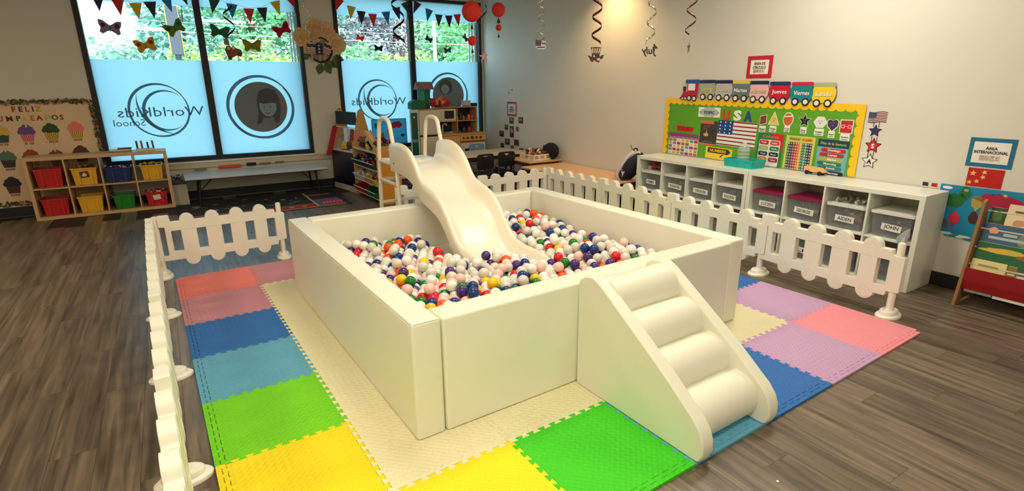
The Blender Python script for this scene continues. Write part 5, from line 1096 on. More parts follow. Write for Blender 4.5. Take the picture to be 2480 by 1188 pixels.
# calendar
t, w, h = sheet('calendar_chart', 'calendar chart with purple header at the left of the green board', -4.732, -5.185, 0.80, 1.06, (240, 236, 232), 0.012)
flat('header', rect(-w/2, w/2, h/2-0.065, h/2), 1, C(128, 66, 106), t); lettering('lettering', [(d, -w/2+w*(k+0.5)/7, h/2-0.05, 0.012, 0.048) for k, d in enumerate(('Sun', 'Mon', 'Tues', 'Wednes', 'Thurs', 'Fri', 'Satur'))], 2, C(226, 200, 214), t)
rr = random.Random(2); pc = [(196, 90, 130), (206, 186, 60), (150, 120, 60), (120, 150, 190), (226, 214, 226), (170, 60, 100), (214, 206, 120)]
for ci, c in enumerate(pc):
    for i in range(7):
        for j in range(5):
            if (i*3+j*5+ci*2) % 7 == 0: x = -w/2+w*(i+0.5)/7; z = h/2-0.088-0.038*j; flat('day_square', rect(x-0.027, x+0.027, z-0.016, z+0.016), 1, C(*c), t)
lettering('day_number', [(str(k+1), -w/2+w*((k+2) % 7+0.5)/7, h/2-0.088-0.038*((k+2)//7), 0.017) for k in range(31)], 1.5, C(70, 50, 70), t)
# red wavy strip above the calendar
t = wallR('red_wave_strip', 'red cut paper lettering strip above the calendar chart', 'strip', -4.97, 1.118, 0.0075)
bm = NB(); poly(bm, [(-0.13, 0.035), (-0.06, 0.028), (0.0, 0.02), (0.06, 0.026), (0.13, 0.02), (0.12, -0.03), (0.08, -0.035), (-0.1, -0.03), (-0.12, 0.0)], 0, -0.003); obj('paper', bm, C(206, 24, 30), t)
lettering('lettering', [('JULIO', 0, -0.004, 0.042, 0.22, 0.04)], 2.2, C(160, 8, 18), t)
# colour chart
t, w, h = sheet('colour_chart', 'colour name chart with rounded buttons on the green board', -5.955, -6.245, 0.80, 1.138, (40, 120, 66), 0.02)
flat('red_corner', [(0.0, h/2), (w/2, h/2), (w/2, -0.02), (w*0.28, h*0.2)], 1, C(196, 40, 44), t); flat('panel', rrect(-w*0.42, w*0.40, -h/2, h*0.30, 0.02), 2, C(224, 226, 206), t); lettering('lettering', [('Colores', 0.0, h*0.40, 0.032, 0.18, 0.02)], 2, C(226, 110, 96), t)
for i, (c, s) in enumerate((((190, 26, 36), 'Rojo'), ((206, 60, 76), 'Rosado'), ((166, 172, 110), 'Gris'), ((26, 130, 76), 'Verde'), ((20, 50, 70), 'Azul'), ((24, 24, 30), 'Morado'), ((200, 130, 40), 'Cafe'), ((150, 40, 66), 'Vino'))):
    x = -w*0.22 if i % 2 == 0 else w*0.20; z = h*0.215-0.058*(i//2); flat('button', rrect(x-0.052, x+0.052, z-0.022, z+0.022, 0.016), 3, C(*c), t); lettering('lettering', [(s, x, z, 0.017, 0.06)], 4, C(240, 224, 216), t)
# number chart
t, w, h = sheet('number_chart', 'number chart with ten coloured columns on the green board', -6.272, -6.57, 0.80, 1.131, (206, 206, 90), 0.015)
flat('title_plate', rrect(-w*0.4, w*0.02, h*0.36, h*0.46, 0.012), 1, C(176, 170, 110), t); flat('title_plate', rrect(w*0.04, w*0.42, h*0.355, h*0.455, 0.012), 1, C(226, 150, 60), t); lettering('lettering', [('Numeros', -w*0.19, h*0.41, 0.02, 0.1), ('1-100', w*0.23, h*0.405, 0.02, 0.09)], 2, C(90, 70, 40), t)
cc = [(44, 84, 96), (20, 22, 34), (110, 26, 40), (190, 24, 30), (216, 70, 30), (206, 176, 60), (40, 96, 36), (50, 150, 110), (26, 30, 66), (36, 26, 56)]
for k, c in enumerate(cc): x = -w*0.42+w*0.084*(k+0.5); flat('column', rect(x-w*0.042, x+w*0.042, -h/2, h*0.31), 1, C(*c), t)
lettering('digits', [(str(k+1), -w*0.42+w*0.084*(k % 10+0.5), h*0.27-0.0275*(k//10), 0.015, 0.016) for k in range(100)], 2, C(236, 232, 220), t)
# weekday chart
t, w, h = sheet('weekday_chart', 'blue weekday chart with coloured pills on the green board', -6.60, -6.89, 0.80, 1.12, (112, 172, 190), 0.02)
flat('header', rect(-w/2, w/2, h/2-0.07, h/2), 1, C(20, 56, 76), t); lettering('lettering', [('Dias de la Semana', 0, h/2-0.036, 0.024, 0.24, 0.02)], 2, C(170, 172, 110), t)
for k, (s, c) in enumerate((('Domingo', (196, 22, 44)), ('Lunes', (176, 44, 44)), ('Martes', (176, 176, 90)), ('Miercoles', (30, 124, 66)), ('Jueves', (50, 124, 140)), ('Viernes', (20, 20, 40)))):
    z = h/2-0.10-0.042*k; dx = (0.01, 0.0, 0.0, -0.01, 0.0, 0.02)[k]; flat('pill', rrect(dx-0.115, dx+0.115, z-0.018, z+0.018, 0.0175), 1, C(*c), t); lettering('lettering', [(s, dx+0.01, z, 0.02, 0.12 if len(s) > 6 else 0.085, 0.02)], 2, C(240, 236, 226), t)
# shape characters with name tags
def shape_card(ry, zc, label, lay, outl, c, tagname, edge=0.012, tz=-0.09, face=True, tw=0.075):
    t = wallR('shape_card', label, 'cutout', ry, zc, 0.0075)
    cx = sum(p[0] for p in outl)/len(outl); cz = sum(p[1] for p in outl)/len(outl)
    big = [(cx+(x-cx)*1.16, cz+(z-cz)*1.16) for x, z in outl]
    flat('white_edge', big, 0, C(232, 230, 216), t); flat('shape', outl, 1, C(*c), t)
    flat('name_card', rect(-tw/2, tw/2, tz-0.035, tz+0.03), -0.4, C(232, 232, 224), t); lettering('lettering', [(tagname[0], 0, tz-0.002, 0.015, tw*0.8), (tagname[1], 0, tz-0.022, 0.009, tw*0.7)], 1.0, C(60, 60, 60), t)
    if face:
        bm = NB(); [poly(bm, circ(s*0.013, 0.012, 0.004, 8), -0.0032, -0.0038) for s in (-1, 1)]; poly(bm, arc_taper(0, 0.0, 0.012, 0.005, 200, 340, 8), -0.0032, -0.0038); obj('face', bm, C(40, 26, 30) if sum(c) > 240 else C(140, 130, 150), t)
    return t
shape_card(-5.992, 1.268, 'brown diamond character cutout on the green board', 0, [(-0.03, -0.045), (0.035, -0.03), (0.032, 0.05), (-0.034, 0.035)], (122, 46, 22), ('Diamond', 'Diamante'))
shape_card(-6.112, 1.275, 'yellow triangle character cutout on the green board', 0, [(-0.055, -0.045), (0.055, -0.045), (0.0, 0.075)], (226, 196, 96), ('Triangle', 'Triangulo'))
t = shape_card(-6.265, 1.287, 'orange oval character cutout on the green board', 0, circ(0, 0, 0.048, 24, 0.06), (206, 96, 46), ('Oval', 'Ovalo'), tw=0.06); flat('headband', [(-0.045, 0.02), (0.044, 0.028), (0.042, 0.038), (-0.042, 0.03)], 2, C(238, 228, 214), t)
shape_card(-6.437, 1.282, 'black star character cutout on the green board', 0, star(0, 0, 0.062, 0.45), (16, 22, 20), ('Star', 'Estrella'), tw=0.065)
shape_card(-6.592, 1.275, 'white hexagon character cutout on the green board', 0, [(0.056*math.cos(PI*k/3), 0.052*math.sin(PI*k/3)) for k in range(6)], (222, 224, 214), ('Hexagon', 'Hexagono'), tw=0.09)
shape_card(-6.712, 1.262, 'dark purple heart character cutout on the green board', 0, [(0, -0.06), (0.045, -0.015), (0.05, 0.025), (0.03, 0.045), (0.01, 0.04), (0, 0.025), (-0.01, 0.04), (-0.03, 0.045), (-0.05, 0.025), (-0.045, -0.015)], (62, 40, 84), ('Heart', 'Corazon'), tw=0.06)
t = shape_card(-6.838, 1.248, 'red square character cutout with glasses on the green board', 0, rect(-0.052, 0.052, -0.055, 0.055), (196, 20, 36), ('Square', 'Cuadrado'), tz=-0.095, face=False, tw=0.085)
bm = NB(); [poly(bm, [rect(s*0.03-0.016, s*0.03+0.016, -0.014, 0.016), rect(s*0.03-0.011, s*0.03+0.011, -0.009, 0.011)], -0.0032, -0.0038) for s in (-1, 1)]; poly(bm, rect(-0.014, 0.014, 0.0, 0.004), -0.0032, -0.0038); obj('glasses', bm, C(236, 200, 200), t)

# ================================================================== WEEKDAY TRAIN ALONG THE TOP OF THE BOARD
t = wallR('train_engine', 'red and blue paper train engine above the green board', 'cutout', -5.01, 1.565, 0.016)
flat('cab', rect(-0.045, 0.11, -0.05, 0.09), 0, C(190, 24, 52), t); flat('boiler', [(-0.13, -0.085), (0.11, -0.085), (0.11, -0.02), (-0.10, -0.02)], 1, C(190, 24, 60), t); flat('roof', rrect(-0.075, 0.135, 0.075, 0.118, 0.018), 2, C(36, 84, 160), t); flat('window', rect(-0.03, 0.07, -0.005, 0.072), 2, C(236, 236, 230), t); flat('funnel', [(-0.10, -0.02), (-0.07, -0.02), (-0.06, 0.04), (-0.11, 0.04)], 1, C(36, 44, 44), t); flat('cow_catcher', [(-0.15, -0.10), (-0.11, -0.10), (-0.11, -0.05)], 2, C(70, 40, 34), t)
def wheels(t, ps, lay=3):
    for x, z, r in ps:
        bm = NB(); poly(bm, circ(x, z, r, 20), -0.0016*lay, -0.0016*lay-0.0016); w_ = obj('wheel', bm, C(24, 10, 14), t); bm = NB(); poly(bm, circ(x, z, r*0.62, 18), -0.0016*lay-0.0016, -0.0016*lay-0.003); obj('hub', bm, C(228, 222, 222), w_)
wheels(t, ((-0.105, -0.095, 0.02), (-0.062, -0.095, 0.02), (-0.005, -0.09, 0.034), (0.068, -0.095, 0.034)))
cars = [('Domingo', -5.255, 1.572, (168, 168, 138), (22, 44, 92), 'grey green', (222, 218, 170)), ('Lunes', -5.473, 1.568, (190, 184, 174), (30, 34, 88), 'pale grey', (214, 208, 200)), ('Martes', -5.69, 1.564, (100, 116, 118), (220, 196, 66), 'slate grey', (236, 234, 226)), ('Miércoles', -5.905, 1.557, (228, 176, 166), (20, 34, 84), 'pale pink', (226, 190, 186)), ('Jueves', -6.138, 1.547, (196, 10, 44), (24, 48, 96), 'crimson', (244, 236, 232)), ('Viernes', -6.372, 1.542, (0, 128, 138), (190, 22, 76), 'teal', (240, 240, 236)), ('Sábado', -6.588, 1.534, (244, 200, 14), (168, 172, 132), 'yellow', (244, 240, 206))]
for s, ry, z, c, lid, cn, tcx in cars:
    t = wallR('train_car', '%s paper train car with a weekday name above the green board' % cn, 'cutout', ry, z, 0.016)
    bd = [(-0.095, 0.07), (0.095, 0.07), (0.112, 0.035), (0.116, 0.0), (0.106, -0.045), (0.08, -0.08), (-0.08, -0.08), (-0.106, -0.045), (-0.116, 0.0), (-0.112, 0.035)]
    flat('body_outline', [(x*1.03, y*1.03) for x, y in bd], 0, C(70, 66, 60), t); flat('body', bd, 1, C(*c), t); flat('lid', rrect(-0.112, 0.112, 0.068, 0.105, 0.017), 2, C(*lid), t)
    bm = NB(); text(bm, s, 0, 0.0, 0.042, -0.0032, -0.0042, 0.165, 0.03); obj('lettering_outline', bm, C(*[int(v*0.45) for v in c]), t); lettering('lettering', [(s, -0.001, 0.002, 0.04, 0.16, 0.012)], 2.7, C(*tcx), t)
    wheels(t, ((-0.055, -0.082, 0.037), (0.05, -0.082, 0.037)))

# ================================================================== SIGNS, FLAG, STARS
def sign(name, label, ry0, ry1, z0, z1, bd, c, lines, tilt=0.0, inner=(236, 228, 216)):
    t, w, h = sheet(name, label, ry0, ry1, z0, z1, c, tilt, 0, 'sign'); flat('white_sheet', rect(-w/2+bd, w/2-bd, -h/2+bd, h/2-bd), 1, C(*inner), t)
    for s, x, z, hh, ww, cc in lines: lettering('lettering', [(s, x, z, hh, ww, 0.025)], 2, C(*cc), t)
    return t
sign('area_sign', 'red framed paper sign on the wall above the train cars', -5.725, -6.016, 1.686, 1.91, 0.042, (196, 16, 44), (('ÁREA DE', 0, 0.038, 0.026, 0.13, (40, 34, 36)), ('CÍRCULO', 0, 0.0, 0.026, 0.15, (40, 34, 36)), ('圆圈区域', 0, -0.04, 0.024, 0.13, (170, 130, 130))))
sign('area_sign', 'blue framed paper sign above the red flag', -7.783, -8.07, 1.003, 1.224, 0.03, (22, 104, 140), (('ÁREA', 0, 0.036, 0.02, 0.075, (26, 26, 28)), ('INTERNACIONAL', 0, 0.004, 0.022, 0.21, (26, 26, 28)), ('国际区域', 0, -0.04, 0.03, 0.13, (186, 160, 156))), inner=(232, 228, 218))
sign('area_sign', 'small red framed paper sign above the wall photos in the corner', -0.86, -1.178, 1.096, 1.345, 0.035, (196, 66, 84), (('ÁREA', 0, 0.03, 0.03, 0.11, (40, 34, 40)), ('DOMÉSTICA', 0, -0.01, 0.026, 0.18, (40, 34, 40)), ('家庭区域', 0, -0.05, 0.022, 0.15, (150, 110, 120))), inner=(226, 218, 222))
t, w, h = sheet('red_flag', 'red flag poster with five yellow stars below the blue sign', -7.813, -8.038, 0.848, 0.992, (188, 6, 14), 0.0, 0, 'flag')
bm = NB()
for x, z, r in ((-0.078, 0.03, 0.024), (-0.008, 0.044, 0.021), (-0.012, 0.006, 0.02), (-0.045, -0.03, 0.019), (-0.09, -0.042, 0.02)): poly(bm, star(x, z, r, 0.42, 5, 90+20*(x > -0.06)), -0.0015, -0.003)
obj('star', bm, C(240, 190, 96), t)
t = wallR('star_banner', 'flag and three stars spelling USA hanging on the right wall', 'decoration', -7.085, 0.0)
fl = NB(); W_ = lambda x, z: (x, 1.345+z+0.006*math.sin(x*40))
def wav(x0, x1, z0, z1): n = 10; return [W_(x0+(x1-x0)*k/n, z0) for k in range(n+1)]+[W_(x1-(x1-x0)*k/n, z1) for k in range(n+1)]
poly(fl, wav(-0.075, 0.075, -0.045, 0.045), 0, -0.002); f_ = obj('flag', fl, C(226, 214, 206), t)
bm = NB(); [poly(bm, wav(-0.075, 0.075, -0.045+0.0138*k, -0.045+0.0138*k+0.0072), -0.002, -0.003) for k in range(7)]; obj('stripe', bm, C(110, 24, 34), f_)
bm = NB(); poly(bm, wav(-0.075, -0.01, -0.005, 0.046), -0.0031, -0.004); obj('canton', bm, C(58, 72, 110), f_)
for k, (z, c, e, s, tcx, dx) in enumerate(((1.225, (50, 36, 84), (232, 230, 226), '', (70, 40, 90), 0.0), (1.095, (196, 26, 48), (40, 16, 22), 'S', (240, 232, 226), 0.003), (0.957, (230, 226, 212), (40, 34, 30), 'A', (40, 26, 60), -0.004))):
    bm = NB(); poly(bm, star(dx, z, 0.072, 0.5), 0, -0.002); s_ = obj('star', bm, C(*e), t); bm = NB(); poly(bm, star(dx, z, 0.060, 0.5), -0.002, -0.003); obj('star_face', bm, C(*c), s_)
    if s: lettering('lettering', [(s, dx, z-0.002, 0.038, None, 0.04)], 2, C(*tcx), s_)
    for q in (-0.022, 0.022): bm = NB(); poly(bm, rect(dx+q-0.003, dx+q+0.003, z+0.03, z+0.09), 0.0005, -0.0002); obj('ribbon', bm, C(40, 20, 26), t)
# big world map behind the bookcase
wm = wallR('world_map', 'large blue painted world map on the wall behind the bookcase', 'map', -7.655, 0.0)
bm = NB(); poly(bm, [(0, 0.84), (1.02, 0.845), (1.02, 0.40), (0.27, 0.408), (0.2, 0.42), (0.1, 0.418), (0.07, 0.455), (0.03, 0.45), (0.0, 0.5)], 0, -0.003); obj('sea', bm, mat('map_blue', (14, 134, 178), 0.4, 0.15, 5), wm)
for l, c in ((blob(0.12, 0.72, 0.07, 0.065, 18, 0.3, 1), (24, 104, 52)), (blob(0.175, 0.79, 0.035, 0.05, 14, 0.25, 2), (24, 110, 50)), (circ(0.178, 0.81, 0.016, 12, 0.011), (222, 226, 214)), (blob(0.14, 0.575, 0.034, 0.055, 12, 0.2, 3), (214, 44, 84)), ([(0.13, 0.53), (0.15, 0.54), (0.12, 0.48)], (214, 44, 84)), (blob(0.045, 0.60, 0.02, 0.03, 10, 0.3, 8), (40, 60, 120)), (blob(0.08, 0.52, 0.025, 0.035, 12, 0.3, 4), (96, 76, 86)), (blob(0.26, 0.72, 0.035, 0.055, 12, 0.3, 5), (176, 160, 70)), (blob(0.26, 0.60, 0.03, 0.05, 12, 0.25, 6), (70, 36, 28)), (blob(0.40, 0.75, 0.14, 0.06, 22, 0.25, 7), (176, 20, 66)), (blob(0.6, 0.68, 0.1, 0.08, 20, 0.25, 9), (210, 150, 60)), (circ(0.05, 0.815, 0.035, 12, 0.012), (220, 226, 236)), ([(0.31, 0.80), (0.36, 0.81), (0.35, 0.795)], (30, 60, 120)), (blob(0.1, 0.445, 0.05, 0.012, 12, 0.4, 10), (226, 222, 206)), (blob(0.22, 0.435, 0.05, 0.012, 12, 0.4, 11), (226, 222, 206)), (star(0.42, 0.80, 0.02, 0.4, 8), (226, 206, 130))): flat('continent', l, 2.2, C(*c), wm)
# photos in the corner
ph = [(-1.006, 1.018, 0.15, 0.114), (-1.315, 1.036, 0.145, 0.112), (-0.829, 0.889, 0.115, 0.094), (-1.201, 0.876, 0.11, 0.091), (-1.015, 0.818, 0.14, 0.199), (-0.655, 0.759, 0.17, 0.106), (-0.855, 0.625, 0.165, 0.111), (-1.17, 0.635, 0.16, 0.109), (-0.676, 0.545, 0.12, 0.085), (-1.027, 0.528, 0.115, 0.083), (-1.336, 0.503, 0.14, 0.1)]
pl = ['greyish photo print directly under the small red sign', 'brown photo print, topmost on the right of the corner photos', 'small dark photo print left of the tall one in the corner', 'small pale photo print right of the tall one in the corner', 'tall narrow photo print in the middle of the corner photos', 'reddish photo print farthest left of the corner photos', 'dark photo print below the tall one, on the left', 'brown photo print below the tall one, on the right', 'photo print half hidden by the chairs, on the left', 'lowest middle photo print above the child table', 'lowest photo print on the right, at the child table end']
pcs = [((84, 92, 84), (150, 160, 140)), ((110, 66, 44), (176, 120, 84)), ((70, 66, 56), (130, 120, 96)), ((150, 140, 130), (96, 90, 84)), ((96, 40, 34), (200, 170, 150)), ((96, 50, 40), (150, 84, 60)), ((70, 56, 46), (150, 120, 100)), ((110, 56, 40), (70, 40, 34)), ((60, 40, 34), (110, 70, 50)), ((90, 50, 40), (140, 90, 70)), ((110, 100, 84), (70, 60, 50))]
for k, ((ry, z, w, h), lab, (c1, c2)) in enumerate(zip(ph, pl, pcs)):
    t = wallR('photo_print', lab, 'photo', ry, z); bm = NB(); poly(bm, rect(-w/2, w/2, -h/2, h/2), 0, -0.002); obj('paper', bm, C(*c1), t)
    flat('picture_shape', blob(0, 0.01, w*0.28, h*0.3, 12, 0.25, k), 1.3, C(*c2), t); flat('picture_shape', blob(w*0.1, -h*0.2, w*0.2, h*0.14, 10, 0.25, k+30), 2.3, C(*[int(v*0.6) for v in c1]), t)
for ry, z, k in ((-1.03, 1.55, 0), (-0.92, 1.50, 1)):
    t = wallR('tape_mark', ('grey smudge of old tape high on the corner wall, upper', 'grey smudge of old tape high on the corner wall, lower')[k], 'mark', ry, z); bm = NB(); poly(bm, blob(0, 0, 0.03, 0.02, 10, 0.3, k), 0, -0.0012); obj('tape', bm, C(150, 150, 150), t); flat('dark_strip', rect(-0.02, 0.015, -0.006, 0.0), 0.9, C(110, 108, 106), t)  # each smudge carries a thin darker grey strip

# ================================================================== BOOKCASE
bc_ = thing('sling_bookcase', 'wooden sling bookcase with red fabric at the right edge', 'bookcase', RW(-0.02, -8.02, FZ), RR); M_bw = mat('bookcase_wood', (146, 104, 62), 0.5, 0.12, 3, stretch=(4, 4, 20))
for x0 in (0.0, 0.74):
    bm = NB(); poly(bm, [(-0.36, 0.0), (-0.30, 0.0), (-0.24, 0.03), (-0.07, 0.03), (-0.03, 0.0), (0.0, 0.0), (-0.02, 0.1), (-0.15, 0.79), (-0.185, 0.81), (-0.22, 0.79), (-0.34, 0.10)], x0, x0+0.02, 'YZ'); obj('side_panel', bm, M_bw, bc_)
tiers = [(-0.17, 0.60), (-0.215, 0.47), (-0.25, 0.33), (-0.285, 0.20)]
for y, z in tiers+[(-0.30, 0.085)]:
    bm = NB(); cyl(bm, (0.02, y+0.03, z+0.12), (0.74, y+0.03, z+0.12), 0.008, n=8); obj('dowel', bm, C(206, 190, 170), bc_)
bm = NB(); M_sling = mat('red_sling', (150, 8, 16), 0.8, 0.08, 20)
for a, b in zip([(-0.32, 0.30), (-0.315, 0.20), (-0.30, 0.13), (-0.25, 0.10)], [(-0.315, 0.20), (-0.30, 0.13), (-0.25, 0.10), (-0.15, 0.09)]):
    box(bm, 0.02, 0.74, 0, 0.004, 0, 0.001) if False else poly(bm, [(a[0], a[1]), (b[0], b[1]), (b[0]+0.004, b[1]+0.002), (a[0]+0.004, a[1]+0.002)], 0.02, 0.74, 'YZ')
obj('sling', bm, M_sling, bc_)
def book(label, x0, x1, tier, h, c, art=(), dz=0.0, dy=0.0):
    y, z = tiers[tier] if tier < 4 else (-0.29, 0.115)
    t = thing('book', label, 'book', RW(-0.02, -8.02, FZ)+(-EY)*((x0+x1)/2)+EX*(y+dy)+Vector((0, 0, z+dz)), 0); t.rotation_euler = (-0.2, 0, RR)
    w = x1-x0; bm = NB(); box(bm, -w/2, w/2, 0, 0.012, 0, h, 0.001); obj('cover', bm, C(*c, 0.35), t); bm = NB(); box(bm, -w/2+0.003, w/2-0.003, 0.002, 0.010, h+0.0002, h+0.0012); obj('page_edge', bm, C(232, 226, 210), t)
    for nm, l, cc, lay in art: flat(nm, [(x, zz) for x, zz in l], lay, C(*cc), t)
    return t
book('dark green picture book at the top of the bookcase', 0.04, 0.13, 0, 0.155, (40, 66, 40), (('cover_art', blob(0, 0.09, 0.03, 0.04, 12, 0.2, 1), (70, 110, 60), 0.2),))
t = book('cream picture book with pink figures at the top of the bookcase', 0.135, 0.42, 0, 0.19, (222, 200, 160), (('cover_art', blob(-0.06, 0.06, 0.035, 0.025, 12, 0.25, 2), (196, 140, 110), 0.2), ('cover_art', blob(0.06, 0.05, 0.04, 0.03, 12, 0.25, 3), (206, 130, 110), 0.2))); flat('title_print', rect(-0.1, 0.1, 0.134, 0.148), 0.3, C(96, 80, 60), t)
t = book('blue picture book with pink flower on the second bookcase tier', 0.035, 0.36, 1, 0.17, (58, 92, 120), (('cover_art', blob(-0.10, 0.12, 0.03, 0.025, 12, 0.2, 4), (226, 150, 130), 0.2), ('cover_art', blob(0.09, 0.07, 0.04, 0.05, 12, 0.3, 5), (110, 130, 100), 0.2))); flat('title_print', rect(-0.04, 0.04, 0.09, 0.11), 0.3, C(170, 182, 190), t); flat('title_print', rect(-0.12, 0.12, 0.058, 0.078), 0.3, C(170, 182, 190), t)
book('green yellow picture book on the third bookcase tier', 0.03, 0.40, 2, 0.15, (26, 96, 54), (('cover_art', blob(0.0, 0.10, 0.15, 0.02, 18, 0.3, 6), (206, 176, 60), 0.2), ('cover_art', blob(0.1, 0.08, 0.05, 0.02, 14, 0.3, 7), (150, 90, 40), 1.2)), 0.02)
t = book('cream picture book with black cat on the fourth bookcase tier', 0.03, 0.24, 3, 0.17, (222, 206, 140), (('cover_art', [(-0.06, 0.05), (-0.05, 0.085), (-0.04, 0.07), (0.02, 0.07), (0.04, 0.085), (0.05, 0.05), (0.03, 0.03), (-0.04, 0.03)], (30, 30, 34), 0.2),)); flat('title_print', rect(-0.06, 0.06, 0.124, 0.136), 0.3, C(150, 130, 70), t)
book('olive picture book on the fourth bookcase tier', 0.245, 0.30, 3, 0.165, (130, 116, 40), (('cover_art', rect(-0.02, 0.02, 0.10, 0.11), (226, 220, 200), 0.2),)); book('dark green flat book in the bottom bookcase tier', 0.03, 0.20, 4, 0.20, (30, 52, 36), (('cover_art', rect(-0.07, 0.07, 0.12, 0.185), (70, 84, 70), 0.2),), dy=0.02)
book('white picture book with red oval in the bottom bookcase tier', 0.21, 0.44, 4, 0.20, (226, 220, 208), (('cover_art', circ(-0.02, 0.12, 0.04, 20, 0.025), (196, 26, 34), 0.2), ('cover_art', circ(-0.02, 0.12, 0.02, 14, 0.012), (150, 20, 26), 1.2)), -0.01, -0.005)
book('grey framed picture book leaning in front of the bottom tier', 0.035, 0.205, 4, 0.17, (120, 124, 118), (('cover_art', rect(-0.075, 0.075, 0.06, 0.155), (56, 66, 60), 0.2),), -0.005, -0.012)
# ================================================================== HANGING DECORATIONS
def swirl(name, label, top, bot, r, turns, m, w=0.014, ph=0.0, fade=True, cat='decoration', parent=None):
    """a foil spiral ribbon hanging from a thread"""
    t = parent or thing(name, label, cat, top)
    T, B = Vector(top), Vector(bot); bm = NB(); n = int(26*turns); prev = None; L = (T-B).length
    for k in range(n+1):
        u = k/n; c = T.lerp(B, u); a = 2*PI*turns*u+ph; d = Vector((math.cos(a), math.sin(a), 0)); rr_ = r*(0.55+0.45*math.sin(PI*u)) if fade else r
        tw = Vector((0, 0, 1))*w*0.5
        A = bm.verts.new(c+d*rr_+tw-T); Bv = bm.verts.new(c+d*rr_-tw-T)
        if prev: bm.faces.new((prev[0], A, Bv, prev[1]))
        prev = (A, Bv)
    o = obj('foil_spiral', bm, m, t, smooth=80); s = o.modifiers.new('thick', 'SOLIDIFY'); s.thickness = 0.0008
    return t
M_foil = mat('silver_foil', (206, 200, 190), 0.18, 0.05, metal=1.0); M_foilk = mat('black_foil', (30, 16, 22), 0.25, 0.1, metal=0.6); M_foilr = mat('bronze_foil', (90, 44, 34), 0.22, 0.1, metal=0.9)
def thread(t, a, b, r=0.0012):
    bm = NB(); tube(bm, [Vector(a), Vector(b)], r, 4); o = obj('thread', bm, C(200, 200, 200), t); return o
FR = math.radians(-33.7)     # cut-outs turn their face towards the room
def hung(name, label, p, ztop, r, turns, m, ph=0.0, gap=0.04, rot=FR, w=0.014):
    p = Vector(p); t = thing(name, label, 'decoration', p, rot)
    top = Vector((0, 0, ztop-p.z))
    bm = NB(); n = int(26*turns); prev = None
    for k in range(n+1):
        u = k/n; z = top.z+(gap-top.z)*u; a = 2*PI*turns*u+ph; d = Vector((math.cos(a)*r, math.sin(a)*r, z)); tw = Vector((0, 0, w*0.6))
        A = bm.verts.new(d+tw); B = bm.verts.new(d-tw)
        if prev: bm.faces.new((prev[0], A, B, prev[1]))
        prev = (A, B)
    o = obj('foil_spiral', bm, m, t, smooth=80); s = o.modifiers.new('thick', 'SOLIDIFY'); s.thickness = 0.0008
    bm = NB(); tube(bm, [(r*math.cos(ph), r*math.sin(ph), top.z), (0, 0, top.z+0.03), (0, 0, CEIL-p.z-0.001)], 0.0012, 4); obj('thread', bm, C(190, 190, 190), t)
    return t
def cut(t, name, l, c, lay=0, m=None): return flat(name, l, lay, m or C(*c), t)
s = 0.00451
t = hung('hanging_map', 'hanging foil swirl with a torn flag map cutout near the lanterns', (3.741, -0.41, 2.056), 2.52, 0.042, 3.2, M_foil, 0.5)
cut(t, 'map_cutout', [(x*s, z*s) for x, z in ((-13, 12), (12, 7), (13, 2), (9, 0), (13, -4), (11, -9), (4, -11), (0, -9), (-5, -11), (-12, -6), (-13, 3))], (214, 204, 196), 0); cut(t, 'canton', [(x*s, z*s) for x, z in ((-13, 12), (2, 9), (0, -3), (-13, -3))], (66, 60, 74), 1)
cut(t, 'stripe', [(x*s, z*s) for x, z in ((2, 5), (12, 4), (12, 1), (2, 1))], (70, 50, 54), 1); cut(t, 'stripe', [(x*s, z*s) for x, z in ((-10, -5), (10, -4), (10, -7), (-8, -8))], (70, 50, 54), 1)
s = 0.00393
t = hung('hanging_hat', 'hanging dark swirl with a striped top hat cutout', (3.67, -1.377, 1.905), 2.42, 0.045, 2.6, M_foilr, 2.2, 0.10, w=0.02)
hat = [(-13, 17), (0, 18), (13, 17), (10, 8), (9, -4), (14, -1), (20, 0), (17, -8), (11, -11), (8, -18), (0, -15), (-3, -12), (-8, -17), (-13, -13), (-15, -8), (-20, -1), (-14, -2), (-10, -5), (-10, 8)]
cut(t, 'hat_cutout', [(x*s, z*s) for x, z in hat], (60, 34, 34), 0)
for k in range(4): cut(t, 'stripe', [(x*s, z*s) for x, z in ((-10+6*k, 15), (-7+6*k, 15.5), (-6+4.6*k, 4), (-8.5+4.6*k, 4))], (206, 180, 140), 1)
cut(t, 'star', [(x*s-4*s, z*s-3*s) for x, z in star(0, 0, 3)], (220, 210, 200), 1); cut(t, 'lens', [(x*s, z*s) for x, z in ((2, -8), (11, -7), (10, -13), (4, -13))], (190, 160, 140), 1)
s = 0.00364
t = hung('hanging_july', 'hanging gold swirl with mirrored July lettering cutout', (3.80, -1.93, 1.917), 2.36, 0.038, 2.4, M_foil, 1.0, 0.06, w=0.016)
bm = NB(); text(bm, 'July', -2*s, -2*s, 16*s, 0, -0.002, 34*s, 0.03, mirror=True, slant=-0.15); text(bm, '4', 13*s, 8*s, 15*s, 0.0, -0.002, 12*s, 0.03, mirror=True); obj('july_cutout', bm, C(44, 28, 26), t)
s = 0.00343
t = hung('hanging_edge', 'hanging swirl with a cutout seen edge-on, rightmost of the swirls', (3.858, -2.304, 1.925), 2.32, 0.04, 1.9, M_foilr, 3.4, 0.10, rot=FR+PI/2*0.97, w=0.012)
cut(t, 'star_cutout', star(0, 0, 0.055, 0.42, 5), (120, 100, 70), 0); cut(t, 'star_face', star(0, 0, 0.04, 0.42, 5), (180, 150, 100), 1)
s = 0.00453
t = hung('hanging_truck', 'hanging black swirl with a red truck cutout in front of the first window', (0.941, 1.477, 2.006), 2.50, 0.05, 1.4, M_foilk, 0.2, 0.17, w=0.02)
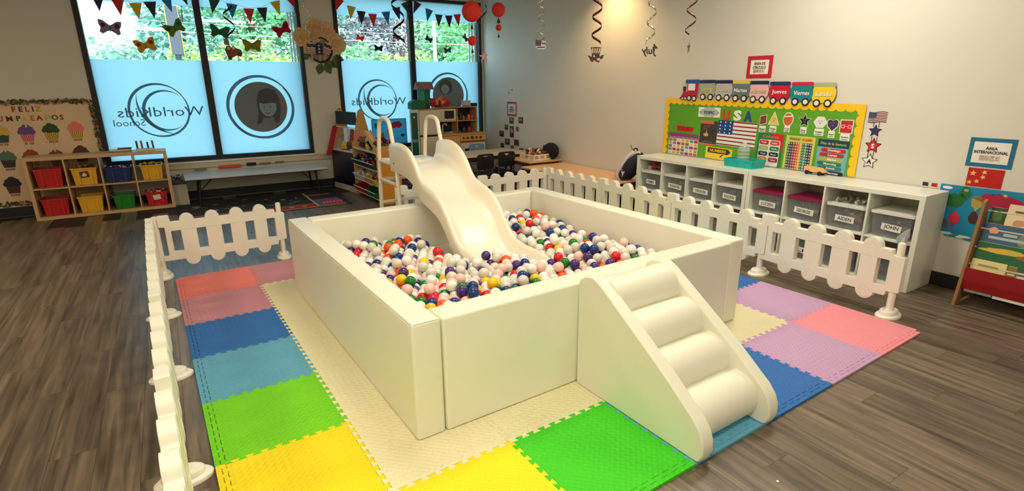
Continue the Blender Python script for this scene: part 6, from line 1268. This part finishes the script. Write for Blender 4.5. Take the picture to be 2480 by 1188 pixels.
cut(t, 'truck_cutout', [(x*s, z*s) for x, z in ((-20, 4), (-14, 14), (-6, 14), (-4, 8), (2, 14), (8, 8), (20, 4), (22, -4), (18, -12), (8, -9), (-4, -14), (-8, -20), (-14, -16), (-16, -8))], (110, 40, 26), 0); cut(t, 'window', [(x*s, z*s) for x, z in ((-13, 5), (-12, 11), (-8, 11), (-7, 5))], (190, 170, 150), 1); cut(t, 'flag_cutout', [(x*s, z*s) for x, z in ((-19, 16), (-6, 14), (-7, 28), (-19, 30))], (110, 80, 84), 0.5); cut(t, 'load', [(x*s, z*s) for x, z in ((-2, 5), (6, 6), (4, 11), (0, 11))], (200, 180, 160), 1)
for x, z in ((-10, -14), (14, -6)): cut(t, 'wheel', circ(x*s, z*s, 4.5*s, 14), (50, 24, 22), 1.5)
t = hung('foil_twist', 'silver foil twist hanging above the flower wreath', (1.852, 1.789, 2.22), 2.62, 0.035, 1.5, M_foil, 2.6, 0.02, w=0.02)
t = hung('moon_swirl', 'dark red spiral hanging in front of the second window', (2.881, 1.45, 2.10), 2.72, 0.075, 1.9, M_foilk, 1.2, 0.02, w=0.03)
t = hung('navy_curl', 'dark blue curl hanging beside the large red lantern', (3.80, 0.90, 2.38), 2.60, 0.05, 0.8, mat('navy_foil', (24, 26, 60), 0.3, 0.1, metal=0.5), -0.9, 0.0, w=0.018)
# red paper lanterns
M_lan = mat('red_tissue', (216, 44, 32), 0.7, 0.06, 6)
def lantern(label, p, R, small, tass):
    p = Vector(p); t = thing('red_lantern', label, 'lantern', p)
    bm = NB(); n = 32; rows = []
    for j in range(13):
        a = PI*(j+0.3)/12.6; rows.append([bm.verts.new((R*math.sin(a)*math.cos(2*PI*k/n)*(1.0 if k % 2 else 0.955), R*math.sin(a)*math.sin(2*PI*k/n)*(1.0 if k % 2 else 0.955), R*math.cos(a))) for k in range(n)])
    for a, b in zip(rows, rows[1:]):
        for k in range(n): bm.faces.new((a[k], a[(k+1) % n], b[(k+1) % n], b[k]))
    bm.faces.new(rows[0]); bm.faces.new(rows[-1][::-1]); obj('globe', bm, M_lan, t)
    bm = NB(); tube(bm, [(0, 0, R*0.98), (0, 0, CEIL-p.z-0.001)], 0.0015, 4); tube(bm, [(0, 0, -R*0.98), (0, 0, min(-R*1.05, tass[-1][0]))], 0.0012, 4); obj('string', bm, C(150, 60, 60), t)
    for z, r in small: bm = NB(); sph(bm, (0, 0, z), r, (1, 1, 1), 18, 12); obj('small_globe', bm, M_lan, t, smooth=60)
    for z, h, c in tass: bm = NB(); lathe(bm, [(0.004, h/2), (h*0.28, -h*0.1), (h*0.34, -h*0.4), (h*0.2, -h/2)], (0, 0, z), 12); obj('tassel', bm, C(*c), t, smooth=60)
lantern('large red tissue lantern with tassels near the corner window', (3.447, 0.577, 2.473), 0.116, [(-0.325, 0.054)], [(-0.17, 0.05, (40, 20, 24)), (-0.44, 0.045, (30, 18, 22))])
lantern('smaller red tissue lantern hanging closer to the right wall', (4.252, 1.246, 2.613), 0.092, [(-0.225, 0.042)], [(-0.135, 0.07, (60, 16, 20)), (-0.33, 0.045, (30, 18, 22))])
t = hung('paper_star', 'pale glitter paper star hanging at the corner of the second window', (4.204, 1.57, 2.038), 2.40, 0.012, 1.0, M_foil, 0, 0.06, w=0.004)
s = 0.0056; cut(t, 'star_cutout', star(0, -0.01, 0.075, 0.45, 5, 95), (196, 168, 160), 0); cut(t, 'star_face', star(0, -0.01, 0.055, 0.45, 5, 95), (214, 190, 180), 1); cut(t, 'star_tail', [(-0.045, -0.05), (-0.03, -0.05), (-0.035, -0.13)], (196, 168, 160), 0); cut(t, 'star_tail', [(0.03, -0.06), (0.045, -0.06), (0.045, -0.14)], (196, 168, 160), 0)

# bunting: each garland is a thing, each pennant a part
PC = {'n': (20, 24, 60), 'r': (190, 24, 34), 'y': (226, 190, 24), 'k': (24, 20, 48), 'b': (30, 120, 190), 'g': (14, 66, 48), 'R': (222, 34, 28), 'p': (52, 22, 66)}
def bunting(label, pts):
    t = thing('bunting', label, 'bunting', RW(0, 0, 0), RA)
    bm = NB(); P = [(x, -0.12, z+0.005) for x, z, c, a in pts]; tube(bm, [(P[0][0]-0.1, 0 - 0.12, P[0][2]+0.05)]+P+[(P[-1][0]+0.12, -0.12, P[-1][2]+0.06)], 0.0022, 5); obj('string', bm, C(180, 200, 210), t)
    for x, z, c, a in pts:
        l = [(x-0.075, z), (x+0.075, z), (x, z-0.21)]; l = shear(l, x, z, a); bm = NB(); poly(bm, l, -0.1225, -0.1205); obj('pennant', bm, C(*PC[c]), t)
bunting('colourful pennant bunting across the left half of the first window', [(-5.815, 2.805, 'n', -0.05), (-5.606, 2.765, 'r', 0.02), (-5.416, 2.725, 'y', 0.05), (-5.246, 2.752, 'k', 0.12), (-5.055, 2.835, 'b', 0.25), (-4.86, 2.93, 'n', 0.3)])
bunting('colourful pennant bunting across the right half of the first window', [(-4.662, 2.90, 'p', -0.4), (-4.455, 2.845, 'g', -0.25), (-4.235, 2.79, 'b', -0.1), (-4.017, 2.742, 'R', 0.0), (-3.833, 2.765, 'n', 0.12), (-3.64, 2.865, 'y', 0.25), (-3.434, 2.97, 'r', 0.4)])
bunting('colourful pennant bunting across the left half of the second window', [(-2.665, 2.97, 'r', -0.4), (-2.485, 2.87, 'y', -0.15), (-2.33, 2.805, 'n', -0.05), (-2.143, 2.775, 'R', 0.02), (-1.913, 2.82, 'b', 0.15), (-1.727, 2.895, 'p', 0.25), (-1.57, 2.985, 'g', 0.4)])
bunting('colourful pennant bunting across the right half of the second window', [(-1.333, 3.005, 'p', -0.45), (-1.123, 2.905, 'b', -0.25), (-0.945, 2.83, 'g', -0.05), (-0.752, 2.825, 'n', 0.05), (-0.587, 2.855, 'R', 0.15)])
# butterflies on the glass
def butterfly(label, rx, z, c, c2, rot, sc=1.0):
    t = thing('window_butterfly', label, 'cutout', RW(rx, 0.044, z), RA); t.rotation_euler = (0, rot, RA)
    w = [(0.0, 0.02), (0.05, 0.06), (0.085, 0.062), (0.08, 0.02), (0.068, 0.0), (0.075, -0.04), (0.055, -0.055), (0.02, -0.03), (0, -0.022)]
    l = [(x*sc, y*sc) for x, y in w]+[(-x*sc, y*sc) for x, y in w[::-1][1:-1]]
    flat('wings', l, 0, film_mat('tissue_%d_%d_%d' % c, c, 0.45), t)
    for sx in (-1, 1): flat('wing_spot', [(sx*sc*0.05+x*sc, 0.02*sc+y*sc) for x, y in circ(0, 0, 0.018, 10)], 1, film_mat('tissue_%d_%d_%d' % c2, c2, 0.45), t)
    bm = NB(); tube(bm, [(0, -0.004, -0.035*sc), (0, -0.004, 0.03*sc)], 0.004, 6); obj('body', bm, C(40, 36, 34), t)
butterfly('grey and crimson paper butterfly high in the left pane of the first window', -5.757, 2.41, (150, 140, 148), (170, 30, 60), 0.1, 1.55); butterfly('olive green paper butterfly near the sign post in the first window', -4.996, 2.439, (120, 140, 60), (80, 110, 60), -0.5, 1.55); butterfly('tan paper butterfly with red rims low in the left pane', -5.386, 2.196, (206, 160, 70), (190, 90, 50), -0.25, 1.55)
butterfly('crimson paper butterfly at the right edge of the first window', -3.551, 2.479, (190, 36, 76), (170, 30, 66), -0.45, 1.55); butterfly('dark green paper butterfly in the right pane of the first window', -4.43, 2.413, (64, 120, 96), (90, 140, 110), 0.15, 1.55); butterfly('olive paper butterfly with orange rims beside the truck cutout', -4.013, 2.23, (150, 150, 40), (226, 160, 60), 0.0, 1.55)
butterfly('orange paper butterfly in the left pane of the second window', -2.333, 2.403, (236, 110, 50), (200, 60, 40), 0.3, 0.8); butterfly('dark teal paper butterfly low in the second window', -2.025, 2.248, (20, 70, 76), (30, 90, 96), 0.05, 0.9); butterfly('pinkish paper butterfly behind the dark red spiral', -1.694, 2.439, (190, 120, 120), (150, 70, 80), 0.4, 0.8)
butterfly('dark teal paper butterfly beside the utility pole', -1.084, 2.427, (20, 84, 90), (40, 110, 110), 0.5, 0.8); butterfly('teal and orange paper butterfly at the right of the second window', -0.343, 2.474, (40, 110, 140), (236, 150, 90), 0.9, 0.85); butterfly('grey paper butterfly low at the right of the second window', -0.717, 2.248, (110, 116, 130), (70, 80, 100), -0.1, 0.9)

# flower wreath on the pier between the windows
wr = thing('flower_wreath', 'paper flower wreath with striped popsicle flags between the windows', 'wreath', RW(-3.02, -0.002, 2.27), RA); wr.scale = (1.22, 1.0, 1.22)
bm = NB(); tube(bm, [(0.15*math.cos(2*PI*k/28), -0.02, -0.06+0.15*math.sin(2*PI*k/28)) for k in range(28)], 0.014, 8, closed=True); obj('hoop', bm, M_black, wr, smooth=60)
bm = NB(); poly(bm, circ(0, -0.06, 0.14, 28), -0.006, -0.002); obj('disc', bm, C(150, 146, 140), wr)
def paper_flower(x, z, r, c, c2, sd):
    rr = random.Random(sd); bm = NB()
    for ring_, n, rad, lift in ((0, 9, r, 0.012), (1, 7, r*0.72, 0.03), (2, 5, r*0.42, 0.05)):
        for k in range(n):
            a = 2*PI*k/n+ring_*0.4+rr.uniform(-0.1, 0.1); wd = rad*0.42; ca, sa = math.cos(a), math.sin(a)
            pts = [(0, 0, -lift*0.5), (rad*0.55, wd, -lift*0.8), (rad*0.95, wd*0.55, -lift*1.2), (rad, 0, -lift*1.0), (rad*0.95, -wd*0.55, -lift*1.2), (rad*0.55, -wd, -lift*0.8)]
            vs = [bm.verts.new((x+px*ca-py*sa, -0.012+pz-rr.random()*0.006, z+px*sa+py*ca)) for px, py, pz in pts]
            f = bm.faces.new(vs); f.material_index = 1 if ring_ == 2 else 0
    o = obj('paper_flower', bm, [C(*c), C(*c2)], wr); so_ = o.modifiers.new('thick', 'SOLIDIFY'); so_.thickness = 0.002
for x, z, r, c, c2, sd in ((-0.20, 0.09, 0.13, (222, 186, 130), (214, 168, 104), 1), (-0.03, 0.19, 0.14, (226, 176, 130), (216, 158, 108), 2), (0.10, 0.17, 0.12, (232, 186, 140), (220, 164, 116), 4), (0.21, 0.02, 0.14, (226, 190, 136), (216, 172, 116), 3), (-0.08, 0.10, 0.10, (222, 180, 130), (212, 164, 112), 6)): paper_flower(x, z, r, c, c2, sd)
def leaf(x, z, a, r):
    l = [(r*t, 0.32*r*math.sin(PI*t)) for t in [k/8 for k in range(9)]]+[(r*t, -0.32*r*math.sin(PI*t)) for t in [k/8 for k in range(7, 0, -1)]]
    bm = NB(); poly(bm, [(x+p*math.cos(a)-q*math.sin(a), z+p*math.sin(a)+q*math.cos(a)) for p, q in l], -0.012, -0.010); obj('paper_leaf', bm, mat('felt_leaf', (84, 106, 62), 0.8, 0.1), wr)
for x, z, a, r in ((-0.14, -0.12, 3.6, 0.12), (0.16, -0.14, -0.3, 0.15), (0.15, -0.16, -1.1, 0.15), (0.0, -0.22, -1.9, 0.16), (0.04, -0.22, -1.1, 0.16), (0.05, -0.2, -0.5, 0.15)): leaf(x, z, a, r)
for x, c, kind, rt in ((-0.12, (226, 206, 180), 1, 0.0), (-0.02, (24, 32, 84), 0, 0.0), (0.08, (226, 206, 180), 1, -0.35)):
    def rot_(l): return shear(l, x, -0.06, rt)
    pop = rot_([(x-0.05, -0.12), (x+0.05, -0.12), (x+0.05, -0.02)]+[(x+0.05*math.cos(a), -0.02+0.05*math.sin(a)) for a in [PI*k/8 for k in range(1, 8)]]+[(x-0.05, -0.02)])
    bm = NB(); poly(bm, pop, -0.052, -0.047); p_ = obj('popsicle', bm, C(*c), wr); bm = NB(); poly(bm, rot_(rect(x-0.014, x+0.014, -0.20, -0.1205)), -0.0515, -0.048); obj('popsicle_stick', bm, C(196, 140, 100), wr)
    bm = NB()
    if kind:
        for k in range(4): poly(bm, rot_(rect(x-0.05, x+0.05, -0.118+0.02*k, -0.109+0.02*k)), -0.0528, -0.052)
        obj('stripe', bm, C(110, 40, 40), p_); bm = NB(); poly(bm, rot_(rect(x-0.05, x+0.05, -0.032, 0.01)), -0.0536, -0.0529); obj('canton', bm, C(24, 28, 60), p_)
        bm = NB(); [poly(bm, rot_(circ(x-0.035+0.023*q, -0.012+0.012*((q % 2)-0.5)*2, 0.005, 8)), -0.0543, -0.0537) for q in range(4)]; obj('star', bm, C(220, 214, 206), p_)
    else:
        [poly(bm, rot_(circ(x, -0.01-0.04*q, 0.011, 12)), -0.0528, -0.052) for q in range(3)]; obj('dot', bm, C(206, 206, 214), p_)
bm = NB(); tube(bm, [(-0.02, -0.006, 0.28), (-0.03, -0.006, 0.1)], 0.004, 5); obj('hanger', bm, C(200, 190, 170), wr)
# white crumb on the floor
t = thing('paper_scrap', 'tiny white paper scrap on the wood floor at the bottom right', 'scrap', (2.013, -4.462, FZ)); bm = NB(); poly(bm, blob(0, 0, 0.006, 0.005, 10, 0.15, 1), 0.0002, 0.002, 'XY'); obj('scrap', bm, C(240, 234, 220), t); bm = NB(); poly(bm, blob(0, 0, 0.0035, 0.003, 8, 0.15, 2), 0.0021, 0.0028, 'XY'); obj('fold', bm, C(246, 240, 228), t)

# ================================================================== OUTSIDE THE WINDOWS
bm = NB(); box(bm, -30, 45, 4.3, 60, -0.5, -0.4); tag(obj('ground', bm, mat('outside_ground', (120, 126, 110), 0.9, 0.2, 0.6)), 'grey green ground outside the windows', 'ground'); bpy.data.objects['ground']['kind'] = 'structure'
def leaf_mat(name, rgb):
    m = mat(name, rgb, 0.7, 0.4, 1.3); return m
LM = {k: leaf_mat('foliage_'+k, c) for k, c in (('teal', (150, 205, 190)), ('lime', (190, 222, 130)), ('green', (140, 208, 150)), ('grey', (176, 176, 186)), ('yellow', (236, 222, 150)), ('purple', (168, 160, 174)))}
M_bark = mat('tree_bark', (96, 84, 74), 0.9, 0.2, 8)
def tree(label, x, y, h, r, kind, n=4200, squash=1.0, seed=0, lf=0.13, base=-0.4, ht=None):
    rr = random.Random(seed); t = thing('tree', label, 'tree', (x, y, base), 0, 'trees outside the windows')
    bm = NB(); zc = h-r*squash
    bl = [(rr.uniform(-0.6, 0.6)*r, rr.uniform(-0.6, 0.6)*r, zc+rr.uniform(-0.8, 0.6)*r*squash, r*rr.uniform(0.35, 0.6)) for k in range(13)]
    for k in range(n):
        b = bl[k % len(bl)]; u = rr.uniform(-1, 1); a = rr.uniform(0, 2*PI); q = math.sqrt(1-u*u); rad = b[3]*(0.75+0.3*rr.random())
        c = Vector((b[0]+rad*q*math.cos(a), b[1]+rad*q*math.sin(a), b[2]+rad*u*squash)); s = lf*rr.uniform(0.6, 1.2)
        d1 = Vector((rr.uniform(-1, 1), rr.uniform(-1, 1), rr.uniform(-0.6, 0.6))).normalized()*s; d2 = Vector((rr.uniform(-1, 1), rr.uniform(-1, 1), rr.uniform(-1, 1))).normalized()*s*0.55
        bm.faces.new([bm.verts.new(c+v) for v in (-d1, d2, d1, -d2)])
    o = obj('crown', bm, LM[kind], t); o['kind'] = 'stuff'
    bm = NB(); tube(bm, [(0, 0, 0), (0.05, 0, zc*0.5), (0, 0.05, zc)], [0.16*r*0.5+0.06, 0.12*r*0.5+0.04, 0.04], 9); obj('trunk', bm, M_bark, t, smooth=50)
    bm = NB()
    for k in range(4): a = k*1.6; tube(bm, [(0, 0, zc*0.6), (r*0.4*math.cos(a), r*0.4*math.sin(a), zc+0.1*r)], [0.06, 0.02], 6)
    obj('branch', bm, M_bark, t, smooth=50)
for a in (('teal leafy tree behind the sign post outside', 1.7, 18.5, 7.2, 2.1, 'teal', 5200, 1.2, 1), ('small teal tree at the left edge of the first window', -0.7, 19.0, 4.1, 1.6, 'teal', 3000, 1.0, 2), ('tall green tree outside the right half of the first window', 4.0, 18.5, 7.6, 2.3, 'green', 5200, 1.2, 3),
          ('teal tree outside the right edge of the first window', 6.2, 19.5, 7.4, 2.2, 'teal', 4600, 1.2, 4), ('grey purple tree outside the left half of the second window', 8.3, 19.5, 7.6, 2.3, 'grey', 5200, 1.2, 5), ('dusky tree between the panes of the second window', 10.6, 20.5, 7.6, 2.3, 'purple', 4600, 1.2, 6), ('bright green tree behind the utility pole', 12.4, 18.5, 6.6, 2.1, 'green', 4800, 1.2, 7), ('pale lime tree outside the right edge of the second window', 15.2, 19.5, 7.2, 2.4, 'lime', 4800, 1.2, 8),
          ('yellow ornamental shrub low at the left of the first window', -0.1, 14.0, 2.95, 1.0, 'yellow', 2400, 0.9, 9, 0.10), ('lime shrub low beside the sign post', 1.95, 14.5, 3.35, 1.0, 'lime', 2400, 1.0, 10, 0.10), ('lime shrub low in the right half of the first window', 3.7, 14.2, 3.2, 1.2, 'lime', 2600, 0.9, 11, 0.10), ('green shrub low at the right of the first window', 5.3, 14.8, 3.0, 1.0, 'green', 2400, 0.9, 12, 0.10),
          ('green shrub low at the left of the second window', 6.6, 14.2, 3.5, 1.1, 'green', 2600, 1.0, 13, 0.10), ('lime shrub low in the middle of the second window', 8.4, 14.6, 3.3, 1.1, 'lime', 2400, 0.9, 14, 0.10), ('green shrub low right of the utility pole', 10.9, 14.6, 3.9, 1.2, 'green', 2600, 1.0, 15, 0.10)):
    tree(*a)
t = thing('sign_post', 'tall grey street sign with orange rims on a dark post outside', 'sign', (1.07, 12.0, -0.4))
bm = NB(); box(bm, -0.13, 0.13, -0.08, 0.08, 2.85, 4.05, 0.01); obj('sign_box', bm, C(92, 100, 112), t)
for x in (-0.15, 0.135): bm = NB(); box(bm, x, x+0.02, -0.085, 0.085, 2.85, 4.05, 0.003); obj('orange_rim', bm, C(236, 170, 90), t)
bm = NB(); cyl(bm, (0, 0, 0), (0, 0, 2.85), 0.07, n=12); obj('post', bm, C(50, 66, 84), t, smooth=40)
t = thing('utility_pole', 'pale utility pole outside the second window', 'pole', (9.35, 13.6, -0.4))
bm = NB(); cyl(bm, (0, 0, 0), (0, 0, 7.0), 0.075, 0.06, 12); obj('shaft', bm, C(196, 196, 190), t, smooth=40); bm = NB(); box(bm, -0.6, 0.6, -0.05, 0.05, 6.2, 6.3); obj('cross_arm', bm, C(150, 140, 130), t)
t = thing('overhead_cable', 'thin pale cable strung across outside both windows', 'cable', (9.35, 13.45, 3.2))
bm = NB(); tube(bm, [(-12+2.2*k, 0.0, -0.12*math.sin(PI*k/10)+0.0) for k in range(11)], 0.012, 6); obj('line', bm, C(226, 236, 236), t, smooth=50); bm = NB(); tube(bm, [(-12+2.2*k, 0.05, 0.25-0.1*math.sin(PI*k/10)) for k in range(11)], 0.007, 6); obj('line', bm, C(206, 220, 222), t, smooth=50)
